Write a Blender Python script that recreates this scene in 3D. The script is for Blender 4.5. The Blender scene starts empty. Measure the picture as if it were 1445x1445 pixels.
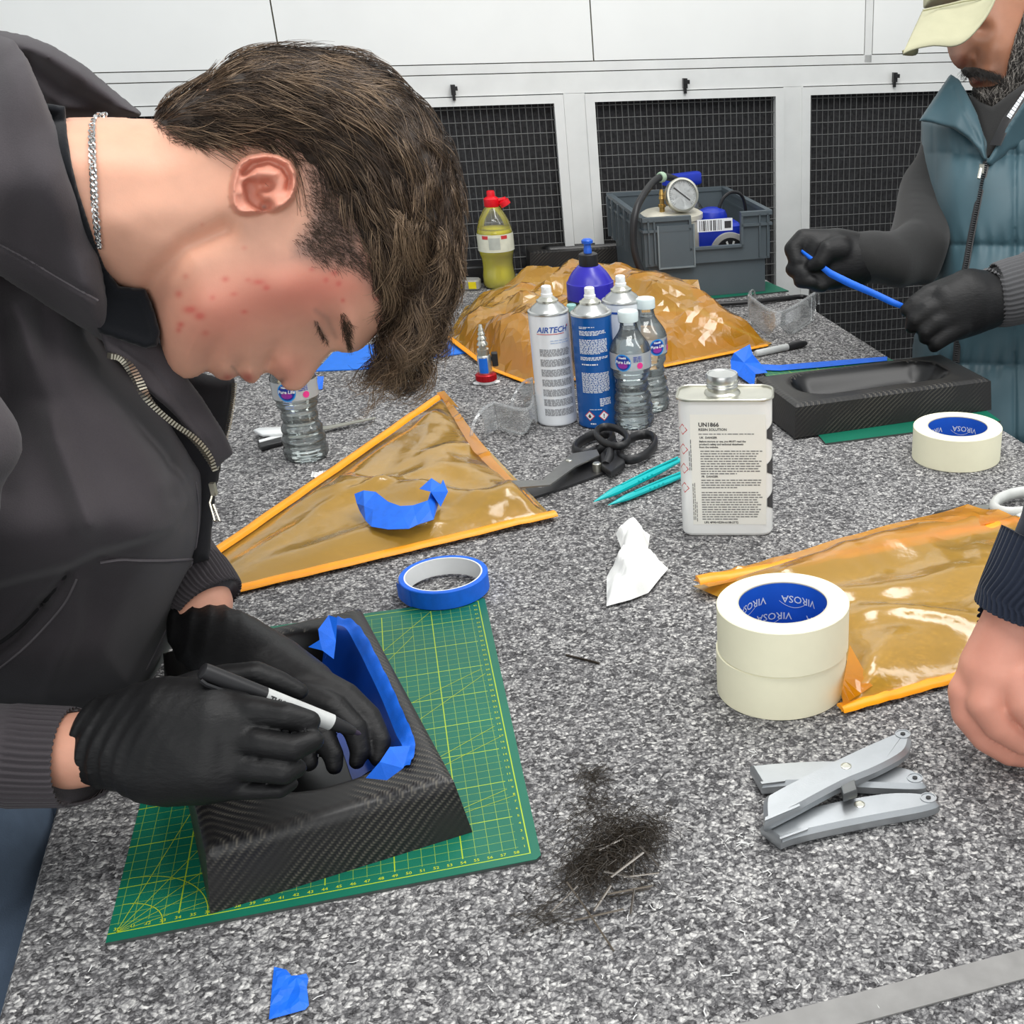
import bpy, bmesh, math, random
import numpy as np
from mathutils import Vector, Matrix, Euler
random.seed(7); RNG = np.random.default_rng(7)
scene = bpy.context.scene
COL = scene.collection
PI = math.pi

# ------------------------------------------------------------------ camera
# table top is the plane z = 0; the phone hangs 0.604 m above it, level, tilted 27 degrees down
CAM_F, CAM_P, CAM_R, CAM_H, CAM_CX, CAM_CY = 1718.0, 0.4726, -0.006, 0.6042, 1083.0, 837.0
fw = np.array([0, math.cos(CAM_P), -math.sin(CAM_P)])
_rt = np.array([1.0, 0, 0]); _up = np.cross(_rt, fw)
cR = math.cos(CAM_R) * _rt + math.sin(CAM_R) * _up
cU = -math.sin(CAM_R) * _rt + math.cos(CAM_R) * _up
cC = np.array([0, 0, CAM_H])
cam_d = bpy.data.cameras.new('camera'); cam = bpy.data.objects.new('camera', cam_d); COL.objects.link(cam)
m3 = Matrix((cR, cU, -fw)).transposed()
cam.matrix_world = Matrix.Translation(Vector(cC)) @ m3.to_4x4()
cam_d.sensor_width = 36; cam_d.sensor_fit = 'HORIZONTAL'
cam_d.lens = CAM_F / 1445 * 36
cam_d.shift_x = -(CAM_CX - 722.5) / 1445
cam_d.shift_y = (CAM_CY - 722.5) / 1445
cam_d.clip_start = 0.02
scene.camera = cam

# ------------------------------------------------------------------ light and exposure
scene.view_settings.view_transform = 'Standard'
scene.view_settings.look = 'None'
scene.view_settings.gamma = 1.0
scene.view_settings.use_curve_mapping = False
scene.view_settings.exposure = 0.0
world = bpy.data.worlds.new('world'); scene.world = world; world.use_nodes = True
world.node_tree.nodes['Background'].inputs[0].default_value = (0.93, 0.97, 1.0, 1)
world.node_tree.nodes['Background'].inputs[1].default_value = 0.72

def lamp(name, loc, target, sx, sy, watt, col=(1, 0.985, 0.96)):
    l = bpy.data.lights.new(name, 'AREA'); l.shape = 'RECTANGLE'; l.size = sx; l.size_y = sy
    l.energy = watt; l.color = col
    o = bpy.data.objects.new(name, l); COL.objects.link(o); o.location = loc
    d = Vector(target) - Vector(loc); o.rotation_euler = d.to_track_quat('-Z', 'Y').to_euler()
    return o
lamp('ceiling_batten', (0.15, 1.9, 1.75), (0.05, 1.85, 0), 1.5, 0.35, 20)
lamp('ceiling_batten', (0.0, 0.5, 1.8), (0, 0.7, 0), 1.5, 0.35, 17)
lamp('ceiling_batten', (1.5, 1.2, 1.75), (0.2, 1.2, 0), 0.35, 1.5, 14)

lamp('front_fill_light', (-.1, -1.3, 0.95), (-.2, 1.0, .1), 2.0, 1.0, 15)  # added soft fill from behind the camera to brighten the face

# ------------------------------------------------------------------ measuring helpers
def ray(px, py):
    return cR * (px - CAM_CX) / CAM_F - cU * (py - CAM_CY) / CAM_F + fw
def PZ(px, py, z=0.0):
    """point of the horizontal plane at height z seen at (px, py)"""
    d = ray(px, py); return cC + d * (z - CAM_H) / d[2]
def PD(px, py, d):
    return cC + ray(px, py) * d
def PY(px, py, y):
    r = ray(px, py); return cC + r * y / r[1]
def PP(px, py, q, n):
    r = ray(px, py); return cC + r * (np.dot(q - cC, n) / np.dot(r, n))
def grid_world(PX, PYY, D):
    a = (PX - CAM_CX) / CAM_F * D; b = -(PYY - CAM_CY) / CAM_F * D
    return (a[..., None] * cR + b[..., None] * cU + D[..., None] * fw) + cC

# ------------------------------------------------------------------ object helpers
def thing(name, label, cat, loc=(0, 0, 0), rotz=0.0, group=None, rot=None):
    o = bpy.data.objects.new(name, None); COL.objects.link(o)
    o.location = loc; o.rotation_euler = rot if rot is not None else (0, 0, rotz)
    o.empty_display_size = 0.03
    o['label'] = label; o['category'] = cat
    if group: o['group'] = group
    return o
def tag(o, label=None, cat=None, group=None, kind=None):
    if label: o['label'] = label
    if cat: o['category'] = cat
    if group: o['group'] = group
    if kind: o['kind'] = kind
    return o
def mat_of(o):
    m = Matrix.LocRotScale(o.location, o.rotation_euler, o.scale)
    return mat_of(o.parent) @ m if o.parent else m
def mk(name, verts, faces, mat, parent=None, world=False, smooth=True, attrs=None, sharp=None):
    """one mesh object; world=True means the vertices are world coordinates"""
    V = np.asarray(verts, dtype=float)
    if world and parent is not None:
        mi = np.array(mat_of(parent).inverted()); V = V @ mi[:3, :3].T + mi[:3, 3]
    me = bpy.data.meshes.new(name)
    me.from_pydata(V.tolist(), [], faces if isinstance(faces, list) else faces.tolist())
    if attrs:
        for k, a in attrs.items():
            a = np.asarray(a, dtype=np.float32)
            if a.ndim == 1:
                at = me.attributes.new(k, 'FLOAT', 'POINT'); at.data.foreach_set('value', a)
            else:
                at = me.attributes.new(k, 'FLOAT_VECTOR', 'POINT'); at.data.foreach_set('vector', a.ravel())
    if isinstance(mat, (list, tuple)):
        for q in mat: me.materials.append(q)
    else: me.materials.append(mat)
    me.validate()
    if smooth:
        me.polygons.foreach_set('use_smooth', [True] * len(me.polygons))
        if sharp is not None:
            me.set_sharp_from_angle(angle=math.radians(sharp))
    me.update()
    o = bpy.data.objects.new(name, me); COL.objects.link(o)
    if parent: o.parent = parent
    return o
class MB:
    """collects simple shapes into one mesh"""
    def __init__(s): s.v = []; s.f = []; s.mi = []
    def add(s, v, f, mi=0):
        n = len(s.v); s.v += [tuple(p) for p in v]; s.f += [[i + n for i in q] for q in f]; s.mi += [mi] * len(f); return s
    def box(s, c, d, M=None, mi=0):
        x, y, z = d[0] / 2, d[1] / 2, d[2] / 2
        v = [Vector(p) for p in ((-x,-y,-z),(x,-y,-z),(x,y,-z),(-x,y,-z),(-x,-y,z),(x,-y,z),(x,y,z),(-x,y,z))]
        v = [(M @ p if M else p) + Vector(c) for p in v]
        return s.add(v, [[0,3,2,1],[4,5,6,7],[0,1,5,4],[1,2,6,5],[2,3,7,6],[3,0,4,7]], mi)
    def lathe(s, prof, n=32, c=(0,0,0), M=None, mi=0, cap=True, squash=None):
        v = []; f = []
        for r, z in prof:
            for k in range(n):
                a = 2 * PI * k / n; p = Vector((r * math.cos(a), r * math.sin(a), z))
                if squash: p = Vector(squash(p))
                v.append((M @ p if M else p) + Vector(c))
        for i in range(len(prof) - 1):
            for k in range(n):
                f.append([i*n+k, i*n+(k+1)%n, (i+1)*n+(k+1)%n, (i+1)*n+k])
        if cap:
            f.append(list(range(n))[::-1]); f.append([(len(prof)-1)*n+k for k in range(n)])
        return s.add(v, f, mi)
    def tube(s, path, r, n=8, mi=0, closed=False, flat=1.0, up=None):
        P = [Vector(p) for p in path]; m = len(P); v = []; f = []
        rr = r if isinstance(r, (list, tuple, np.ndarray)) else [r] * m
        prev = None
        for i in range(m):
            t = (P[(i+1) % m] - P[i-1]) if closed else (P[min(i+1, m-1)] - P[max(i-1, 0)])
            t.normalize()
            if prev is None:
                a = Vector(up) if up is not None else (Vector((0,0,1)) if abs(t.z) < 0.9 else Vector((1,0,0)))
            else: a = prev
            b = a - t * a.dot(t)
            if b.length < 1e-6: b = t.orthogonal()
            b.normalize(); prev = b; c = t.cross(b)
            for k in range(n):
                w = 2 * PI * k / n
                v.append(P[i] + (b * math.cos(w) * flat + c * math.sin(w)) * rr[i])
        for i in range(m if closed else m - 1):
            j = (i + 1) % m
            for k in range(n): f.append([i*n+k, i*n+(k+1)%n, j*n+(k+1)%n, j*n+k])
        if not closed:
            f.append(list(range(n))[::-1]); f.append([(m-1)*n+k for k in range(n)])
        return s.add(v, f, mi)
    def prism(s, poly, z0, z1, M=None, c=(0,0,0), mi=0, inset=0.0):
        n = len(poly); T = lambda p: (M @ Vector(p) if M else Vector(p)) + Vector(c)
        if inset:
            cx = sum(p[0] for p in poly)/n; cy = sum(p[1] for p in poly)/n
            q = []
            for i in range(n):
                a, b, d = Vector(poly[i-1][:2]), Vector(poly[i][:2]), Vector(poly[(i+1)%n][:2])
                e1 = (b-a).normalized(); e2 = (d-b).normalized(); nn = Vector((-(e1+e2).y, (e1+e2).x))
                if nn.length < 1e-6: nn = Vector((-e1.y, e1.x))
                nn.normalize(); q.append((b.x + nn.x*inset, b.y + nn.y*inset))
            h = inset if z1 > z0 else -inset
            v = [T((p[0],p[1],z0)) for p in q] + [T((p[0],p[1],z0+h)) for p in poly] + [T((p[0],p[1],z1-h)) for p in poly] + [T((p[0],p[1],z1)) for p in q]
            L = 4
        else:
            v = [T((p[0],p[1],z0)) for p in poly] + [T((p[0],p[1],z1)) for p in poly]; L = 2
        f = [list(range(n))[::-1], [(L-1)*n+i for i in range(n)]]
        for l in range(L-1):
            for i in range(n): f.append([l*n+i, l*n+(i+1)%n, (l+1)*n+(i+1)%n, (l+1)*n+i])
        return s.add(v, f, mi)
    def build(s, name, mat, parent=None, world=False, smooth=True, sharp=35):
        o = mk(name, s.v, s.f, mat, parent, world, smooth, sharp=sharp)
        if isinstance(mat, (list, tuple)): o.data.polygons.foreach_set('material_index', s.mi)
        return o
def copy_tree(o, parent=None):
    c = o.copy(); COL.objects.link(c)
    if parent: c.parent = parent
    for ch in [q for q in bpy.data.objects if q.parent == o]: copy_tree(ch, c)
    return c
def rrect(w, d, r, n=6, cx=0, cy=0):
    out = []
    for sx, sy, a0 in ((1,1,0),(-1,1,90),(-1,-1,180),(1,-1,270)):
        for k in range(n+1):
            a = math.radians(a0 + 90*k/n)
            out.append((cx + sx*(w/2-r) + r*math.cos(a), cy + sy*(d/2-r) + r*math.sin(a)))
    return out
def spline(pts, n=8, closed=False):
    """Catmull-Rom through points of any dimension"""
    P = np.asarray(pts, float); m = len(P); out = []
    rng = range(m) if closed else range(m-1)
    for i in rng:
        if closed: a, b, c, d = P[i-1], P[i], P[(i+1)%m], P[(i+2)%m]
        else: a, b, c, d = P[max(i-1,0)], P[i], P[i+1], P[min(i+2,m-1)]
        for k in range(n):
            t = k/n
            out.append(0.5*((2*b)+(-a+c)*t+(2*a-5*b+4*c-d)*t*t+(-a+3*b-3*c+d)*t**3))
    if not closed: out.append(P[-1])
    return np.array(out)

# ------------------------------------------------------------------ materials
class NT:
    def __init__(s, name):
        s.m = bpy.data.materials.new(name); s.m.use_nodes = True
        s.t = s.m.node_tree; s.n = s.t.nodes; s.bs = s.n['Principled BSDF']; s.out = s.n['Material Output']
    def new(s, typ, **kw):
        q = s.n.new(typ)
        for k, v in kw.items():
            if k.startswith('i_'): q.inputs[k[2:].replace('_', ' ')].default_value = v
            else: setattr(q, k, v)
        return q
    def link(s, a, b): s.t.links.new(a, b)
    def set(s, **kw):
        for k, v in kw.items():
            key = k.replace('_', ' ')
            if isinstance(v, bpy.types.NodeSocket): s.link(v, s.bs.inputs[key])
            else: s.bs.inputs[key].default_value = v
        return s
    def coord(s, which='Object'): return s.new('ShaderNodeTexCoord').outputs[which]
    def mapping(s, src, scale=(1,1,1), loc=(0,0,0), rot=(0,0,0)):
        q = s.new('ShaderNodeMapping'); s.link(src, q.inputs[0])
        q.inputs['Scale'].default_value = scale; q.inputs['Location'].default_value = loc; q.inputs['Rotation'].default_value = rot
        return q.outputs[0]
    def noise(s, src, scale, detail=3, rough=0.55, out=0):
        q = s.new('ShaderNodeTexNoise'); s.link(src, q.inputs['Vector'])
        q.inputs['Scale'].default_value = scale; q.inputs['Detail'].default_value = detail; q.inputs['Roughness'].default_value = rough
        return q.outputs[out]
    def math(s, op, a, b=None, c=None):
        q = s.new('ShaderNodeMath', operation=op)
        for i, x in enumerate((a, b, c)):
            if x is None: continue
            if isinstance(x, bpy.types.NodeSocket): s.link(x, q.inputs[i])
            else: q.inputs[i].default_value = x
        return q.outputs[0]
    def ramp(s, src, stops, interp='LINEAR'):
        q = s.new('ShaderNodeValToRGB'); s.link(src, q.inputs[0]); cr = q.color_ramp; cr.interpolation = interp
        while len(cr.elements) < len(stops): cr.elements.new(0.5)
        for e, (p, c) in zip(cr.elements, stops):
            e.position = p; e.color = (*c, 1) if len(c) == 3 else c
        return q.outputs[0]
    def mix(s, fac, a, b, blend='MIX'):
        q = s.new('ShaderNodeMix', data_type='RGBA', blend_type=blend)
        for x, i in ((fac, 0), (a, 6), (b, 7)):
            if isinstance(x, bpy.types.NodeSocket): s.link(x, q.inputs[i])
            else: q.inputs[i].default_value = x if i == 0 else ((*x, 1) if len(x) == 3 else x)
        return q.outputs[2]
    def bump(s, h, strength=0.3, dist=0.001, normal=None):
        q = s.new('ShaderNodeBump'); s.link(h, q.inputs['Height']); q.inputs['Strength'].default_value = strength; q.inputs['Distance'].default_value = dist
        if normal: s.link(normal, q.inputs['Normal'])
        s.link(q.outputs[0], s.bs.inputs['Normal']); return q.outputs[0]
    def attr(s, name, out='Fac'): return s.new('ShaderNodeAttribute', attribute_name=name).outputs[out]
    def sep(s, v):
        q = s.new('ShaderNodeSeparateXYZ'); s.link(v, q.inputs[0]); return q.outputs
def srgb(r, g, b):
    f = lambda c: c/12.92 if c <= 0.04045 else ((c+0.055)/1.055)**2.4
    return (f(r/255), f(g/255), f(b/255))
def plain(name, col, rough=0.5, metal=0.0, var=0.08, scale=60, bump=0.0, bscale=None, **kw):
    """flat colour with a little procedural variation and fine relief"""
    t = NT(name); co = t.coord()
    nz = t.noise(co, scale, 4)
    a = tuple(max(0, c*(1-var)) for c in col); b = tuple(min(1, c*(1+var)) for c in col)
    t.set(Base_Color=t.ramp(nz, [(0.3, a), (0.7, b)]), Roughness=rough, Metallic=metal)
    if bump: t.bump(t.noise(co, bscale or scale*6, 3), bump, 0.0006)
    for k, v in kw.items(): t.bs.inputs[k.replace('_', ' ')].default_value = v
    return t.m
def text_mesh(s, size, shear=0.0, align='LEFT', bold=0.0, spacing=1.0):
    """flat lettering in the xy plane as (verts, faces)"""
    c = bpy.data.curves.new('lettering', 'FONT'); c.body = s; c.size = size; c.shear = shear; c.align_x = align
    c.offset = bold; c.space_character = spacing; c.resolution_u = 2
    o = bpy.data.objects.new('lettering', c); COL.objects.link(o)
    dg = bpy.context.evaluated_depsgraph_get(); me = bpy.data.meshes.new_from_object(o.evaluated_get(dg))
    v = [tuple(q.co) for q in me.vertices]; f = [list(q.vertices) for q in me.polygons]
    bpy.data.objects.remove(o); bpy.data.curves.remove(c); bpy.data.meshes.remove(me)
    return v, f
# ------------------------------------------------------------------ setting: floor, back wall, cupboard doors
def m_carpet():
    t = NT('carpet'); co = t.coord()
    v = t.new('ShaderNodeTexVoronoi'); v.inputs['Scale'].default_value = 300; v.inputs['Randomness'].default_value = 1.0
    dn = t.noise(co, 120, 2, out=1)
    mx = t.new('ShaderNodeMix', data_type='VECTOR'); mx.inputs[0].default_value = 0.01
    t.link(co, mx.inputs[4]); t.link(dn, mx.inputs[5]); t.link(mx.outputs[1], v.inputs['Vector'])
    tuft = t.math('SUBTRACT', 0.62, v.outputs['Distance'])
    cellv = t.sep(v.outputs['Color'])[0]
    n1 = t.noise(co, 420, 3, 0.7); n2 = t.noise(co, 7, 3); n3 = t.noise(co, 1400, 2)
    k = t.math('ADD', t.math('MULTIPLY', cellv, 0.42), t.math('MULTIPLY', n1, 0.62))
    k = t.math('ADD', k, t.math('MULTIPLY', t.math('SUBTRACT', n2, 0.5), 0.14))
    colr = t.ramp(k, [(0.24, srgb(66, 65, 66)), (0.44, srgb(124, 123, 124)), (0.60, srgb(176, 175, 174)), (0.80, srgb(238, 236, 232))])
    dark = t.ramp(tuft, [(0.0, (0.5, 0.5, 0.51)), (0.35, (1, 1, 1))])
    t.set(Base_Color=t.mix(1.0, colr, dark, 'MULTIPLY'), Roughness=0.95, Specular_IOR_Level=0.1)
    h = t.math('ADD', tuft, t.math('MULTIPLY', n3, 0.35))
    t.bump(h, 0.75, 0.0026)
    return t.m
M_carpet = m_carpet()
M_white = plain('white_painted_panel', srgb(236, 238, 236), 0.35, var=0.03, scale=5, bump=0.04, bscale=40)
M_frame = plain('white_frame_paint', srgb(226, 228, 226), 0.4, var=0.05, scale=14, bump=0.05)
M_groove = plain('dark_groove', srgb(120, 116, 92), 0.8)
M_wire = plain('galvanised_wire', srgb(112, 113, 112), 0.55, 0.3)
M_felt = plain('black_felt_lining', srgb(46, 46, 48), 0.95, var=0.5, scale=160, bump=0.6, bscale=700)
M_floor = plain('dark_workshop_floor', srgb(70, 70, 72), 0.7, var=0.15, scale=8)
M_blackplastic = plain('black_plastic', srgb(24, 24, 26), 0.4)

WE = np.array([1, .28, 0]) / math.hypot(1, .28); WN = np.array([.28, -1, 0]) / math.hypot(1, .28); WO = np.array([0, 2.95, 0])
WROT = math.atan2(.28, 1)
# local wall frame: x along the wall, y into the wall, z up
def wall_obj(name, mb, mat, parent=None, **kw):
    o = mb.build(name, mat, parent, smooth=False, **kw)
    if parent is None:
        o.location = WO; o.rotation_euler = (0, 0, WROT)
    return o
floor = tag(MB().box((0, 1.2, -0.92), (6, 5.4, 0.04)).build('floor', M_floor, smooth=False), kind='structure')
w = wall_obj('wall_back', MB().box((-0.2, 0.35, 0.35), (4.6, 0.04, 2.5)), M_white); tag(w, kind='structure')
# carcass: rails and posts of the cupboard front
def bar(x0, x1, z0, z1, y0=0.0, y1=0.03):
    return MB().box(((x0+x1)/2, (y0+y1)/2, (z0+z1)/2), (x1-x0, y1-y0, z1-z0))
wall_obj('rail', bar(-2.4, 2.0, .371, .4125), M_frame, w).location = (0, 0, 0)
wall_obj('rail', bar(-2.4, 2.0, .4145, .4325), M_frame, w)
wall_obj('groove_backing', bar(-2.4, 2.0, .40, .56, .012, .02), M_groove, w)
for i in range(-3, 4):
    wall_obj('post', bar(-.4505+.4955*i, -.4045+.4955*i, -.80, .3705), M_frame, w)
# upper cupboard panels
edges = [(-2.3, -1.646), (-1.644, -1.0145), (-1.0115, -.3815), (-.3785, .2345), (.2555, .87), (.873, 1.5)]
for a, b in edges:
    wall_obj('upper_panel', bar(a, b, .4345, 1.25, 0, .018), M_white, w)
wall_obj('upper_stile', bar(.2365, .2535, .417, 1.25, 0, .016), M_frame, w)
wall_obj('skirting', bar(-2.4, 2.0, -.9, -.80), M_frame, w)
for ch in [o for o in bpy.data.objects if o.parent == w]: ch.location = (0, 0, 0)

def cupboard_door(n, x0):
    d = bar(x0, x0+.4505, -.79, .3690, .028, .032).build('door_%d' % n, M_felt, smooth=False)
    tag(d, kind='structure'); d.location = WO; d.rotation_euler = (0, 0, WROT)
    x1 = x0 + .4505; s = .0205
    for nm, a, b, c, e in (('stile', x0, x0+s, -.79, .369), ('stile', x1-s, x1, -.79, .369), ('door_rail', x0+s, x1-s, .352, .369), ('door_rail', x0+s, x1-s, -.79, -.76)):
        bar(a, b, c, e, -.004, .02).build(nm, M_frame, d, smooth=False)
    mb = MB(); k = 0
    xx = x0 + s + .006
    while xx < x1 - s:
        mb.tube([(xx, .010, -.76), (xx, .010, .352)], .0009, 4); xx += .0137
    zz = .344
    while zz > -.75:
        mb.tube([(x0+s, .0085, zz), (x1-s, .0085, zz)], .0009, 4); zz -= .0262
    tag(mb.build('wire_mesh', M_wire, d, smooth=False), kind='stuff')
    lx = x0 + .221
    mb = MB().box((lx, -.008, .385), (.009, .012, .02)).box((lx+.003, -.014, .388), (.012, .006, .008)).box((lx, -.006, .371), (.006, .008, .014))
    mb.build('toggle_latch', M_blackplastic, d, smooth=False)
cupboard_door(1, -.902); cupboard_door(2, -.4045); cupboard_door(3, .0875); cupboard_door(4, -1.398); cupboard_door(5, .583); cupboard_door(6, -1.8935)

# ------------------------------------------------------------------ workbench covered in carpet
TD = np.array([-.331, .944]); TP = np.array([.944, .331])
def tcorner(a, b): return TP * a + TD * b
def tx_at_wall(a):
    # distance along the table to 2 cm before the cupboards
    p = TP * a
    # p + TD*b on line y = 2.93 + .28 x
    return (2.93 + .28*p[0] - p[1]) / (TD[1] - .28*TD[0])
LA, RA = -.2825, .8945
quad = [tcorner(LA, .22), tcorner(RA, .22), tcorner(RA, tx_at_wall(RA)), tcorner(LA, tx_at_wall(LA))]
bench = thing('workbench', 'long workbench covered in grey flecked carpet under all the tools', 'table', (0.15, 1.3, -0.9))
mb = MB().prism([tuple(q) for q in quad], -.045, 0.0, inset=.004)
ct = mb.build('carpet_top', M_carpet, bench, world=True, smooth=False)
M_steel_leg = plain('grey_steel_leg', srgb(120, 122, 124), 0.4, 0.7)
for a, b in ((LA+.08, .35), (RA-.08, .35), (RA-.08, tx_at_wall(RA)-.1), (LA+.08, tx_at_wall(LA)-.1)):
    p = tcorner(a, b)
    MB().box((p[0], p[1], -.4725), (.05, .05, .855)).build('leg', M_steel_leg, bench, world=True, smooth=False)
# ------------------------------------------------------------------ shared materials
M_blue_tape = plain('blue_masking_tape', srgb(10, 104, 226), 0.55, var=0.10, scale=90, bump=0.25, bscale=900)
M_cream_tape = plain('cream_masking_tape', srgb(250, 246, 216), 0.7, var=0.02, scale=40, bump=0.1, bscale=500)
M_blue_core = plain('blue_card_core', srgb(16, 92, 205), 0.6, var=0.04)
M_card = plain('grey_card', srgb(196, 192, 178), 0.8)
M_white_print = plain('white_print', srgb(235, 240, 245), 0.6, var=0.02)
M_black_print = plain('black_print', srgb(58, 58, 60), 0.6, var=0.02)
M_grey_print = plain('grey_print', srgb(150, 152, 156), 0.6, var=0.02)
M_blue_print = plain('blue_print', srgb(40, 84, 170), 0.5, var=0.02)
M_red_print = plain('red_print', srgb(206, 60, 62), 0.5, var=0.02)
M_pale_print = plain('pale_blue_print', srgb(170, 190, 222), 0.5, var=0.02)
M_white_plastic = plain('white_plastic', srgb(238, 240, 240), 0.35, var=0.02)
M_alu = plain('brushed_aluminium', srgb(200, 202, 200), 0.3, 0.9, var=0.05)
M_tin = plain('tinplate', srgb(205, 204, 192), 0.28, 0.9, var=0.08, scale=30)
M_castalu = plain('cast_aluminium_knife', srgb(172, 176, 179), 0.40, 0.8, var=0.05, scale=50, bump=0.12, bscale=500)
M_steel = plain('dark_steel', srgb(110, 112, 112), 0.35, 0.8, var=0.12, scale=60)
M_black = plain('black_moulded_plastic', srgb(30, 30, 32), 0.42, var=0.1, scale=40)
M_yellow_print = plain('yellow_grid_print', srgb(178, 196, 30), 0.6, var=0.02)

def m_clear(name, tint=(0.97, 0.985, 0.99), rough=0.03, body=0.06, ior=1.45, gloss=1.25):
    """thin clear plastic: see-through with a reflecting skin"""
    t = NT(name); n = t.n
    tr = t.new('ShaderNodeBsdfTransparent'); tr.inputs[0].default_value = (*tint, 1)
    gl = t.new('ShaderNodeBsdfGlossy'); gl.inputs['Roughness'].default_value = rough
    df = t.new('ShaderNodeBsdfDiffuse'); df.inputs[0].default_value = (0.9, 0.92, 0.93, 1)
    fr = t.new('ShaderNodeFresnel'); fr.inputs[0].default_value = ior
    a = t.new('ShaderNodeMixShader'); a.inputs[0].default_value = body; t.link(tr.outputs[0], a.inputs[1]); t.link(df.outputs[0], a.inputs[2])
    b = t.new('ShaderNodeMixShader'); t.link(t.math('MULTIPLY', fr.outputs[0], gloss), b.inputs[0]); t.link(a.outputs[0], b.inputs[1]); t.link(gl.outputs[0], b.inputs[2])
    t.link(b.outputs[0], t.out.inputs[0]); return t.m
M_clear = m_clear('clear_plastic')
M_pet = m_clear('clear_bottle_plastic', (0.955, 0.985, 0.98), 0.04, 0.03, 1.5)
def m_water(name, col=(0.96, 0.99, 0.985)):
    t = NT(name); t.set(Base_Color=(*col, 1), Roughness=0.0, IOR=1.33, Transmission_Weight=.94); return t.m
M_water = m_water('bottled_water')
def m_film(name, col, body, bodycol):
    """thin orange bagging film, creased and shiny"""
    t = NT(name); co = t.coord()
    tr = t.new('ShaderNodeBsdfTransparent'); tr.inputs[0].default_value = (*col, 1)
    gl = t.new('ShaderNodeBsdfGlossy'); gl.inputs['Roughness'].default_value = 0.16
    df = t.new('ShaderNodeBsdfDiffuse'); df.inputs[0].default_value = (*bodycol, 1)
    tl = t.new('ShaderNodeBsdfTranslucent'); tl.inputs[0].default_value = (*bodycol, 1)
    m0 = t.new('ShaderNodeMixShader'); m0.inputs[0].default_value = 0.45; t.link(df.outputs[0], m0.inputs[1]); t.link(tl.outputs[0], m0.inputs[2])
    fr = t.new('ShaderNodeFresnel'); fr.inputs[0].default_value = 1.5
    nz = t.noise(co, 22, 4, 0.6); b = t.new('ShaderNodeBump'); b.inputs['Strength'].default_value = 0.25; b.inputs['Distance'].default_value = 0.004
    t.link(nz, b.inputs['Height'])
    for q in (gl, fr): t.link(b.outputs[0], q.inputs['Normal'])
    a = t.new('ShaderNodeMixShader'); a.inputs[0].default_value = body; t.link(tr.outputs[0], a.inputs[1]); t.link(m0.outputs[0], a.inputs[2])
    c = t.new('ShaderNodeMixShader'); t.link(t.math('MULTIPLY', fr.outputs[0], 1.6), c.inputs[0]); t.link(a.outputs[0], c.inputs[1]); t.link(gl.outputs[0], c.inputs[2])
    t.link(c.outputs[0], t.out.inputs[0]); return t.m
M_film = m_film('orange_bagging_film', (1.0, 0.74, 0.26), 0.58, srgb(255, 200, 84))
M_film_dense = m_film('doubled_orange_film', (1.0, 0.62, 0.10), 0.62, srgb(255, 172, 16))
M_seal = plain('orange_sealant_tape', srgb(255, 160, 8), 0.38, var=0.08, scale=50, Subsurface_Weight=0.0)

# ------------------------------------------------------------------ lettering and printed shapes
def cyl_wrap(v, r, z0, a0, off=0.0003):
    """flat lettering (x right, y up) laid on an upright cylinder; a0 is the angle facing outwards"""
    return [((r+off)*math.cos(a0 + x/r), (r+off)*math.sin(a0 + x/r), z0 + y) for x, y, _ in v]
def words(mb, x0, x1, y, h, rnd, mi=0, fill=0.97):
    """a line of illegibly small print as word-long dashes"""
    x = x0
    while x < x0 + (x1-x0)*fill:
        L = rnd.uniform(.0018, .0065); e = min(x+L, x1)
        k = max(1, int((e-x)/.002)); 
        for i in range(k):
            a, b = x+(e-x)*i/k, x+(e-x)*(i+1)/k
            mb.add([(a,y,0),(b,y,0),(b,y+h,0),(a,y+h,0)], [[0,1,2,3]], mi)
        x = e + rnd.uniform(.0007, .0013)
def quad_split(poly, n=6):
    return poly

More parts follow.
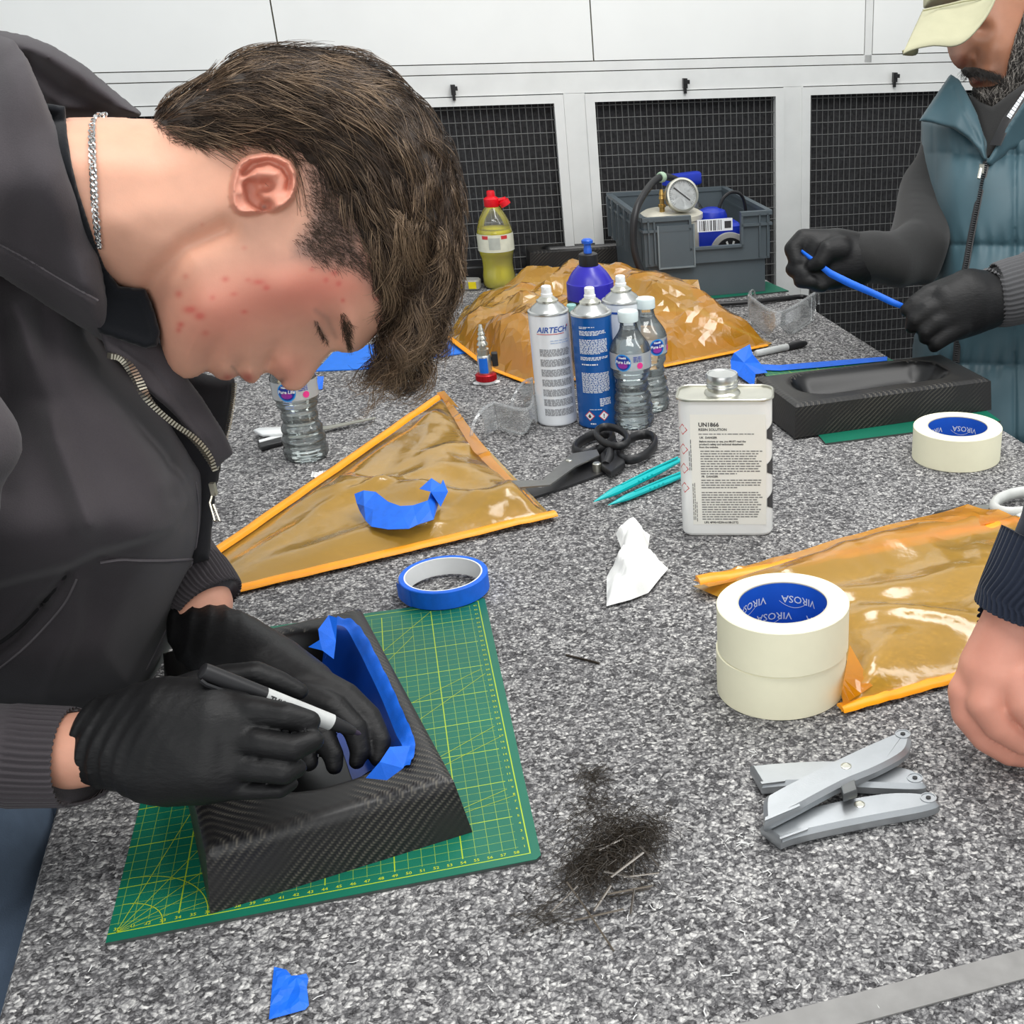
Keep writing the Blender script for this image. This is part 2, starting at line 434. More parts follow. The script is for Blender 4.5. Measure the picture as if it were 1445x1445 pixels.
# ------------------------------------------------------------------ cutting mats
def m_mat(w, h, x_off):
    t = NT('green_cutting_mat'); x, y, z = t.sep(t.coord())
    def lines(c, period, width):
        q = t.math('ABSOLUTE', t.math('SUBTRACT', t.math('FRACT', t.math('ADD', t.math('DIVIDE', c, period), 0.5)), 0.5))
        return t.math('LESS_THAN', q, width/period/2)
    thin = t.math('MAXIMUM', lines(x, .01, .00042), lines(y, .01, .00042))
    bold = t.math('MAXIMUM', lines(x, .05, .0009), lines(y, .05, .0009))
    inn = t.math('MULTIPLY', t.math('MULTIPLY', t.math('LESS_THAN', x, -.008), t.math('GREATER_THAN', y, .0085)), t.math('LESS_THAN', y, h-.0085))
    inn2 = t.math('MULTIPLY', t.math('MULTIPLY', t.math('LESS_THAN', x, .0004), t.math('GREATER_THAN', y, -.0004)), t.math('LESS_THAN', y, h+.0004))
    tick = t.math('MULTIPLY', t.math('MAXIMUM', lines(x, .002, .00025), 0.0), t.math('MULTIPLY', inn2, t.math('LESS_THAN', y, .002)))
    border = t.math('MAXIMUM', t.math('MAXIMUM', t.math('LESS_THAN', t.math('ABSOLUTE', x), .0005), t.math('LESS_THAN', t.math('ABSOLUTE', y), .0005)), t.math('LESS_THAN', t.math('ABSOLUTE', t.math('SUBTRACT', y, h)), .0005))
    k1 = t.math('MULTIPLY', inn, t.math('MULTIPLY', thin, 0.55)); k2 = t.math('MULTIPLY', inn, t.math('MULTIPLY', bold, 0.9)); k3 = t.math('MULTIPLY', inn2, border)
    k = t.math('MAXIMUM', t.math('MAXIMUM', k1, k2), t.math('MAXIMUM', k3, t.math('MULTIPLY', tick, 0.0)))
    base = t.ramp(t.noise(t.coord(), 9, 4), [(0.3, srgb(0, 98, 76)), (0.7, srgb(4, 110, 85))])
    side = t.mix(t.math('LESS_THAN', z, .0027), base, srgb(70, 76, 74))
    t.set(Base_Color=t.mix(k, side, srgb(170, 196, 30)), Roughness=0.45)
    return t.m
MAT_A = 0.2952
mat_o = thing('cutting_mat', 'large green cutting mat with yellow centimetre grid under the nearer black tray', 'cutting mat', (-.1829, .7404, 0), MAT_A)
mb = MB()
W_, H_ = -.2955, .44
poly = [(W_, -.0085), (.0035, -.0085), (.0075, -.0045), (.0075, H_+.003), (.0035, H_+.007), (W_, H_+.007)]
mb.prism(poly, 0.0002, .0032)
mat_b = mb.build('board', m_mat(.3, H_, 0), mat_o, smooth=False)
pr = MB(); zt = .0034
def strip(mb, a, b, w, z):
    a, b = Vector(a), Vector(b); d = (b-a).normalized(); n_ = Vector((-d.y, d.x))*w/2
    mb.add([(a.x-n_.x, a.y-n_.y, z), (b.x-n_.x, b.y-n_.y, z), (b.x+n_.x, b.y+n_.y, z), (a.x+n_.x, a.y+n_.y, z)], [[0,1,2,3]])
for u in range(30, 59):
    v, f = text_mesh(str(u), .0045, align='CENTER', bold=.00005)
    pr.add([(x + (u-59)*.01, y + .0022, zt) for x, y, _ in v], f)
for u in range(1, 44):
    v, f = text_mesh(str(u), .0040, align='RIGHT', bold=.00005)
    pr.add([(x - .0022, y + u*.01 - .0016, zt) for x, y, _ in v], f)
x30 = -.29
for deg, L in ((15, .3), (30, .34), (45, .4), (60, .44), (75, .40)):
    a = math.radians(deg); strip(pr, (x30, 0), (min(x30 + L*math.cos(a), -.002), L*math.sin(a)), .00045, zt)
for R_ in (.03, .06):
    for k in range(24):
        a0, a1 = math.radians(3.75*k), math.radians(3.75*(k+1))
        strip(pr, (x30 + R_*math.cos(a0), R_*math.sin(a0)), (x30 + R_*math.cos(a1), R_*math.sin(a1)), .0006, zt)
strip(pr, (-.075, .06), (-.008, .088), .0005, zt); strip(pr, (-.09, .13), (-.008, .187), .0005, zt)
strip(pr, (-.1, .235), (-.01, .293), .0005, zt); strip(pr, (-.105, .35), (-.05, .43), .0005, zt)
pr.add([(-.112, .345, zt), (-.099, .345, zt), (-.099, .355, zt)], [[0,1,2]])
pr.build('grid_numbers', M_yellow_print, mat_o, smooth=False)

def green_mat(name, label, corners_px, z=0.0):
    P = [PZ(a, b, .0002) for a, b in corners_px]; c = sum(P)/len(P)
    d = P[1]-P[0]; o = thing(name, label, 'cutting mat', (c[0], c[1], 0), math.atan2(d[1], d[0]))
    mi = np.array(mat_of(o).inverted())
    Q = [(mi[:3,:3] @ p + mi[:3,3]) for p in P]
    MB().prism([(q[0], q[1]) for q in Q], .0002, .003).build('board', m_mat(.6, .4, 0), o, smooth=False)
    return o
green_mat('cutting_mat', 'green cutting mat sticking out under the black tray by the man in the vest', [(1165, 628), (1412, 596), (1340, 545), (1250, 506), (1070, 520)])
green_mat('cutting_mat', 'green cutting mat under the grey plastic crate at the back', [(920, 432), (1113, 412), (1082, 399), (880, 392)])

# ------------------------------------------------------------------ carbon fibre trays
def m_carbon():
    t = NT('carbon_fibre_twill'); x, y, z = t.sep(t.coord())
    s = t.math('ADD', t.math('ADD', x, t.math('MULTIPLY', y, 0.9)), t.math('MULTIPLY', z, -1.3))
    d = t.math('ADD', t.math('SUBTRACT', x, t.math('MULTIPLY', y, 1.1)), t.math('MULTIPLY', z, 1.1))
    wob = t.noise(t.coord(), 16, 2); s = t.math('ADD', s, t.math('MULTIPLY', wob, .012))
    band = t.math('SINE', t.math('MULTIPLY', s, 2*PI/.0084))
    tow = t.math('SINE', t.math('ADD', t.math('MULTIPLY', d, 2*PI/.0032), t.math('MULTIPLY', band, 1.3)))
    patch = t.ramp(t.noise(t.coord(), 14, 2), [(0.42, (0.15,)*3), (0.6, (1,)*3)])
    k = t.math('MULTIPLY', t.math('ADD', t.math('MULTIPLY', band, 0.55), t.math('MULTIPLY', tow, 0.35)), patch)
    k = t.math('ADD', t.math('MULTIPLY', k, 0.5), 0.5)
    col = t.ramp(k, [(0.25, srgb(26, 26, 28)), (0.6, srgb(44, 43, 42)), (0.95, srgb(88, 84, 76))])
    t.set(Base_Color=col, Roughness=t.math('ADD', t.math('MULTIPLY', k, .18), .30), Specular_IOR_Level=0.4)
    t.bump(k, 0.35, .0006)
    return t.m
M_carbon = m_carbon()
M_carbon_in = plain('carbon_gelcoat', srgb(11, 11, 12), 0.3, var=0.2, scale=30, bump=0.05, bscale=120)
def sd_rrect(u, v, cx, cy, hw, hh, r):
    qx = np.abs(u-cx)-(hw-r); qy = np.abs(v-cy)-(hh-r)
    return np.hypot(np.maximum(qx,0), np.maximum(qy,0)) + np.minimum(np.maximum(qx,qy),0) - r
def sst(x, a, b):
    t_ = np.clip((x-a)/(b-a), 0, 1); return t_*t_*(3-2*t_)
def tray_height(u, v, L, Wd, h, cav, depth, scoop):
    d = sd_rrect(u, v, *cav)
    z = h - depth * sst(-d, -.004, .036)
    z = z + scoop(u, v) * sst(-d, .01, .05)
    e = np.minimum(np.minimum(u, L-u), np.minimum(v, Wd-v))
    return z - .004*(1-sst(e, 0, .007))
def make_tray(name, label, origin, yaw, L, Wd, h, cav, depth, scoop, flare=.008):
    o = thing(name, label, 'tray', (origin[0], origin[1], origin[2]), yaw)
    nu, nv = int(L/.004), int(Wd/.004)
    U_, V_ = np.meshgrid(np.linspace(0, L, nu), np.linspace(0, Wd, nv), indexing='ij')
    Zt = tray_height(U_, V_, L, Wd, h, cav, depth, scoop)
    v = np.stack([U_, V_, Zt], -1).reshape(-1, 3).tolist()
    idx = lambda i, j: i*nv+j
    cx, cy, hw, hh, r = cav
    Ds = sd_rrect(U_, V_, *cav)
    outer = []; inner = []
    for i in range(nu-1):
        for j in range(nv-1):
            q = [idx(i,j), idx(i+1,j), idx(i+1,j+1), idx(i,j+1)]
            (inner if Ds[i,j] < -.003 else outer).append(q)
    per = [(i,0) for i in range(nu)] + [(nu-1,j) for j in range(1,nv)] + [(i,nv-1) for i in range(nu-2,-1,-1)] + [(0,j) for j in range(nv-2,0,-1)]
    n0 = len(v); lv = 6
    for l in range(1, lv+1):
        t_ = l/lv; zz = (h-.004)*(1-t_)
        for i, j in per:
            uu, vv = U_[i,j], V_[i,j]
            fu = (uu/L-.5)*2; fv = (vv/Wd-.5)*2
            v.append((uu + np.sign(fu)*(abs(fu) > .999)*flare*t_, vv + np.sign(fv)*(abs(fv) > .999)*flare*t_, zz))
    m = len(per); top = [idx(i,j) for i,j in per]
    for l in range(lv):
        a = top if l == 0 else [n0+(l-1)*m+k for k in range(m)]
        b = [n0+l*m+k for k in range(m)]
        for k in range(m): outer.append([a[k], b[k], b[(k+1)%m], a[(k+1)%m]])
    outer.append([n0+(lv-1)*m+k for k in range(m)][::-1])
    me = mk('shell', v, outer+inner, [M_carbon, M_carbon_in], o, sharp=50)
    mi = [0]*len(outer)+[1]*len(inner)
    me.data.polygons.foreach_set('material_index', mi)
    return o
T1 = dict(L=.178, Wd=.327, h=.050, cav=(.098, .172, .066, .135, .060), depth=.043)
T1_scoop = lambda u, v: .012*np.exp(-((u-.06)**2/.0012 + (v-.16)**2/.004))
T1_O = np.array([-.3985, .684, .0033]); T1_A = math.radians(28.6)
tray1 = make_tray('carbon_fibre_tray', 'black carbon fibre tray lined with blue tape on the near green mat', T1_O, T1_A, scoop=T1_scoop, flare=.007, **T1)
def T1W(u, v, z=None, off=0.0):
    if z is None: z = float(tray_height(np.array(u), np.array(v), T1['L'], T1['Wd'], T1['h'], T1['cav'], T1['depth'], T1_scoop)) + off
    c, s = math.cos(T1_A), math.sin(T1_A)
    return np.array([T1_O[0] + u*c - v*s, T1_O[1] + u*s + v*c, T1_O[2] + z])
def T1L(px, py, h=.050):
    p = PZ(px, py, h + T1_O[2]) - T1_O; c, s = math.cos(T1_A), math.sin(T1_A)
    return (p[0]*c + p[1]*s, -p[0]*s + p[1]*c)
T2 = dict(L=.322, Wd=.152, h=.049, cav=(.158, .083, .128, .052, .045), depth=.036)
T2_scoop = lambda u, v: .014*np.exp(-((u-.20)**2/.003 + (v-.06)**2/.0012))
p_ = PZ(1123, 573, .0505); T2_A = math.atan2(.122, .304)
tray2 = make_tray('carbon_fibre_tray', 'black carbon fibre tray at the far right in front of the man in the vest', (p_[0], p_[1], .0033), T2_A, scoop=T2_scoop, flare=.003, **T2)
# two more at the back, beside the crate
pa = PZ(752, 387, 0)
make_tray('carbon_fibre_tray', 'black carbon fibre tray behind the purple bottle against the wire doors', (-.52, 2.735, .0004), .27, .26, .08, .055, (.13, .04, .105, .03, .028), .03, lambda u, v: 0*u, flare=.004)
bb = thing('black_box', 'low black box behind the yellow drink bottle', 'box', (-.665, 2.69, 0), .27)
MB().prism(rrect(.16, .05, .006), 0.0003, .036, inset=.003).build('body', M_black, bb)
MB().box((0, 0, .038), (.15, .044, .004)).build('lid', M_black, bb, smooth=False)

# ------------------------------------------------------------------ blue tape lining the near tray
def tape_lining():
    rim = [(472, 880), (492, 884), (509, 905), (527, 940), (545, 977), (560, 1012), (572, 1040), (577, 1062), (570, 1085)]
    uv = np.array([T1L(a, b) for a, b in rim]); uv = spline(uv, 7)
    cx, cy = .098, .172
    v = []; f = []; f2 = []; nt = 16
    for i, (u, vv) in enumerate(uv):
        inn = np.array([cx-.012, cy]) - (u, vv); 
        # inward normal of the rim path
        tg = uv[min(i+1, len(uv)-1)] - uv[max(i-1, 0)]; tg /= np.linalg.norm(tg); nr = np.array([-tg[1], tg[0]])
        if nr @ inn < 0: nr = -nr
        for k in range(nt):
            s_ = -.0055 + .050*k/(nt-1)
            if i in (0, len(uv)-1): s_ *= .93
            q = np.array([u, vv]) + nr*s_
            z = float(tray_height(q[0], q[1], T1['L'], T1['Wd'], T1['h'], T1['cav'], T1['depth'], T1_scoop)) + .0012
            if k == 0: z += .003 + .0012*math.sin(i*1.3)
            if k == 1: z += .0022
            v.append(T1W(q[0], q[1], z))
    n = len(uv)
    for i in range(n-1):
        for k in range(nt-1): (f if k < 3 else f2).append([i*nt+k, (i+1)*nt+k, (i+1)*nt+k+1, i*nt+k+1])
    o = thing('masking_tape_lining', 'blue masking tape stuck along the inside wall of the near black tray', 'tape', T1W(.12, .17, .02))
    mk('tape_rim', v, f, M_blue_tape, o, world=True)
    mk('tape_wall', v, f2, plain('shaded_blue_tape_face', srgb(8, 54, 138), .28, var=.15, scale=30), o, world=True)  # same blue tape, with the inner wall's shade put into a darker colour
    # loose folded end near the front and torn end at the back
    e = [PD(a, b, d) for a, b, d in ((516, 1098, .905), (546, 1101, .905), (569, 1084, .905), (579, 1052, .915), (550, 1054, .905), (536, 1075, .90))]
    mb = MB().add(e, [[0, 1, 5], [1, 2, 5], [2, 4, 5], [2, 3, 4]])
    mb.build('folded_end', M_blue_tape, o, world=True, smooth=False)
    e = [PD(a, b, d) for a, b, d in ((464, 868, 1.075), (476, 872, 1.07), (474, 905, 1.06), (471, 930, 1.05), (455, 918, 1.055), (435, 913, 1.06), (451, 903, 1.06), (449, 888, 1.065))]
    MB().add(e, [[0, 1, 2, 7], [7, 2, 6], [2, 3, 4], [2, 4, 6], [6, 4, 5]]).build('torn_end', M_blue_tape, o, world=True, smooth=False)
tape_lining()
# ------------------------------------------------------------------ masking tape rolls
def tape_roll(name, label, loc, r, ri, h, outer, side, liner, group=None, card=None, rotz=0):
    o = thing(name, label, 'tape', loc, rotz, group)
    n = 64
    MB().lathe([(ri+.0015, 0.0006), (r-.0008, 0.0), (r, .0008), (r, h-.0008), (r-.0008, h), (ri+.0015, h-.0003)], n, cap=False).build('tape', outer, o, sharp=40)
    MB().lathe([(ri, 0.0004), (ri+.0016, .0004), (ri+.0016, h-.0002), (ri, h-.0002), (ri, 0.0004)], n, cap=False).build('core', card or liner, o, sharp=40)
    MB().lathe([(ri-.0002, .001), (ri-.0002, h-.0012)], n, cap=False).build('core_liner', liner, o)
    return o
VR, VI, VH = .0608, .0405, .0452
def virosa(label, loc, rotz):
    o = tape_roll('masking_tape_roll', label, loc, VR, VI, VH, M_cream_tape, M_cream_tape, M_blue_core, card=M_card, rotz=rotz)
    mb = MB(); rnd = random.Random(3)
    for k in range(5):
        a = 2*PI*k/5
        for row, (zz, inv) in enumerate(((.031, True), (.013, True))):
            v, f = text_mesh('VIROSA', .0105, align='CENTER', bold=.0001)
            pts = []
            for x, y, _ in v:
                # seen upside-down on the inside of the core
                th = a + row*.63 + x/VI
                pts.append(((VI-.0006)*math.cos(th), (VI-.0006)*math.sin(th), zz - y))
            mb.add(pts, f)
            arc = []
            for i in range(13):
                t_ = -1 + i/6; th = a + row*.63 + (t_*.014+.006)/VI
                arc.append(((VI-.0006)*math.cos(th), (VI-.0006)*math.sin(th), zz - .0125 + .007*t_*t_))
            for i in range(12):
                p, q = arc[i], arc[i+1]; mb.add([p, q, (q[0], q[1], q[2]+.0006), (p[0], p[1], p[2]+.0006)], [[0,1,2,3]])
    mb.build('lettering', M_white_print, o, smooth=False)
    return o
virosa('cream masking tape roll, lower of the stack of two at the front right', (.0125, .988, .0003), .4)
virosa('cream masking tape roll with blue core, on top of another roll', (.0140, .9865, .0003+VH+.0003), 1.15)
virosa('cream masking tape roll standing alone on the carpet in front of the far tray', (.263, 1.594, .0003), 1.15)
bt = tape_roll('masking_tape_roll', 'blue masking tape roll with white core at the far corner of the green mat', (-.3515, 1.186, .0036), .0472, .040, .0205, M_blue_tape, M_blue_tape, M_white_plastic, card=M_white_plastic)
v = []; f = []
for i in range(14):
    a = math.radians(236 - 2.6*i); rr = .0476 + .00045*max(0, i-8)
    v += [(rr*math.cos(a), rr*math.sin(a), .0002 + .0006*max(0, i-9)), (rr*math.cos(a), rr*math.sin(a), .0203)]
f = [[2*i, 2*i+1, 2*i+3, 2*i+2] for i in range(13)]
mk('loose_end', v, f, M_blue_tape, bt)

# ------------------------------------------------------------------ spray cans
def spray_can(label, loc, body, rotz=0.0):
    o = thing('spray_can', label, 'spray can', loc, rotz)
    r = .0292
    MB().lathe([(r-.002, .0002), (r-.0003, .0016), (r+.0004, .003), (r, .005), (r, .163), (r-.0004, .1655)], 40).build('can_body', body, o, sharp=50)
    MB().lathe([(r+.0006, .1655), (r+.0008, .1668), (r+.0002, .1685), (r-.003, .1690), (r-.006, .1735), (r-.0125, .1785), (r-.0145, .1805)], 40).build('dome', M_alu, o, sharp=35)
    MB().lathe([(.0145, .1800), (.0158, .1815), (.0156, .1835), (.0125, .1850), (.0112, .1868), (.008, .1880)], 32).build('valve_cup', M_tin, o, sharp=35)
    MB().lathe([(.0083, .1870), (.0085, .1920), (.0074, .1930), (.0072, .2020), (.0060, .2032), (.0018, .2036)], 24).box((0, -.0070, .1985), (.003, .002, .003)).build('nozzle', M_white_plastic, o, sharp=35)
    return o
M_can_white = plain('white_lacquered_can', srgb(232, 236, 240), 0.22, var=0.02, Metallic=0.1)
M_can_blue = plain('blue_lacquered_can', srgb(12, 84, 158), 0.24, var=0.03, Metallic=0.1)
ca = PZ(787, 594)
sp1 = spray_can('tall white spray can with blue and red lettering, leftmost of the cans', (ca[0], ca[1], .0003), M_can_white)
R_ = .0292
def wrap(mb, v, f, z, a, mi=0, r=R_, off=.0004): mb.add(cyl_wrap(v, r, z, a, off), f, mi)
A0 = -PI/2 + math.atan2(-ca[0], ca[1])*-1  # angle that faces the camera
A0 = math.atan2(-ca[1], -ca[0])
pr = MB(); v, f = text_mesh('AIRTECH', .0115, shear=.25, align='CENTER', bold=.00022, spacing=.98); wrap(pr, v, f, .142, A0+.12); pr.build('lettering', M_blue_print, sp1, smooth=False)
pr = MB(); q = [(-.022 + .044*i/20, 0, 0) for i in range(21)]; q += [(x, .0009, 0) for x, _, _ in q[::-1]]
for i in range(20): 
    a_, b_ = -.024 + .042*i/20, -.024 + .042*(i+1)/20
    wrap(pr, [(a_,0,0),(b_,0,0),(b_,.0009,0),(a_,.0009,0)], [[0,1,2,3]], .1392, A0+.12)
wrap(pr, [(.0245,0,0),(.0262,0,0),(.0262,.0035,0),(.0245,.0035,0)], [[0,1,2,3]], .1475, A0+.12)
pr.build('red_rule', M_red_print, sp1, smooth=False)
rnd = random.Random(5); pr = MB(); prp = MB()
for j in range(2):
    m_ = MB(); words(m_, -.004, .026, 0, .0011, rnd); wrap(prp, m_.v, m_.f, .1295-.0035*j, A0+.12)
prp.build('small_print', M_pale_print, sp1, smooth=False)
for blk in range(7):
    for j in range(6):
        m_ = MB(); words(m_, -.0215, .026, 0, .0013, rnd); wrap(pr, m_.v, m_.f, .1165 - .0150*blk - .0018*j, A0+.12)
pr.build('text_blocks', M_grey_print, sp1, smooth=False)

cb = PZ(845, 597)
sp2 = spray_can('tall blue spray can with white text and two hazard diamonds', (cb[0], cb[1], .0003), M_can_blue)
A1 = math.atan2(-cb[1], -cb[0]); pr = MB()
for z_, n_, x0, x1 in ((.152, 2, -.02, .003), (.146, 4, -.02, .02), (.1335, 12, -.021, .021), (.108, 3, -.021, .021), (.0845, 17, -.021, .021), (.046, 7, .004, .021)):
    for j in range(n_):
        m_ = MB(); words(m_, x0, x1 - (.012 if j == n_-1 else 0), 0, .0010, rnd); wrap(pr, m_.v, m_.f, z_ - .0018*j, A1)
m_ = MB(); words(m_, -.015, .009, 0, .0018, rnd); wrap(pr, m_.v, m_.f, .0970, A1-.15)
m_ = MB(); words(m_, -.012, .006, 0, .0008, rnd); wrap(pr, m_.v, m_.f, .0300, A1)
m_ = MB(); words(m_, -.012, -.004, 0, .002, rnd); wrap(pr, m_.v, m_.f, .0075, A1)
tag(pr.build('white_text', M_white_print, sp2, smooth=False), kind='stuff')
d1, d2, d3 = MB(), MB(), MB()
for cx_ in (-.0125, .0085):
    for mbq, s_, off in ((d1, .0080, .0004), (d2, .0064, .0006)):
        n_ = 6; pts = []
        for i in range(n_+1):
            for j in range(n_+1):
                a_ = (i/n_-.5)*2; b_ = (j/n_-.5)*2; pts.append((cx_ + s_*(a_+b_)/2, s_*(a_-b_)/2, 0))
        fs = [[i*(n_+1)+j, i*(n_+1)+j+1, (i+1)*(n_+1)+j+1, (i+1)*(n_+1)+j] for i in range(n_) for j in range(n_)]
        wrap(mbq, pts, fs, .0205, A1, off=off)
fl = [(-.001,-.0030,0),(.0016,-.0028,0),(.0024,-.0005,0),(.0012,.0012,0),(.0010,.0034,0),(-.0012,.0014,0),(-.0022,-.0008,0)]
wrap(d3, [(x-.0125, y, 0) for x,y,_ in fl], [list(range(7))], .0205, A1, off=.0008)
v, f = text_mesh('!', .009, align='CENTER', bold=.0003); wrap(d3, [(x+.0085, y-.0032, 0) for x,y,_ in v], f, .0205, A1, off=.0008)
d1.build('hazard_border', M_red_print, sp2, smooth=False); d2.build('hazard_field', M_white_print, sp2, smooth=False); d3.build('hazard_symbol', M_black_print, sp2, smooth=False)
cc = PZ(875, 389, .2030)
sp3 = spray_can('white spray can half hidden behind the blue can and the water bottles', (cc[0], cc[1], .0003), M_can_white)
pr = MB(); A2_ = math.atan2(-cc[1], -cc[0])
for i in range(20):
    a_, b_ = -.02 + .04*i/20, -.02 + .04*(i+1)/20
    wrap(pr, [(a_,0,0),(b_,0,0),(b_,.0032,0),(a_,.0032,0)], [[0,1,2,3]], .152, A2_)
pr.build('blue_band', M_blue_print, sp3, smooth=False)

# small clear vial between the cans
cv = PZ(806, 560)
vial = thing('small_bottle', 'small clear bottle wedged between the white and blue spray cans', 'bottle', (cv[0]+.003, cv[1]+.055, .0003))
MB().lathe([(.012, 0), (.013, .002), (.013, .112), (.010, .120), (.006, .124)], 24).build('body', M_pet, vial, sharp=40)
MB().lathe([(.0075, .1235), (.0078, .133), (.0066, .1345)], 20).build('cap', plain('teal_cap', srgb(150, 196, 190), .4), vial, sharp=40)

# ------------------------------------------------------------------ water bottles
def ribbed(z):
    return .0011*math.cos(2*PI*(z-.012)/.0165) if .012 < z < .082 else 0.0
def bottle_prof():
    z = np.linspace(.004, .150, 74); out = [(.018, .0045), (.0265, .0004)]
    for q in z[2:]:
        if q < .088: r = .0290 - .0052*math.exp(-((q-.062)/.020)**2) + ribbed(q) + .0012*math.exp(-((q-.006)/.01)**2)
        elif q < .116: r = .0300
        else: r = .0300 - (.0300-.0128)*sst(np.array(q), .114, .150)**1.0
        out.append((float(r), float(q)))
    out += [(.0122, .152), (.0122, .1545), (.0140, .155), (.0140, .1562), (.0118, .157)]
    return out
BP = bottle_prof()
def water_bottle(label, loc, rotz, level=.150, hide_label=False):
    o = thing('water_bottle', label, 'bottle', loc, rotz, None)
    MB().lathe(BP, 40, cap=False).build('bottle', M_pet, o, sharp=60)
    wp = [(max(r-.0009, .002), max(z, .0015)) for r, z in BP if z < level]
    wp = [(.002, .0052)] + wp + [(wp[-1][0], level)]
    MB().lathe(wp, 40).build('water', M_water, o, sharp=60)
    MB().lathe([(.0138, .1560), (.0146, .1565), (.0148, .1690), (.0138, .1708), (.004, .1712)], 32).build('cap', plain('frosted_cap', srgb(214, 228, 228), .4, var=.02) if 'frosted_cap' not in bpy.data.materials else bpy.data.materials['frosted_cap'], o, sharp=40)
    # label band
    v = []; f = []; n = 40
    for i in range(n+1):
        a = 2*PI*i/n
        for z in (.0905, .1145): v.append((.0304*math.cos(a), .0304*math.sin(a), z))
    f = [[2*i, 2*i+2, 2*i+3, 2*i+1] for i in range(n)]
    mk('label', v, f, M_label, o)
    pr = MB(); pk = MB(); pb = MB(); pw = MB(); pv = MB(); RL = .0306
    def disc(mb, cx, cz, r, off, sy=1.0):
        n = 20; mb.add(cyl_wrap([(cx, 0, 0)] + [(cx + r*math.cos(2*PI*i/n), r*sy*math.sin(2*PI*i/n), 0) for i in range(n)], RL, cz, 0, off), [[0, i+1, (i+1)%n+1] for i in range(n)])
    disc(pr, -.012, .1025, .0125, .0002); disc(pb, -.012, .1025, .0108, .0004); disc(pv, -.012, .0985, .0072, .0006, .6)
    v, f = text_mesh('Pure Life', .0062, shear=.2, align='CENTER', bold=.0002); pw.add(cyl_wrap([(x-.012, y, 0) for x, y, _ in v], RL, .1015, 0, .0008), f)
    v, f = text_mesh('Nestlé', .0042, align='CENTER', bold=.0002); pw.add(cyl_wrap([(x-.012, y, 0) for x, y, _ in v], RL, .1085, 0, .0008), f)
    disc(pk, .0135, .0975, .0046, .0003)
    m_ = MB()
    for j in range(4): words(m_, .004, .017, .0045 - .0022*j, .0012, rnd)
    m_.v = [tuple(p) for p in m_.v]; pb.add(cyl_wrap(m_.v, RL, .1055, 0, .0003), m_.f)
    pr.build('label_roundel', M_cyan_print, o, smooth=False); pb.build('label_print', M_navy_print, o, smooth=False)
    pv.build('label_ribbon', M_violet_print, o, smooth=False); pw.build('label_lettering', M_white_print, o, smooth=False); pk.build('label_dot', M_pink_print, o, smooth=False)
    return o
M_cyan_print = plain('cyan_print', srgb(30, 150, 230), .4); M_navy_print = plain('navy_print', srgb(30, 60, 160), .4)
M_violet_print = plain('violet_print', srgb(150, 50, 160), .4); M_pink_print = plain('pink_print', srgb(240, 60, 150), .4)
M_label = m_clear('bottle_label_film', (0.86, 0.90, 0.97), 0.1, 0.42)
for (px, py, lab) in ((895, 599, 'water bottle standing in front, right of the blue spray can'),
                      (918, 576, 'water bottle half hidden behind the other water bottle'),
                      (434, 645, 'water bottle alone on the left, below the young man’s nose')):
    p = PZ(px, py); a = math.atan2(-p[1], -p[0])
    water_bottle(lab.replace('’', "'"), (p[0], p[1], .0004), a + (.0 if px != 918 else .9), level=.146)

# ------------------------------------------------------------------ drink bottle and purple polish bottle
p = PZ(706, 404); M_drink = m_water('yellow_soft_drink', (0.95, 0.84, 0.01)); M_drink.node_tree.nodes['Principled BSDF'].inputs['Transmission Weight'].default_value = .08
o = thing('drink_bottle', 'plastic bottle of yellow soft drink with a red cap at the back', 'bottle', (p[0], p[1], .0004), math.atan2(-p[1], -p[0]))
DP = [(.020, .003), (.030, .0004), (.0345, .006), (.0350, .02), (.0325, .045), (.0340, .062), (.0375, .078), (.0378, .112), (.0362, .122), (.030, .142), (.020, .160), (.0128, .168), (.0125, .172)]
DPs = [tuple(q) for q in spline(DP, 5)]
MB().lathe(DPs, 40, cap=False).build('bottle', M_clear, o, sharp=60)
wp = [(max(r-.001, .002), z) for r, z in DPs if z < .122]; MB().lathe([(.002, .004)] + wp + [(wp[-1][0], .122)], 40).build('drink', M_drink, o, sharp=60)
v = []
for i in range(41):
    for z in (.078, .114): v.append((.0381*math.cos(2*PI*i/40), .0381*math.sin(2*PI*i/40), z))
mk('label', v, [[2*i, 2*i+2, 2*i+3, 2*i+1] for i in range(40)], plain('drink_label', srgb(226, 226, 206), .4), o)
pr = MB(); pq = MB()
n_ = 8
for i in range(n_):
    a_, b_ = -.015 + .024*i/n_, -.015 + .024*(i+1)/n_
    pr.add(cyl_wrap([(a_,0,0),(b_,0,0),(b_,.024,0),(a_,.024,0)], .0381, .084, 0, .0003), [[0,1,2,3]])
    for c0 in (-.03, .012):
        a_, b_ = c0 + .014*i/n_, c0 + .014*(i+1)/n_
        pq.add(cyl_wrap([(a_,0,0),(b_,0,0),(b_,.007,0),(a_,.007,0)], .0381, .105, 0, .0003), [[0,1,2,3]])
pr.build('label_panel', plain('label_grey', srgb(186, 190, 180), .5), o, smooth=False); tag(pq.build('label_red', M_red_print, o, smooth=False), kind='stuff')
M_redcap = plain('red_plastic_cap', srgb(226, 16, 34), .35)
MB().lathe([(.0150, .1665), (.0158, .168), (.0158, .182), (.012, .185), (.0085, .187), (.0085, .195), (.0075, .198), (.003, .1985)], 28).build('cap', M_redcap, o, sharp=40)
c_ = MB(); a_ = PI/2 - .3
c_.lathe([(.006, -.005), (.0115, -.004), (.0115, .006), (.006, .008)], 24, c=(.004, .027, .172), M=Matrix.Rotation(.5, 3, 'X'))
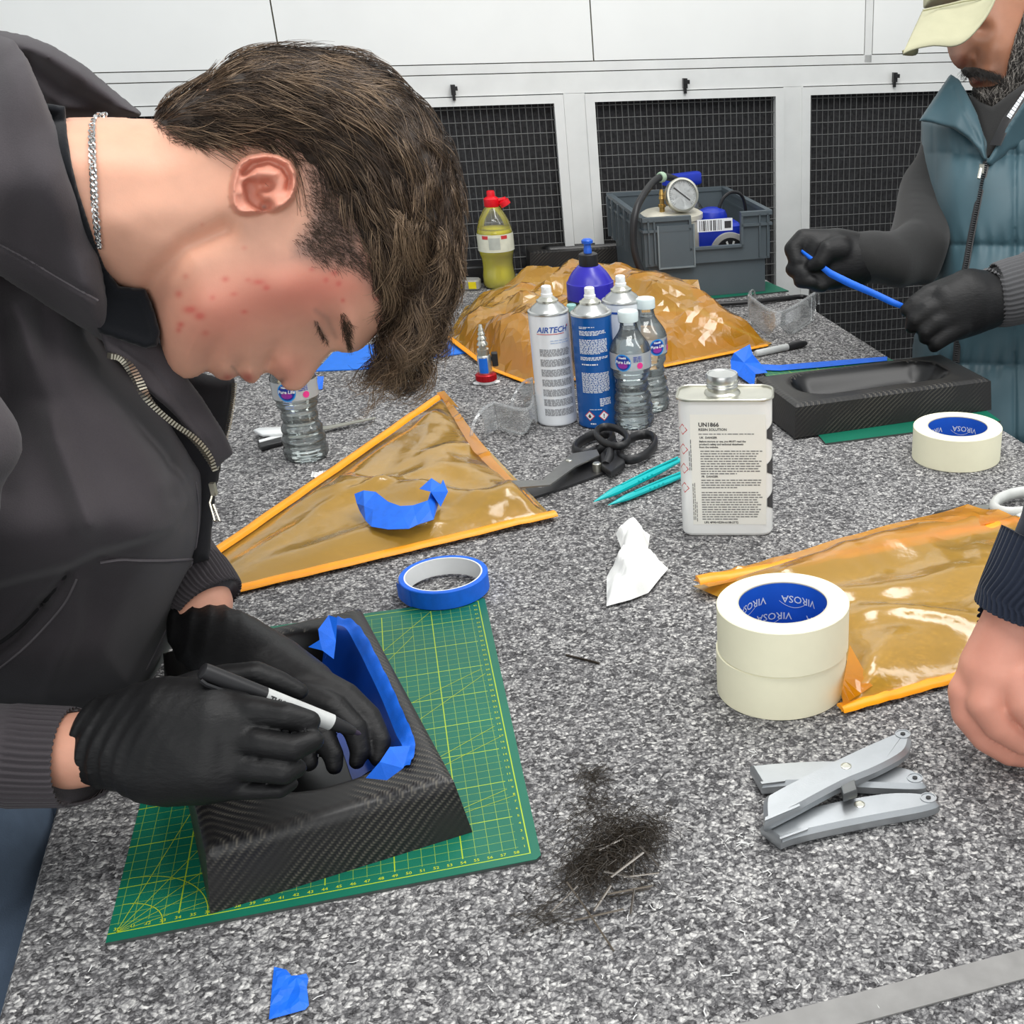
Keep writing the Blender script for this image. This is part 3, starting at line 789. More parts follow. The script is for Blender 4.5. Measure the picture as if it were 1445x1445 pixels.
c_.tube([(.002, .012, .178), (.003, .022, .18), (.004, .030, .182)], .004, 8)
c_.build('flip_lid', M_redcap, o, sharp=40)

pb_ = PD(828, 335, 1.95); M_polish = plain('purple_blue_plastic', srgb(44, 38, 168), .3, var=.04)
o = thing('polish_bottle', 'squat blue purple bottle with black collar and blue nozzle behind the cans', 'bottle', (pb_[0], pb_[1], .0004), math.atan2(-pb_[1], -pb_[0]))
MB().lathe([tuple(q) for q in spline([(.034, .0), (.038, .003), (.0385, .02), (.0385, .11), (.0382, .150), (.0365, .156), (.028, .170), (.0175, .181)], 4)], 40).build('body', M_polish, o, sharp=60)
MB().lathe([(.0388, .012), (.0390, .013), (.0390, .128), (.0388, .129)], 40, cap=False).build('label', plain('black_label', srgb(26, 30, 34), .4), o)
MB().lathe([(.0150, .1795), (.0155, .181), (.0152, .199), (.013, .2005), (.007, .2007)], 28).build('collar', M_black, o, sharp=40)
MB().lathe([(.0065, .200), (.0065, .207), (.0058, .208), (.0058, .216), (.0092, .2165), (.0092, .2205), (.006, .223), (.002, .2235)], 24).build('nozzle', plain('blue_nozzle', srgb(24, 90, 200), .35), o, sharp=40)

# ------------------------------------------------------------------ resin can
rc = thing('resin_can', 'white rectangular metal resin can with screw cap and printed safety text', 'can', (-.0475, 1.3585, .0003), -.012)
RW, RD, RH = .1085, .0545, .1685
MB().prism(rrect(RW-.002, RD-.002, .014, 6), 0, .006, inset=.002).prism(rrect(RW, RD, .015, 6), .003, RH, inset=.001).build('can_body', plain('milky_white_lacquer', srgb(238, 240, 238), .3, var=.01, Metallic=.05), rc, sharp=40)
rim = MB(); ro = rrect(RW+.0022, RD+.0022, .016, 6); path = [(x, y, RH+.0012) for x, y in ro]; rim.tube(path, .0015, 6, closed=True, up=(0,0,1))
rim.build('seam_rim', M_tin, rc); MB().prism(rrect(RW, RD, .015, 6), RH-.001, RH+.0003).build('lid', M_tin, rc, smooth=False)
MB().lathe([(.0215, RH), (.0205, RH+.0025), (.0175, RH+.0045), (.0170, RH+.009)], 32, c=(-.0035, .004, 0), cap=False).build('neck', M_tin, rc, sharp=40)
cp = [(.0178, RH+.008), (.0186, RH+.009), (.0181, RH+.0105), (.0186, RH+.012), (.0181, RH+.0135), (.0186, RH+.015), (.0186, RH+.0222), (.0178, RH+.0236), (.0165, RH+.0236), (.0155, RH+.0228), (.001, RH+.0228)]
MB().lathe(cp, 40, c=(-.0035, .004, 0)).build('screw_cap', M_alu, rc, sharp=35)
fy = -RD/2 - .0004
MB().add([(-.040, fy+.0001, .016), (.047, fy+.0001, .016), (.047, fy+.0001, .153), (-.040, fy+.0001, .153)], [[0,1,2,3]]).build('label', plain('label_paper', srgb(240, 240, 232), .5, var=.01), rc, smooth=False)
lab = MB()
def put(s, size, x, z, bold=0.0, rot=0):
    v, f = text_mesh(s, size, bold=bold)
    lab.add([(x + (a if not rot else -b), fy-.0003, z + (b if not rot else a)) for a, b, _ in v], f)
put('UN1866', .0068, -.0305, .1385, .0002); put('RESIN SOLUTION', .0042, -.0305, .1335, .0001)
put('Contains flame retardants, CT-02, isoprene', .0028, -.0305, .1290) if False else None
put('UK  DANGER', .0034, -.0295, .1240, .0001); put('FR  DANGER', .0034, -.0285, .0760, .0001)
put('Before storage or use, you MUST read the', .0031, -.0300, .1195, .0001); put("product's safety and technical datasheets", .0031, -.0300, .1160, .0001); put('from the website.', .0031, -.0300, .1125, .0001)
put('UFI: 4P90-VE3N-6108-2TTJ', .0036, -.0270, .0175, .0001)
tag(lab.build('lettering', M_black_print, rc, smooth=False), kind='stuff')
sm = MB(); rnd = random.Random(11)
m_ = MB(); words(m_, -.0305, .036, 0, .0009, rnd); sm.add([(x, fy-.0003, .1290+y) for x, y, _ in m_.v], m_.f)
for z0, n_ in ((.108, 10), (.072, 4), (.0565, 12)):
    for j in range(n_):
        m_ = MB(); words(m_, -.0290, .0430 - (.03 if j == n_-1 else rnd.uniform(0, .006)), 0, .0011, rnd)
        sm.add([(x, fy-.0003, z0 - .0031*j + y) for x, y, _ in m_.v], m_.f)
for x0, z0, z1 in ((-.0395, .085, .125), (-.0415, .085, .11), (-.0385, .022, .07), (-.0365, .022, .07), (-.0345, .020, .045)):
    m_ = MB(); words(m_, z0, z1, 0, .0008, rnd); sm.add([(x0 - y, fy-.0003, x) for x, y, _ in m_.v], m_.f)
sm.build('small_print', plain('label_grey_text', srgb(96, 96, 98), .6), rc, smooth=False)
dm = MB()
for z0 in (.134, .110, .086, .062):
    c_ = (-.0500, z0); s_ = .0068
    for k in range(4):
        a, b = math.radians(90*k), math.radians(90*k+90)
        p1, p2 = (c_[0]+s_*math.cos(a), c_[1]+s_*math.sin(a)), (c_[0]+s_*math.cos(b), c_[1]+s_*math.sin(b))
        q1, q2 = (c_[0]+.82*s_*math.cos(a), c_[1]+.82*s_*math.sin(a)), (c_[0]+.82*s_*math.cos(b), c_[1]+.82*s_*math.sin(b))
        def onto(x, z):
            # wrap round the rounded left corner of the can
            xe = -RW/2 + .015
            if x > xe: return (x, fy-.0002, z)
            th = (xe - x)/.0152; return (xe - .0152*math.sin(th), -RD/2 + .015 - .0153*math.cos(th), z)
        dm.add([onto(*p1), onto(*p2), onto(*q2), onto(*q1)], [[0,1,2,3]])
dm.build('hazard_diamonds', M_red_print, rc, smooth=False)
dk = MB()
for z0 in (.112, .070, .027):
    pts = []
    for i in range(9):
        t_ = i/8; zz = z0 + .036*(1-t_) - .004; w_ = .006*math.sin(PI*t_)**.7
        pts.append((RW/2 + .0003, -.010, zz)); pts.append((RW/2 + .0003, -.010 - w_*.0, zz))
    dk.add([(RW/2+.0004, -.0115, z0), (RW/2+.0004, .012, z0+.004), (RW/2+.0004, .012, z0+.034), (RW/2+.0004, -.0115, z0+.032)], [[0,1,2,3]])
    th = [0, .35, .7, .95]; xe, ye = RW/2-.015, -RD/2+.015
    for i in range(3):
        a, b = th[i], th[i+1]; ha, hb = .013*(1-a/1.6), .013*(1-b/1.6)
        P_ = lambda t_: (xe + .0154*math.cos(t_), ye - .0154*math.sin(t_))
        pa_, pb2 = P_(a), P_(b)
        dk.add([(*pa_, z0+.016-ha), (*pb2, z0+.016-hb), (*pb2, z0+.016+hb), (*pa_, z0+.016+ha)], [[0,1,2,3]])
dk.build('side_pattern', M_black_print, rc, smooth=False)

# ------------------------------------------------------------------ vacuum connector
p = PZ(687, 541)
o = thing('vacuum_connector', 'small red and blue metal vacuum connector standing on white feet', 'connector', (p[0], p[1], .0004), math.atan2(-p[1], -p[0]) + PI/2)
ft = MB()
for s_ in (-1, 1): ft.lathe([(.006, 0), (.0085, .0008), (.0085, .0022), (.006, .003)], 18, c=(s_*.0125, 0, 0), squash=lambda q: (q.x*1.1, q.y, q.z))
ft.lathe([(.014, .0005), (.015, .002), (.015, .0055)], 28)
ft.build('feet', M_white_plastic, o, sharp=40)
kn = []
for r, z in ((.0155, .0055), (.0165, .0065), (.0165, .0155), (.0150, .0170)): kn.append((r, z))
k_ = MB().lathe(kn, 48); 
for i in range(24):
    a = 2*PI*i/24; k_.box((.0166*math.cos(a), .0166*math.sin(a), .011), (.0012, .0018, .0085), M=Matrix.Rotation(a, 3, 'Z'))
k_.build('red_ring', plain('red_anodised', srgb(186, 18, 34), .35, .4), o, sharp=40)
MB().lathe([(.0105, .0165), (.0112, .018), (.0112, .046), (.0100, .0475)], 28).build('barrel', M_alu, o, sharp=40)
bl = MB(); 
for i in range(10):
    a, b = -2.45 + .13*i, -2.45 + .13*(i+1)
    bl.add([(.0115*math.cos(a), .0115*math.sin(a), .0195), (.0115*math.cos(b), .0115*math.sin(b), .0195), (.0115*math.cos(b), .0115*math.sin(b), .0445), (.0115*math.cos(a), .0115*math.sin(a), .0445)], [[0,1,2,3]])
bl.build('blue_sticker', plain('blue_anodised', srgb(20, 110, 220), .35), o)
MB().lathe([(.0085, .047), (.0095, .050), (.0095, .058), (.0060, .060), (.0060, .063), (.0092, .0645), (.0088, .067), (.0050, .073), (.0078, .0735), (.0074, .0755), (.0042, .081), (.0064, .0815), (.0060, .0832), (.0034, .088), (.0050, .0885), (.0046, .090), (.0028, .094), (.0036, .0945), (.0022, .098)], 24).build('hose_tail', M_tin, o, sharp=30)
MB().prism(rrect(.010, .012, .002, 3), .028, .050, c=(.017, .002, 0), inset=.001).box((.012, .002, .040), (.006, .005, .006)).build('lever', M_black, o, sharp=40)
# ------------------------------------------------------------------ flat-shape builder: outlines lying on a level plane
def slab_px(mb, pts, z0, z1, inset=0.0, mi=0):
    """prism whose outline is measured on the plane z1"""
    P = [PZ(a, b, z1) for a, b in pts]; poly = [(q[0], q[1]) for q in P]
    area = sum(poly[i-1][0]*poly[i][1] - poly[i][0]*poly[i-1][1] for i in range(len(poly)))
    if area < 0: poly = poly[::-1]
    mb.prism(poly, z0, z1, inset=inset, mi=mi); return poly
def loc_px(px, py, z=0.0):
    p = PZ(px, py, z); return (float(p[0]), float(p[1]), float(z))

# ------------------------------------------------------------------ utility knives
def knife(label, outline, z0, th, screw, end_hole, nose, base, extra=None):
    o = thing('utility_knife', label, 'knife', loc_px(*base, 0.0004))
    ol = spline(outline, 4, closed=False)[:, :2]
    mb = MB(); slab_px(mb, [tuple(q) for q in ol], z0, z0+th, inset=.0035); mb.build('body', M_castalu, o, world=True, sharp=40)
    zt = z0 + th
    s = PZ(*screw, zt); MB().lathe([(.0045, -.0006), (.0045, .0004), (.0036, .0006), (.0034, .0001), (.0005, .0001)], 24, c=tuple(s)).build('screw', M_tin, o, world=True, sharp=30)
    h = PZ(*end_hole, zt); MB().lathe([(.0066, .0), (.0066, .0007), (.0058, .0007), (.0058, 0.0001), (.0005, .0001)], 24, c=tuple(h)).build('end_ring', M_castalu, o, world=True, sharp=30)
    MB().lathe([(.0021, 0.0003), (.0021, .0009), (.0003, .0009)], 16, c=tuple(h)).build('hole', M_blackplastic, o, world=True)
    mb = MB(); slab_px(mb, nose, zt-.0005, zt+.0007); mb.build('nose_plate', M_castalu, o, world=True, smooth=False)
    mb = MB(); c_ = [(p[0], p[1]) for p in outline]
    if extra:
        mb = MB(); slab_px(mb, extra, z0+.004, z0+.012, inset=.001); mb.build('slider_button', M_steel, o, world=True, sharp=40)
    return o
knife('silver utility knife at the back, lying flat beneath the crossing one',
      [(1058,1078),(1100,1074),(1165,1071),(1235,1075),(1285,1083),(1302,1096),(1303,1108),(1240,1107),(1160,1103),(1110,1104),(1075,1107),(1058,1078)][:-1],
      .0004, .013, (1180,1086), (1291,1098), [(1075,1106),(1108,1102),(1108,1100),(1073,1103)], (1180, 1095))
knife('silver utility knife lying nearest the front, below the crossing one',
      [(1073,1163),(1105,1149),(1150,1135),(1200,1124),(1255,1116),(1300,1117),(1322,1125),(1325,1133),(1300,1141),(1240,1152),(1170,1166),(1120,1178),(1102,1185)],
      .0004, .013, (1213,1135), (1310,1126), [(1101,1184),(1140,1170),(1140,1167),(1100,1181)], (1200, 1150))
knife('silver utility knife lying across the top of the other two',
      [(1078,1160),(1078,1126),(1092,1114),(1130,1094),(1180,1069),(1230,1046),(1272,1029),(1284,1031),(1286,1044),(1277,1062),(1240,1083),(1190,1104),(1130,1136)],
      .0142, .012, (1194,1081), (1274,1036), [(1079,1158),(1080,1153),(1128,1134),(1129,1137)], (1180, 1090), extra=[(1187,1108),(1206,1099),(1210,1114),(1190,1121)])

# ------------------------------------------------------------------ steel ruler, front right
P4 = [PZ(*q) for q in ((1052,1445),(1445,1341.5),(1445,1398),(1218,1445))]
d_ = (P4[1]-P4[0]); d_ /= np.linalg.norm(d_); n_ = np.array([d_[1], -d_[0], 0]); wd = abs((P4[3]-P4[0]) @ n_)
o = thing('steel_ruler', 'plain grey steel straight edge lying at the bottom right corner', 'ruler', loc_px(1300, 1420, .0004))
c4 = [P4[0]-d_*.06, P4[1]+d_*.25, P4[1]+d_*.25+n_*wd, P4[0]-d_*.06+n_*wd]
mb = MB().prism([(q[0], q[1]) for q in c4][::-1], .0004, .0018)
mb.build('blade', plain('worn_ruler_steel', srgb(138, 137, 135), .65, .1, var=.12, scale=40, bump=.1), o, world=True, smooth=False)

# ------------------------------------------------------------------ black scissors and shears
def loop_ring(mb, cx, cy, rx, ry, rot, z, r=.004, flat=1.0, tilt=0.0, mi=0):
    pts = []
    for k in range(28):
        a = 2*PI*k/28; x, y = rx*math.cos(a), ry*math.sin(a); c, s = math.cos(rot), math.sin(rot)
        pts.append(tuple(PZ(cx + x*c - y*s, cy + x*s + y*c, z + tilt*math.cos(a))))
    mb.tube(pts, r, 8, closed=True, flat=flat, up=(0, 0, 1), mi=mi)
M_blade_black = plain('black_coated_blade', srgb(52, 52, 54), .4, .3, var=.1)
sc = thing('scissors', 'black handled scissors lying on the carpet below the cans', 'scissors', loc_px(830, 665, .0004))
mb = MB(); slab_px(mb, [(738,706),(760,693),(838,640),(866,640),(876,652),(860,664),(800,686)], .0008, .004); mb.build('blade', M_blade_black, sc, world=True, smooth=False)
mb = MB(); loop_ring(mb, 899, 631, 27, 15, -.45, .012, .0048, 1.5); slab_px(mb, [(846,640),(868,618),(880,632),(882,652),(862,666),(848,656)], .0045, .014, inset=.002)
mb.build('lower_handle', M_black, sc, world=True, sharp=50)
mb = MB(); loop_ring(mb, 864, 616, 23, 12.5, .3, .026, .0042, 1.4); mb.tube([tuple(PZ(862, 630, .022)), tuple(PZ(860, 645, .016)), tuple(PZ(855, 656, .012))], [.005, .006, .006], 8)
mb.build('upper_handle', M_black, sc, world=True, sharp=50)
s_ = PZ(842, 654, .0145); MB().lathe([(.006, -.0105), (.006, .0), (.0045, .0012), (.0004, .0014)], 20, c=tuple(s_)).build('pivot_screw', M_tin, sc, world=True, sharp=30)
sh = thing('shears', 'grey bladed shears with open black handle lying partly under the scissors', 'scissors', loc_px(780, 670, .0004))
mb = MB(); slab_px(mb, [(690,690),(716,678),(766,677),(806,640),(842,634),(846,642),(812,658),(776,684),(716,689)], .0165, .0185); mb.build('upper_blade', plain('bare_shear_steel', srgb(128, 128, 126), .35, .7), sh, world=True, smooth=False)
mb = MB(); slab_px(mb, [(692,696),(716,686),(770,688),(790,690),(740,700)], .0008, .003); mb.build('lower_blade', M_blade_black, sh, world=True, smooth=False)
mb = MB(); loop_ring(mb, 838, 626, 28, 11, -.35, .010, .0050, 1.6); mb.tube([tuple(PZ(812, 645, .013)), tuple(PZ(828, 640, .013)), tuple(PZ(845, 632, .012))], .005, 8)
mb.build('handle', M_black, sh, world=True, sharp=50)
s_ = PZ(803, 650, .0185); MB().lathe([(.0045, -.012), (.0045, .0008), (.003, .0016), (.0004, .0018)], 20, c=tuple(s_)).build('pivot_screw', M_tin, sh, world=True, sharp=30)

# grey handled scissors at the right edge
o = thing('scissors', 'scissors with pale grey looped handles at the right edge', 'scissors', loc_px(1400, 715, .0004))
M_greyh = plain('pale_grey_plastic', srgb(206, 208, 204), .35)
mb = MB(); loop_ring(mb, 1440, 709, 38, 14, -.15, .012, .0062, 1.3); loop_ring(mb, 1466, 735, 34, 12, -.2, .010, .0060, 1.3)
mb.build('handles', M_greyh, o, world=True, sharp=50)
mb = MB(); slab_px(mb, [(1385,730),(1396,714),(1405,708),(1418,724),(1440,722),(1470,706),(1470,718),(1430,735),(1400,734)], .002, .010, inset=.002); mb.build('grip', M_black, o, world=True, sharp=50)
mb = MB(); slab_px(mb, [(1364,714),(1398,711),(1400,722),(1385,726)], .001, .005, inset=.001); mb.build('blade', M_alu, o, world=True, sharp=50)
o = thing('black_sheath', 'short black plastic sheath poking out behind the right orange bag', 'sheath', loc_px(1340, 722, .0004))
mb = MB(); slab_px(mb, [(1313,726),(1320,721),(1362,713),(1366,720),(1345,732),(1316,732)], .0006, .006, inset=.0015); mb.build('body', M_black, o, world=True, sharp=50)

# ------------------------------------------------------------------ teal craft tools
M_teal = plain('teal_plastic', srgb(0, 176, 178), .3, var=.05)
def teal(label, a, b, z, r, loop):
    o = thing('craft_knife', label, 'knife', loc_px((a[0]+b[0])/2, (a[1]+b[1])/2, .0004))
    A, B = PZ(*a, z), PZ(*b, z); path = [A + (B-A)*t for t in np.linspace(0, 1, 15)]
    rr = [r*(.12 + .88*min(1, 5.0*t)) * (1 - .45*max(0, t-.7)/.3) for t in np.linspace(0, 1, 15)]
    MB().tube(path, rr, 10, flat=.75, up=(0,0,1)).build('handle', M_teal, o, world=True)
    d = (B-A)/np.linalg.norm(B-A); n = np.array([-d[1], d[0], 0])
    mb = MB()
    for t in (.45, .5, .55, .6): mb.tube([A+(B-A)*t + n*r*1.0 + np.array([0,0,r*.35]), A+(B-A)*t - n*r*1.0 + np.array([0,0,r*.35])], .0012, 6)
    mb.build('grip_ribs', M_teal, o, world=True)
    mb = MB(); 
    off = np.array([0,0,r*.72])
    mb.tube([A+(B-A)*.3+off, A+(B-A)*.62+off*1.25, A+(B-A)*.95+off*1.1], .0016, 6); mb.build('clip', M_teal, o, world=True)
    return o
teal('teal plastic craft knife, the upper of the two beside the resin can', (838,708), (962,648), .0125, .0068, True)
teal('teal plastic craft knife, the lower one showing its clip beside the can', (858,713), (978,664), .006, .0056, True)

# ------------------------------------------------------------------ thin paper, tape and film
def crumple(xy, seed, n=14, amp=.01, size=.08):
    r = np.random.default_rng(seed); z = np.zeros(len(xy))
    for k in range(n):
        a = r.uniform(0, 2*PI); d = np.array([math.cos(a), math.sin(a)]); o_ = xy[r.integers(len(xy))]
        t = (xy-o_) @ d; w = size*r.uniform(.25, 1)
        s_ = np.exp(-(((xy-o_) @ np.array([-d[1], d[0]]))/(w*2.2))**2)
        z += amp*r.uniform(.3, 1)*np.maximum(0, 1-np.abs(t)/(w*.5))*s_
    return z
def sheet_geo(poly, step, hfun, jitter=.3, seed=1, inner=None):
    """triangulated sheet inside a 3-D boundary; hfun(xy, z_interp, edge_dist) gives the heights"""
    from mathutils.geometry import delaunay_2d_cdt
    P = np.asarray(poly, float); B = []
    for i in range(len(P)):
        a, b = P[i], P[(i+1) % len(P)]; n = max(1, int(np.linalg.norm((b-a)[:2])/step))
        for k in range(n): B.append(a + (b-a)*k/n)
    B = np.array(B); r = np.random.default_rng(seed)
    x0, y0 = B[:, :2].min(0); x1, y1 = B[:, :2].max(0)
    gx, gy = np.meshgrid(np.arange(x0, x1, step), np.arange(y0, y1, step)); G = np.stack([gx.ravel(), gy.ravel()], -1)
    G += r.uniform(-jitter, jitter, G.shape)*step
    ins = np.zeros(len(G), bool); Q = B[:, :2]; R_ = np.roll(Q, -1, 0)
    for a, b in zip(Q, R_):
        c = (a[1] > G[:, 1]) != (b[1] > G[:, 1])
        with np.errstate(divide='ignore', invalid='ignore'):
            xi = (b[0]-a[0])*(G[:, 1]-a[1])/(b[1]-a[1]) + a[0]
        ins ^= c & (G[:, 0] < xi)
    dist = np.full(len(G), 9.0)
    for a, b in zip(Q, R_):
        e = b-a; t = np.clip(((G-a) @ e)/max(e @ e, 1e-12), 0, 1); dist = np.minimum(dist, np.linalg.norm(G-(a+t[:, None]*e), axis=1))
    G = G[ins & (dist > step*.45)]
    allp = np.vstack([Q, G]); n = len(Q)
    res = delaunay_2d_cdt([Vector(p) for p in allp], [(i, (i+1) % n) for i in range(n)], [list(range(n))], 1, 1e-7)
    V = np.array([(v.x, v.y) for v in res[0]]); F = [list(f) for f in res[2]]
    zi = np.zeros(len(V)); dE = np.full(len(V), 9.0)
    for i, p in enumerate(V):
        w = 1/(np.linalg.norm(Q-p, axis=1)**2 + 1e-9); zi[i] = (w @ B[:, 2])/w.sum()
    for a, b in zip(Q, R_):
        e = b-a; t = np.clip(((V-a) @ e)/max(e @ e, 1e-12), 0, 1); dE = np.minimum(dE, np.linalg.norm(V-(a+t[:, None]*e), axis=1))
    z = hfun(V, zi, dE)
    return np.column_stack([V, z]), F
def sheet(name, poly, step, hfun, mat, parent, seed=1, smooth=False, thick=0.0):
    V, F = sheet_geo(poly, step, hfun, seed=seed)
    o = mk(name, V, F, mat, parent, world=True, smooth=smooth)
    if thick:
        m = o.modifiers.new('thickness', 'SOLIDIFY'); m.thickness = thick; m.offset = 1
    return o
def band(name, a_pts, w, mat, parent, z0=.0015, th=.0016, round_=True):
    """strip of sealant tape along a 3-D polyline"""
    P = np.asarray(a_pts, float); v = []; f = []; n = len(P)
    for i in range(n):
        t = P[min(i+1, n-1)]-P[max(i-1, 0)]; t /= np.linalg.norm(t); s = np.array([-t[1], t[0], 0]); s /= np.linalg.norm(s)
        for k, (u, h) in enumerate(((-1, 0), (-.8, .7), (-.3, 1), (.3, 1), (.8, .7), (1, 0))):
            v.append(P[i] + s*u*w/2 + np.array([0, 0, z0 + th*h]))
    for i in range(n-1):
        for k in range(5): f.append([i*6+k, (i+1)*6+k, (i+1)*6+k+1, i*6+k+1])
        f.append([i*6+5, (i+1)*6+5, (i+1)*6, i*6])
    f.append([0,1,2,3,4,5]); f.append([(n-1)*6+k for k in range(5, -1, -1)])
    return mk(name, v, f, mat, parent, world=True, sharp=50)
def lin(a, b, n=14, wob=0.0, seed=0):
    a, b = np.asarray(a, float), np.asarray(b, float); r = np.random.default_rng(seed)
    q = [a + (b-a)*t for t in np.linspace(0, 1, n)]
    return [p + np.array([0, 0, abs(r.normal())*wob]) for p in q]

# bag 1: the pennant shaped one in the middle
b1 = thing('vacuum_bag', 'pointed orange film vacuum bag with taped edges, blue tape scrap on it', 'bag', loc_px(560, 720, .0004))
A_, B_, C_, D_ = PZ(622, 563, .012), PZ(778, 728, .006), PZ(318, 838, .003), PZ(285, 798, .004)
def h1(V, zi, d): return .0028 + zi*.6 + sst(d, 0, .06)*.004 + crumple(V, 4, 30, .0075, .10)*sst(d, 0, .03)
sheet('film_sheet', [D_, C_, B_, A_], .006, h1, M_film, b1, 2, smooth=True)
band('sealant_tape', lin(A_, D_, 20, .0012, 1), .0135, M_seal, b1, .003, .005)
band('sealant_tape', lin(PZ(784, 727, .005), C_, 24, .0006, 2), .0165, M_seal, b1, .0015, .004)
sheet('edge_flap', [A_, PZ(641, 577, .016), PZ(700, 655, .012), PZ(762, 722, .006), PZ(740, 712, .005), PZ(668, 640, .012)], .008, lambda V, zi, d: zi+.004+crumple(V, 8, 8, .004, .03), M_film_dense, b1, 3)
sheet('end_tab', [PZ(616, 556, .02), PZ(627, 553, .024), PZ(648, 577, .018), PZ(630, 570, .014)], .006, lambda V, zi, d: zi+.002, M_film_dense, b1, 4)

# bag 2: right front
b2 = thing('vacuum_bag', 'orange film vacuum bag lying at the right behind the cream tape rolls', 'bag', loc_px(1300, 880, .0004))
E_ = [(978,828,.004), (1365,722,.014), (1452,738,.010), (1520,790,.006), (1480,930,.004), (1187,1006,.004), (1195,925,.018), (1160,880,.010), (1010,842,.004)]
E3 = [PZ(a, b, z) for a, b, z in E_]
def h2(V, zi, d): return .003 + zi*.5 + sst(d, 0, .05)*.012 + crumple(V, 15, 26, .009, .12)*sst(d, 0, .02)
sheet('film_sheet', E3, .0065, h2, M_film, b2, 5, smooth=True)
band('sealant_tape', lin(PZ(985,832,.006), PZ(1440,746,.014), 24, .001, 3), .0190, M_seal, b2, .008, .005)
band('sealant_tape', lin(PZ(1186,1003,.003), PZ(1470,925,.003), 20, .0006, 4), .0150, M_seal, b2, .0012, .0045)
sheet('upper_flap', [PZ(978,828,.007), PZ(1365,722,.020), PZ(1440,741,.018), PZ(1200,790,.014), PZ(1000,838,.008)], .009, lambda V, zi, d: zi+.008+crumple(V, 9, 10, .003, .05), M_film_dense, b2, 6)
sheet('corner_fold', [PZ(1190,1000,.006), PZ(1187,985,.02), PZ(1199,915,.030), PZ(1231,973,.012)], .007, lambda V, zi, d: zi+.004, M_film_dense, b2, 7)

# bag 3: large, humped, at the back
b3 = thing('vacuum_bag', 'large crumpled orange film bag spread out behind the cans and bottles', 'bag', loc_px(800, 450, .0004))
F_ = [(628,474,.008), (655,420,.035), (690,402,.050), (748,383,.070), (850,384,.075), (985,393,.090), (996,425,.055), (1045,455,.02), (1090,482,.006), (1078,489,.004), (920,521,.004), (830,535,.004), (745,541,.004), (690,520,.004)]
F3 = [PZ(a, b, z) for a, b, z in F_]
def h3(V, zi, d): return .003 + np.clip(zi/.09, 0, 1)**1.9*.085 + (crumple(V, 23, 40, .017, .2) + crumple(V, 24, 60, .007, .08))*sst(d, 0, .04)
sheet('film_sheet', F3, .011, h3, m_film('orange_film_heavy', (1.0, .70, .18), .52, srgb(255, 190, 56)), b3, 8)
# its second layer resting on the carpet
F4 = [PZ(a, b, .001) for a, b in ((640,478), (700,440), (980,440), (1085,486), (920,520), (745,538), (690,518))]
sheet('under_sheet', F4, .03, lambda V, zi, d: .0015+0*zi, M_film_dense, b3, 9)
band('edge_seam', [PZ(630,474,.008)+0, PZ(690,520,.004), PZ(745,541,.003), PZ(830,535,.003)], .010, M_seal, b3, .001, .002)
band('edge_seam', lin(PZ(930,519,.003), PZ(1082,488,.004), 8), .010, M_seal, b3, .001, .002)

# ------------------------------------------------------------------ blue tape scraps
def curl(label, P, loc, name='tape_scrap', z=.0):
    o = thing(name, label, 'tape', loc); return o
# scrap on bag 1: a curved strip standing on its edge
o = thing('tape_scrap', 'curled scrap of blue masking tape lying on the pointed orange bag', 'tape', loc_px(568, 730, .012))
low = [(508,722), (516,735), (524,743), (548,747), (577,746), (590,740), (612,733), (622,700)]
upp = [(500,697), (513,692), (530,694), (548,708), (565,714), (583,713), (604,706), (608,694)]
v = []; f = []
lowP = [PZ(a, b, .024 + .001*i) for i, (a, b) in enumerate(low)]
for i, (a, b) in enumerate(upp):
    z_ = (.040, .044, .042, .040, .040, .041, .045, .052)[i]; v += [lowP[i], (lowP[i]+PZ(a, b, z_))/2 + np.array([0, -.002, 0]), PZ(a, b, z_)]
for i in range(7):
    for k in range(2): f.append([3*i+k, 3*i+3+k, 3*i+4+k, 3*i+1+k])
n = len(v); v += [PZ(592,690,.048), PZ(609,675,.054), PZ(622,684,.052), PZ(625,677,.054), PZ(632,694,.044), PZ(622,715,.033)]
f += [[23, n, n+1], [23, n+1, n+2], [23, n+2, n+4, n+5], [n+2, n+3, n+4], [21, 23, n+5]]
mk('tape', v, f, M_blue_tape, o, world=True, smooth=False).modifiers.new('t', 'SOLIDIFY').thickness = .0004
# scrap at the bottom left
o = thing('tape_scrap', 'flat torn piece of blue masking tape at the front left of the carpet', 'tape', loc_px(408, 1405, .0004))
sheet('tape', [PZ(a, b, z) for a, b, z in ((387,1365,.002), (404,1369,.002), (411,1376,.004), (422,1376,.003), (432,1373,.004), (435,1381,.003), (433,1394,.002), (436,1420,.001), (431,1426,.001), (380,1440,.001))], .004,
      lambda V, zi, d: .0012 + zi*.5 + crumple(V, 31, 8, .0022, .02)*sst(d, 0, .004), M_blue_tape, o, 3, thick=.0003)
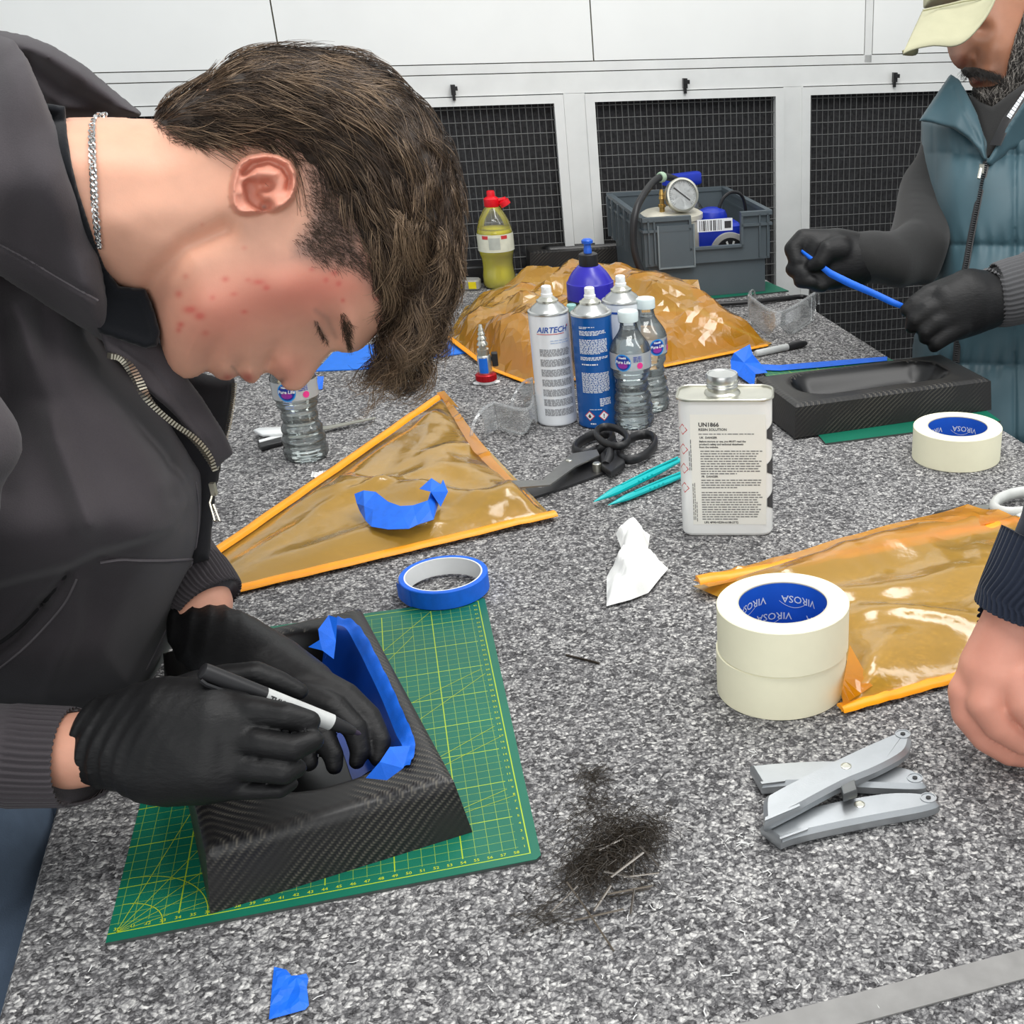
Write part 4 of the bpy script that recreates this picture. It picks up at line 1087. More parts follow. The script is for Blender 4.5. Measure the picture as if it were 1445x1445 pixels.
# folded leaf and strip behind the far tray
o = thing('tape_strip', 'long blue masking tape strip with a folded leaf behind the far tray', 'tape', loc_px(1130, 515, .0036))
st = [PZ(1075,521,.0065), PZ(1100,518,.0045), PZ(1160,512,.0045), PZ(1250,505,.0045)]
v = []; f = []
for i, (a, b) in enumerate([((1070,522),(1074,514)), ((1100,523),(1101,515)), ((1160,518),(1160,510)), ((1252,509),(1252,503))]):
    v += [PZ(*a, .0048), PZ(*b, .0048)]
f = [[0,2,3,1],[2,4,5,3],[4,6,7,5]]
mk('strip', v, f, M_blue_tape, o, world=True, smooth=False)
lv = [PZ(1031,508,.022), PZ(1036,498,.034), PZ(1058,486,.042), PZ(1062,500,.030), PZ(1072,512,.016), PZ(1083,526,.006), PZ(1066,528,.006), PZ(1064,546,.004), PZ(1042,530,.006), PZ(1032,522,.010), PZ(1050,512,.022)]
mk('folded_leaf', lv, [[10,0,1],[10,1,2],[10,2,3],[10,3,4],[10,4,5,6],[10,6,7],[10,7,8],[10,8,9],[10,9,0]], M_blue_tape, o, world=True, smooth=False).modifiers.new('t', 'SOLIDIFY').thickness = .0004
# blue sheets behind the young man's face
M_blue_sheet = plain('bright_blue_foam_sheet', srgb(32, 118, 226), .6, var=.05)
o = thing('blue_sheet', 'flat bright blue sheet lying behind the young man’s fringe'.replace('’', "'"), 'sheet', loc_px(560, 500, .0004))
mb = MB(); slab_px(mb, [(446,523), (470,497), (560,478), (655,472), (660,497), (600,506), (520,520)], .0004, .0022); mb.build('sheet', M_blue_sheet, o, world=True, smooth=False)
o = thing('tape_scrap', 'small blue scrap standing right of the left water bottle', 'tape', loc_px(451, 545, .0004))
mk('tape', [PZ(447,550,.001), PZ(455,549,.001), PZ(457,531,.014), PZ(448,531,.016)], [[0,1,2,3]], M_blue_tape, o, world=True, smooth=False).modifiers.new('t', 'SOLIDIFY').thickness = .0005

# ------------------------------------------------------------------ scalpels behind the left water bottle
o = thing('craft_scalpel', 'scalpel with a pale flat handle behind the left water bottle', 'knife', loc_px(430, 604, .0004))
mb = MB(); slab_px(mb, [(358,606),(366,603),(400,602),(412,605),(400,611),(370,613)], .008, .0125, inset=.001); mb.build('handle', M_white_plastic, o, world=True, sharp=50)
mb = MB(); slab_px(mb, [(408,606),(460,601),(530,588),(530,590),(462,605),(410,610)], .006, .0075); mb.build('blade', M_tin, o, world=True, smooth=False)
o = thing('hobby_knife', 'knife with a black and white handle beneath the pale scalpel', 'knife', loc_px(385, 620, .0004))
mb = MB(); slab_px(mb, [(363,624),(367,619),(400,610),(420,606),(422,614),(400,622),(368,631)], .0006, .0075, inset=.001); mb.build('handle', M_black, o, world=True, sharp=50)
mb = MB(); slab_px(mb, [(365,621),(400,611),(420,607),(420,610),(400,615),(366,624)], .0076, .0084); mb.build('white_edge', M_white_plastic, o, world=True, smooth=False)

# ------------------------------------------------------------------ tissue
o = thing('paper_tissue', 'crumpled white paper tissue on the carpet in front of the resin can', 'tissue', loc_px(898, 810, .0004))
T_ = [(856,857,.002), (856,814,.008), (861,802,.014), (878,775,.018), (869,751,.014), (895,738,.012), (917,752,.014), (914,776,.016), (924,780,.010), (929,789,.008), (943,803,.005), (933,815,.004), (915,838,.003), (890,848,.002)]
def ht(V, zi, d): return .002 + zi*.7 + sst(d, 0, .012)*.007 + crumple(V, 41, 22, .009, .035)*sst(d, 0, .006)
ts = sheet('tissue', [PZ(a, b, z) for a, b, z in T_], .0035, ht, plain('white_tissue', srgb(244, 245, 242), .9, var=.02, bump=.15, bscale=600), o, 4, smooth=True)

# ------------------------------------------------------------------ fibre trimmings
M_fibre = plain('carbon_fibre_tow', srgb(56, 49, 41), .32, var=.2, scale=120)
M_fibre2 = plain('glossy_fibre_sliver', srgb(92, 84, 74), .25, var=.2)
o = thing('fibre_trimmings', 'tangled pile of dark carbon fibre trimmings on the bare carpet', 'trimmings', loc_px(870, 1220, .0004))
def hair(mb, px, py, spread, L, n, rad, zmax, curlk, seed, ang=None, aspread=PI):
    r = np.random.default_rng(seed)
    for k in range(n):
        c = PZ(px + r.normal()*spread[0], py + r.normal()*spread[1], 0)
        a = (r.uniform(0, 2*PI) if ang is None else r.normal(ang, aspread)); l = L*r.uniform(.4, 1.2); m = 6; q = []; kk = r.normal()*curlk
        z0 = r.uniform(.0006, zmax)
        x = np.array([c[0], c[1]]) - np.array([math.cos(a), math.sin(a)])*l/2
        for i in range(m):
            t = i/(m-1); q.append((x[0], x[1], max(.0006, z0*math.sin(PI*(.1+.8*t)))))
            x = x + np.array([math.cos(a), math.sin(a)])*l/(m-1); a += kk/(m-1)
        mb.tube(q, rad, 3)
mb = MB()
hair(mb, 868, 1205, (26, 26), .035, 420, .00022, .020, 2.2, 1)
hair(mb, 830, 1235, (16, 18), .030, 260, .0002, .016, 3.2, 2)
hair(mb, 905, 1180, (22, 14), .025, 180, .00022, .012, 2.0, 3)
hair(mb, 840, 1130, (16, 22), .030, 70, .0002, .004, 2.5, 4)
hair(mb, 838, 1098, (12, 8), .022, 60, .0002, .004, 1.5, 5)
hair(mb, 775, 1290, (20, 12), .030, 60, .0002, .003, 1.2, 6, .45, .4)
hair(mb, 820, 1190, (40, 40), .02, 60, .00018, .003, 2.5, 7)
tag(mb.build('loose_fibres', M_fibre, o, world=True, smooth=False), kind='stuff')
for i, (a, b, z1, z2, w) in enumerate((((857,1262),(921,1250),.008,.010,.0012), ((860,1266),(918,1254),.005,.006,.0010), ((862,1238),(908,1203),.016,.018,.0012), ((852,1230),(914,1243),.018,.010,.0012),
        ((838,1286),(862,1250),.004,.012,.0011), ((903,1194),(930,1222),.018,.006,.001), ((810,1299),(880,1283),.002,.003,.0011), ((895,1205),(893,1235),.016,.008,.0009), ((845,1200),(880,1183),.012,.012,.001),
        ((895,1255),(890,1290),.010,.002,.0009), ((815,1250),(775,1290),.012,.001,.0008), ((828,1215),(818,1222),.015,.002,.001), ((880,1238),(930,1232),.014,.010,.001))):
    pth = lin(PZ(*a, z1), PZ(*b, z2), 5)
    MB().tube(pth, w, 5, flat=.45).build('fibre_sliver', M_fibre2 if i % 2 == 0 else M_fibre, o, world=True, smooth=False)
pth = spline([PZ(800,1245,.014), PZ(825,1280,.006), PZ(845,1310,.003), PZ(866,1342,.001)], 4)
MB().tube(pth, .0007, 5).build('fibre_sliver', M_fibre2, o, world=True, smooth=False)
o = thing('fibre_sliver', 'single short dark fibre sliver on the carpet below the tissue', 'trimmings', loc_px(822, 929, .0004))
mb = MB(); mb.tube(lin(PZ(799,924,.0012), PZ(846,936,.0012), 4), .0011, 5); mb.tube(lin(PZ(812,927,.0016), PZ(842,934,.003), 4), .0005, 4); mb.build('sliver', M_fibre, o, world=True, smooth=False)
# white thread snippets and crumbs worked into the carpet
M_lint = plain('white_thread', srgb(232, 232, 230), .9, var=.02)
lint = MB(); r = np.random.default_rng(77)
spots = [(1045,1190,14,10,22), (1075,1060,10,20,9), (1030,1260,60,40,26), (1000,1330,120,60,26), (110,1270,60,80,14), (600,1390,150,30,14), (350,560,60,60,10), (820,1170,90,60,8), (1040,1410,120,20,12), (960,1100,120,60,14), (480,600,60,40,8)]
for cx, cy, sx, sy, n in spots:
    for k in range(n):
        px, py = cx + r.normal()*sx, cy + r.normal()*sy
        if py > 1440 or 160 < px < 760 and 1140 < py < 1335: continue
        p = PZ(px, py, .0012)
        if p[:2] @ TP < LA + .012: continue
        a = r.uniform(0, 2*PI); l = r.uniform(.001, .008)
        e = p + np.array([math.cos(a)*l, math.sin(a)*l, 0]); m_ = (p+e)/2 + np.array([r.normal()*l*.15, r.normal()*l*.15, .0004])
        lint.tube([p, m_, e], r.uniform(.0002, .0005), 4)
o = lint.build('lint_specks', M_lint, None, smooth=False)
tag(o, 'white thread snippets and crumbs scattered over the grey carpet', 'lint', kind='stuff')
o = thing('paper_crumb', 'small torn white crumb beside the edge of the pointed orange bag', 'paper', loc_px(447, 668, .0004))
sheet('paper', [PZ(a, b, .003) for a, b in ((438,671), (440,664), (447,667), (455,662), (457,668), (449,674))], .003, lambda V, zi, d: .001+crumple(V, 3, 5, .003, .01), M_lint, o, 3)
# ------------------------------------------------------------------ grey crate with the vacuum pump
M_crate = plain('grey_crate_plastic', srgb(88, 98, 104), .45, var=.05, scale=20)
CA = .3226; CW, CD, CH = .272, .335, .162
cr = thing('storage_crate', 'grey stackable plastic crate with an open front holding a pump and hoses', 'crate', (-.2438, 2.4794, .0033), CA)
s1, s2 = .012, .0
th = .004
lo = MB()
# lower tier, slightly narrower, as four walls and a floor
def wall4(mb, x0, x1, y0, y1, z0, z1, t=th):
    mb.box(((x0+x1)/2, y0+t/2, (z0+z1)/2), (x1-x0, t, z1-z0)); mb.box(((x0+x1)/2, y1-t/2, (z0+z1)/2), (x1-x0, t, z1-z0))
    mb.box((x0+t/2, (y0+y1)/2, (z0+z1)/2), (t, y1-y0-2*t, z1-z0)); mb.box((x1-t/2, (y0+y1)/2, (z0+z1)/2), (t, y1-y0-2*t, z1-z0))
wall4(lo, .012, CW-.012, .012, CD-.012, 0, .072); lo.box((CW/2, CD/2, .003), (CW-.03, CD-.03, .006))
lo.build('lower_body', M_crate, cr, smooth=False)
up = MB(); z0, z1 = .070, CH
c0, c1, cz = .100, .205, .100     # the opening in the front wall
for a, b, c, d in ((.004, c0, z0, z1), (c1, CW-.004, z0, z1), (c0, c1, z0, cz)):
    up.box(((a+b)/2, .006, (c+d)/2), (b-a, th, d-c))
up.box((CW/2, CD-.006, (z0+z1)/2), (CW-.008, th, z1-z0))
for x in (.006, CW-.006): up.box((x, CD/2, (z0+z1)/2), (th, CD-.016, z1-z0))
up.build('upper_body', M_crate, cr, smooth=False)
rm = MB()
for a, b in ((0, c0), (c1, CW)): rm.box(((a+b)/2, .004, CH), (b-a, .012, .008)); rm.box(((a+b)/2, .003, CH-.022), (b-a, .010, .005))
rm.box((CW/2, CD-.004, CH), (CW, .012, .008))
for x in (.004, CW-.004): rm.box((x, CD/2, CH), (.012, CD-.012, .008)); rm.box((x, CD/2, CH-.022), (.010, CD-.012, .005))
rm.build('rim', M_crate, cr, smooth=False)
rb = MB()
for x in (.012, .024, .245, .262): rb.box((x, .002, .118), (.003, .008, .085))
for y in (.03, .09, .15, .21, .27, .32): rb.box((-.001, y, .118), (.008, .003, .085)); rb.box((CW+.001, y, .118), (.008, .003, .085))
for x in (c0-.002, c1+.002): rb.box((x, .003, .128), (.005, .010, .062))
rb.box(((c0+c1)/2, .003, cz), (c1-c0+.008, .010, .005))
tag(rb.build('ribs', M_crate, cr, smooth=False), kind='stuff')
lh = MB().box((.068, .0005, .108), (.074, .004, .082))
lh.build('label_holder', M_crate, cr, smooth=False)
fr = MB()
for a in (.031, .105): fr.box((a, -.0015, .108), (.003, .004, .084))
fr.box((.068, -.0015, .066), (.077, .004, .003)); fr.build('holder_frame', plain('grey_crate_edge', srgb(128, 138, 142), .4), cr, smooth=False)
bcx = .150; bc = MB().box((bcx, .0005, CH-.018), (.074, .0016, .024)); bc.build('barcode_label', M_white_print, cr, smooth=False)
bars = MB(); r = random.Random(9); x = bcx-.032
while x < bcx+.014:
    w_ = r.choice((.0008, .0014, .0022)); bars.box((x, -.0006, CH-.018), (w_, .0004, .020)); x += w_ + r.choice((.001, .0018, .003))
bars.box((bcx+.027, -.0006, CH-.018), (.014, .0004, .014)); tag(bars.build('barcode_print', M_black_print, cr, smooth=False), kind='stuff')

def cl(x, y, z):
    """crate-local point to world"""
    c, s = math.cos(CA), math.sin(CA); return (-.2438 + x*c - y*s, 2.4794 + x*s + y*c, .0033 + z)
M_cream = plain('cream_painted_metal', srgb(206, 202, 186), .4); M_brass = plain('brass', srgb(196, 160, 92), .3, .85)
vp = thing('vacuum_pot', 'cream metal pot with a pressure gauge inside the grey crate', 'pump', cl(.082, .085, .007), CA)
MB().lathe([(.060, 0), (.062, .004), (.062, .140), (.0645, .142), (.0645, .151), (.056, .156), (.02, .160)], 40).build('pot', M_cream, vp, sharp=40)
MB().lathe([(.0055, .160), (.0055, .170), (.008, .171), (.008, .176), (.005, .177), (.005, .186), (.0065, .187), (.0045, .194), (.0058, .195), (.003, .205)], 16, c=(-.024, -.02, -.003)).build('brass_fitting', M_brass, vp, sharp=30)
gM = Matrix.Rotation(math.radians(78), 3, 'X')
gc = (.012, -.040, .192)
MB().lathe([(.030, -.014), (.0325, -.012), (.0335, .010), (.0325, .013), (.0290, .0135), (.0285, .0105)], 40, c=gc, M=gM, cap=False).build('gauge_case', M_tin, vp, sharp=30)
MB().lathe([(.030, -.013), (.029, -.014), (.001, -.014)], 40, c=gc, M=gM).build('gauge_back', M_black, vp, sharp=40)
gd = MB().lathe([(.0290, .0085), (.0005, .0085)], 40, c=gc, M=gM); gd.build('gauge_dial', plain('dial_white', srgb(226, 230, 230), .4, var=.01), vp)
gp = MB()
for k in range(31):
    a = math.radians(-45 + 9*k); r0 = .0225 if k % 5 == 0 else .0245
    pts = [(rr*math.cos(a+da), rr*math.sin(a+da), .0089) for rr, da in ((r0, -.012), (.0265, -.012), (.0265, .012), (r0, .012))]
    gp.add([gM @ Vector(p) + Vector(gc) for p in pts], [[0,1,2,3]])
tag(gp.build('gauge_ticks', M_black_print, vp, smooth=False), kind='stuff')
nd = [(-.018, .0135, .0092), (-.016, .0155, .0092), (.016, -.0105, .0092), (.0145, -.0125, .0092)]
MB().add([gM @ Vector(p) + Vector(gc) for p in nd], [[0,3,2,1]]).build('gauge_needle', M_black_print, vp, smooth=False)
MB().lathe([(.008, .160), (.008, .172), (.006, .174), (.006, .182)], 16, c=(.012, -.026, -.004)).build('gauge_stem', M_brass, vp, sharp=40)
M_pblue = plain('blue_pump_paint', srgb(26, 52, 176), .35)
pu = thing('vacuum_pump', 'small blue pump with a black motor fan seen through the crate opening', 'pump', cl(.170, .080, .007), CA)
MB().prism(rrect(.105, .075, .014), .050, .130, inset=.006).lathe([(.030, .125), (.032, .140), (.028, .150), (.014, .156)], 28, c=(.0, .01, 0)).build('pump_body', M_pblue, pu, sharp=40)
MB().prism(rrect(.105, .09, .01), .0, .012, inset=.002).box((-.035, .0, .03), (.02, .06, .05)).box((.035, .0, .03), (.02, .06, .05)).build('foot', M_cream, pu, smooth=False)
mM = Matrix.Rotation(math.radians(90), 3, 'X')
MB().lathe([(.040, -.05), (.043, -.045), (.043, .035), (.040, .040), (.030, .042)], 36, c=(.022, 0, .072), M=mM).build('motor_shell', plain('grey_motor', srgb(160, 160, 156), .4), pu, sharp=40)
fan = MB().lathe([(.031, .0425), (.031, .046), (.008, .046), (.006, .048), (.001, .048)], 32, c=(.022, 0, .072), M=mM)
fan.build('fan_cover', M_black, pu, sharp=40)
sl = MB()
for k in range(10):
    a = 2*PI*k/10; p = mM @ Vector((.020*math.cos(a), .020*math.sin(a), .0465)) + Vector((.022, 0, .072)); sl.box(p, (.004, .0008, .011), M=Matrix.Rotation(-a+PI/2, 3, 'Y'))
tag(sl.build('fan_slots', M_greyh, pu, smooth=False), kind='stuff')
sb = thing('spray_bottle', 'blue trigger spray bottle standing in the crate behind the gauge', 'bottle', cl(.150, .20, .007), CA+.4)
MB().lathe([(.030, 0), (.034, .004), (.034, .12), (.030, .14), (.014, .165), (.013, .175)], 28).build('bottle', M_clear, sb, sharp=50)
MB().prism([(-.05, -.012), (.028, -.012), (.034, -.004), (.034, .004), (.028, .012), (-.05, .012)], .186, .212, inset=.004).box((-.056, 0, .200), (.014, .014, .016)).lathe([(.016, .170), (.016, .186)], 20).build('trigger_head', M_pblue, sb, sharp=40)
MB().tube([(-.030, 0, .19), (-.040, 0, .175), (-.036, 0, .16)], [.006, .005, .004], 8).build('trigger', M_pblue, sb)
hs = thing('rubber_hose', 'black rubber hose looping out over the left side of the crate', 'hose', cl(.03, .02, .02))
pth = spline([cl(.128, .150, .150), cl(.124, .130, .195), cl(.095, .110, .222), cl(.055, .080, .228), cl(.012, .030, .205), cl(-.014, -.004, .175), cl(-.022, -.012, .120), cl(-.012, -.018, .070), cl(.015, -.026, .028), cl(.05, -.045, .010), cl(.1, -.07, .008)], 8)
MB().tube(pth, .0072, 12).build('hose', M_black, hs, world=True)
p = pth[22]; MB().lathe([(.0095, -.006), (.0105, -.003), (.0105, .003), (.0095, .006)], 18, c=tuple(p), M=Vector(pth[23]-pth[21]).to_track_quat('Z', 'Y').to_matrix()).build('hose_clip', plain('pale_green_clip', srgb(170, 196, 170), .4), hs, world=True, sharp=40)
h2_ = thing('thin_cable', 'thin black cable arching inside the right half of the crate', 'cable', cl(.22, .1, .15))
MB().tube(spline([cl(.180, .085, .150), cl(.195, .09, .180), cl(.220, .10, .190), cl(.245, .11, .175), cl(.255, .115, .12)], 7), .0035, 8).build('cable', M_black, h2_, world=True)
ck = thing('power_cable', 'black power cable lying along the table in front of the crate', 'cable', loc_px(1050, 425, .0004))
MB().tube(spline([PZ(960,424,.009), PZ(1000,429,.0075), PZ(1060,426,.0075), PZ(1105,421,.006), PZ(1135,419,.004), PZ(1149,428,.005), PZ(1152,440,-.02), PZ(1153,455,-.08)], 6), .0048, 10).build('cable', M_black, ck, world=True)

# ------------------------------------------------------------------ clear safety goggles
def goggles(label, base, pts_lens, arm):
    o = thing('safety_goggles', label, 'goggles', base)
    (L0, L1, L2), hgt, zt = pts_lens
    A, B, C_ = [np.array(p) for p in (L0, L1, L2)]
    cv = spline([A, B, C_], 12); n = len(cv); rows = 7; v = []; f = []
    for i, p in enumerate(cv):
        t = i/(n-1)
        for k in range(rows):
            s_ = k/(rows-1); h = hgt*s_*(1-.28*math.exp(-((t-.5)/.09)**2)*(1-s_)) 
            nose = .55*hgt*math.exp(-((t-.5)/.10)**2)
            zz = zt + max(h, nose*(1 if s_ < .5 else 0)) if k == 0 else zt + nose*(1-s_) + hgt*s_*.98*(1-.0)
            v.append(p + np.array([0, 0, 0]) + np.array([0, 0, zz if k else zt + nose]) + arm*(.08*s_*s_))
    for i in range(n-1):
        for k in range(rows-1): f.append([i*rows+k, (i+1)*rows+k, (i+1)*rows+k+1, i*rows+k+1])
    l_ = mk('lens', v, f, M_clear_rim, o, world=True); l_.modifiers.new('t', 'SOLIDIFY').thickness = .002
    top = [np.array(v[i*rows+rows-1]) for i in range(n)]; bot = [np.array(v[i*rows]) for i in range(n)]
    MB().tube(top, .0026, 8).build('brow_bar', M_clear_rim, o, world=True)
    MB().tube(bot, .0012, 6).build('lower_edge', M_clear_rim, o, world=True)
    # side shields and temples
    for e, s_ in ((0, -1), (n-1, 1)):
        a, b = bot[e], top[e]; q = []
        for t in np.linspace(0, 1, 6):
            off = arm*t; q += [a + off*.55 + np.array([0, 0, .004*t]), b + off*.55 + np.array([0, 0, -.006*t])]
        sh_ = mk('side_shield', q, [[2*i, 2*i+2, 2*i+3, 2*i+1] for i in range(5)], M_clear_rim, o, world=True); sh_.modifiers.new('t', 'SOLIDIFY').thickness = .0015
        pth = [b, b + arm*.4, b + arm*.85 + np.array([0, 0, -.012]), b + arm*1.1 + np.array([0, 0, -hgt*.9])]
        MB().tube(spline(pth, 6), .0024, 6).build('temple', M_clear_rim, o, world=True)
    return o
M_clear_rim = m_clear('clear_goggle_plastic', (0.985, 0.99, 0.99), 0.04, 0.13, 1.45, .6)
goggles('clear safety goggles lying beside the pointed orange bag', loc_px(712, 610, .0004),
        ((PZ(756,570,.002), PZ(748,612,.002)+np.array([.006,-.006,0]), PZ(704,606,.002)), .042, .001), np.array([-.022, -.062, .002]))
goggles('clear safety goggles at the back right by the edge of the bench', loc_px(1100, 455, .0004),
        ((PZ(1056,455,.002), PZ(1098,476,.002)+np.array([0,-.02,0]), PZ(1148,452,.002)), .050, .001), np.array([.012, .085, .002]))
# marker pen at the back
def marker(label, base, A, B, r, spec):
    """spec: list of (fraction along the pen, radius factor, part name, material)"""
    o = thing('marker_pen', label, 'pen', base); A, B = np.asarray(A, float), np.asarray(B, float)
    q = Vector(B-A).to_track_quat('Z', 'Y').to_matrix(); L = float(np.linalg.norm(B-A))
    for name, mt, prof in spec:
        MB().lathe([(r*k, L*t) for t, k in prof], 24, c=tuple(A), M=q).build(name, mt, o, world=True, sharp=40)
    return o, q, L
M_pen_white = plain('pen_barrel_grey_white', srgb(206, 208, 206), .35)
A_, B_ = PZ(1066, 499, .0065), PZ(1138, 484, .0065)
marker('black and white marker pen lying behind the folded blue tape leaf', loc_px(1105, 492, .0004), A_, B_, .0060,
       [('barrel', M_pen_white, [(0, .55), (.01, .9), (.05, 1), (.62, 1), (.63, .9)]), ('cap', M_black, [(.62, 1.02), (.63, 1.1), (.90, 1.05), (.97, .8), (1.0, .5)])])
mk_o = [o for o in bpy.data.objects if o.name.startswith('marker_pen')][0]
tp = thing('tape_measure', 'small yellow and grey item at the back left behind the young man', 'tool', loc_px(662, 408, .0004))
MB().prism(rrect(.05, .035, .01), 0.0004, .022, inset=.003).build('case', plain('grey_case', srgb(150, 150, 146), .4), tp)
MB().lathe([(.007, .0), (.008, .002), (.008, .006), (.004, .007)], 20, c=(-.015, -.0185, .012), M=Matrix.Rotation(PI/2, 3, 'X')).build('yellow_button', plain('yellow_plastic', srgb(226, 206, 20), .4), tp)
MB().box((.012, -.017, .012), (.016, .004, .014)).build('yellow_plate', bpy.data.materials['yellow_plastic'], tp, smooth=False)
# ------------------------------------------------------------------ implicit surfaces for bodies and cloth
def surface_nets(F):
    """quad mesh of the zero set of F on its grid, vertices in grid units"""
    nx, ny, nz = F.shape; neg = F < 0
    c = [neg[i:nx-1+i, j:ny-1+j, k:nz-1+k] for i in (0,1) for j in (0,1) for k in (0,1)]
    sm = sum(x.astype(np.int8) for x in c); act = (sm > 0) & (sm < 8)
    I = np.argwhere(act); idx = -np.ones(act.shape, np.int64); idx[act] = np.arange(len(I))
    acc = np.zeros((len(I), 3)); cnt = np.zeros(len(I))
    offs = [(i, j, k) for i in (0,1) for j in (0,1) for k in (0,1)]
    for a in range(8):
        for b in range(a+1, 8):
            d = np.array(offs[b]) - np.array(offs[a])
            if abs(d).sum() != 1: continue
            fa = F[I[:,0]+offs[a][0], I[:,1]+offs[a][1], I[:,2]+offs[a][2]]; fb = F[I[:,0]+offs[b][0], I[:,1]+offs[b][1], I[:,2]+offs[b][2]]
            m = (fa < 0) != (fb < 0); t = np.where(m, fa/np.where(m, fa-fb, 1), 0)
            acc[m] += (np.array(offs[a]) + t[:, None]*d)[m]; cnt[m] += 1
    V = I + acc/np.maximum(cnt, 1)[:, None]
    Q = []
    for ax in range(3):
        sl0 = [slice(1, -1)]*3; sl0[ax] = slice(0, -1); sl1 = [slice(1, -1)]*3; sl1[ax] = slice(1, None)
        a, b = neg[tuple(sl0)], neg[tuple(sl1)]
        for flip, mk_ in ((False, a & ~b), (True, ~a & b)):
            E = np.argwhere(mk_)
            if not len(E): continue
            off = np.ones(3, int); off[ax] = 0; E = E + off
            u, w = [q for q in range(3) if q != ax]
            du = np.zeros(3, int); du[u] = 1; dw = np.zeros(3, int); dw[w] = 1
            q = [idx[tuple((E-du-dw).T)], idx[tuple((E-dw).T)], idx[tuple(E.T)], idx[tuple((E-du).T)]]
            q = np.stack(q, -1)
            if ax == 1: flip = not flip
            Q.append(q[:, ::-1] if flip else q)
    return V, np.concatenate(Q)
def smin(a, b, k):
    h = np.clip(.5 + .5*(b-a)/k, 0, 1); return b*(1-h) + a*h - k*h*(1-h)
def smax(a, b, k): return -smin(-a, -b, k)
def cap(P, a, b, ra, rb):
    ab = b-a; t = np.clip(((P-a) @ ab)/max(ab @ ab, 1e-12), 0, 1)
    return np.linalg.norm(P-(a+t[..., None]*ab), axis=-1) - (ra + (rb-ra)*t)
def ell(P, c, R3, M=None):
    q = P-c
    if M is not None: q = q @ M
    k0 = np.linalg.norm(q/R3, axis=-1); k1 = np.linalg.norm(q/(np.asarray(R3)**2), axis=-1)
    return k0*(k0-1)/np.maximum(k1, 1e-9)
def J(px, py, d, r):
    """joint: position and radius (radius measured in picture pixels at its distance)"""
    return PD(px, py, d), r*d/CAM_F
def chain(P, js):
    f = None
    for (a, ra), (b, rb) in zip(js[:-1], js[1:]):
        c = cap(P, a, b, ra, rb); f = c if f is None else np.minimum(f, c)
    return f
def poly_sd(PX, PYY, poly):
    Q = np.asarray(poly, float); R_ = np.roll(Q, -1, 0); d = np.full(PX.shape, 1e9); ins = np.zeros(PX.shape, bool)
    for a, b in zip(Q, R_):
        e = b-a; t = np.clip(((PX-a[0])*e[0] + (PYY-a[1])*e[1])/max(e @ e, 1e-9), 0, 1)
        d = np.minimum(d, np.hypot(PX-a[0]-t*e[0], PYY-a[1]-t*e[1]))
        c = (a[1] > PYY) != (b[1] > PYY)
        with np.errstate(divide='ignore', invalid='ignore'): xi = (b[0]-a[0])*(PYY-a[1])/(b[1]-a[1]) + a[0]
        ins ^= c & (PX < xi)
    return np.where(ins, -d, d)
def line_d(PX, PYY, pl):
    d = np.full(PX.shape, 1e9)
    for a, b in zip(pl[:-1], pl[1:]):
        a, b = np.asarray(a, float), np.asarray(b, float); e = b-a
        t = np.clip(((PX-a[0])*e[0] + (PYY-a[1])*e[1])/max(e @ e, 1e-9), 0, 1)
        d = np.minimum(d, np.hypot(PX-a[0]-t*e[0], PYY-a[1]-t*e[1]))
    return d
def rbf(PX, PYY, ctl, lin_=True):
    """smooth interpolation of (px, py, value) control points"""
    c = np.asarray(ctl, float); S = 300.0
    X = c[:, :2]/S; n = len(c)
    ph = lambda r: np.where(r > 1e-9, r*r*np.log(np.maximum(r, 1e-9)), 0)
    K = ph(np.linalg.norm(X[:, None]-X[None], axis=-1)) + 1e-3*np.eye(n)
    A = np.zeros((n+3, n+3)); A[:n, :n] = K; A[:n, n] = 1; A[:n, n+1:] = X; A[n, :n] = 1; A[n+1:, :n] = X.T
    w = np.linalg.solve(A, np.concatenate([c[:, 2], np.zeros(3)]))
    out = w[n] + w[n+1]*PX/S + w[n+2]*PYY/S
    for i in range(n): out = out + w[i]*ph(np.hypot(PX/S-X[i, 0], PYY/S-X[i, 1]))
    return out
def grid_mesh(func, x0, x1, y0, y1, d0, d1, sp, sd):
    gx, gy, gd = np.arange(x0, x1+sp, sp), np.arange(y0, y1+sp, sp), np.arange(d0, d1+sd, sd)
    X2, Y2 = np.meshgrid(gx, gy, indexing='ij')
    F = func(X2, Y2, gd)
    F[0] = np.maximum(F[0], 1e-3); F[-1] = np.maximum(F[-1], 1e-3); F[:, 0] = np.maximum(F[:, 0], 1e-3); F[:, -1] = np.maximum(F[:, -1], 1e-3); F[:, :, 0] = np.maximum(F[:, :, 0], 1e-3); F[:, :, -1] = np.maximum(F[:, :, -1], 1e-3)
    V, Q = surface_nets(F)
    G = np.column_stack([x0 + V[:, 0]*sp, y0 + V[:, 1]*sp, d0 + V[:, 2]*sd])
    return G, Q
def to_world(G): return grid_world(G[:, 0], G[:, 1], G[:, 2])
def relax(V, Q, it=2, lam=.5):
    n = len(V); E = np.concatenate([Q[:, [0,1]], Q[:, [1,2]], Q[:, [2,3]], Q[:, [3,0]]]); E = np.concatenate([E, E[:, ::-1]])
    deg = np.bincount(E[:, 0], minlength=n).astype(float)
    for _ in range(it):
        acc = np.stack([np.bincount(E[:, 0], weights=V[E[:, 1], k], minlength=n) for k in range(3)], -1)
        V = V + lam*(acc/np.maximum(deg, 1)[:, None] - V)
    return V
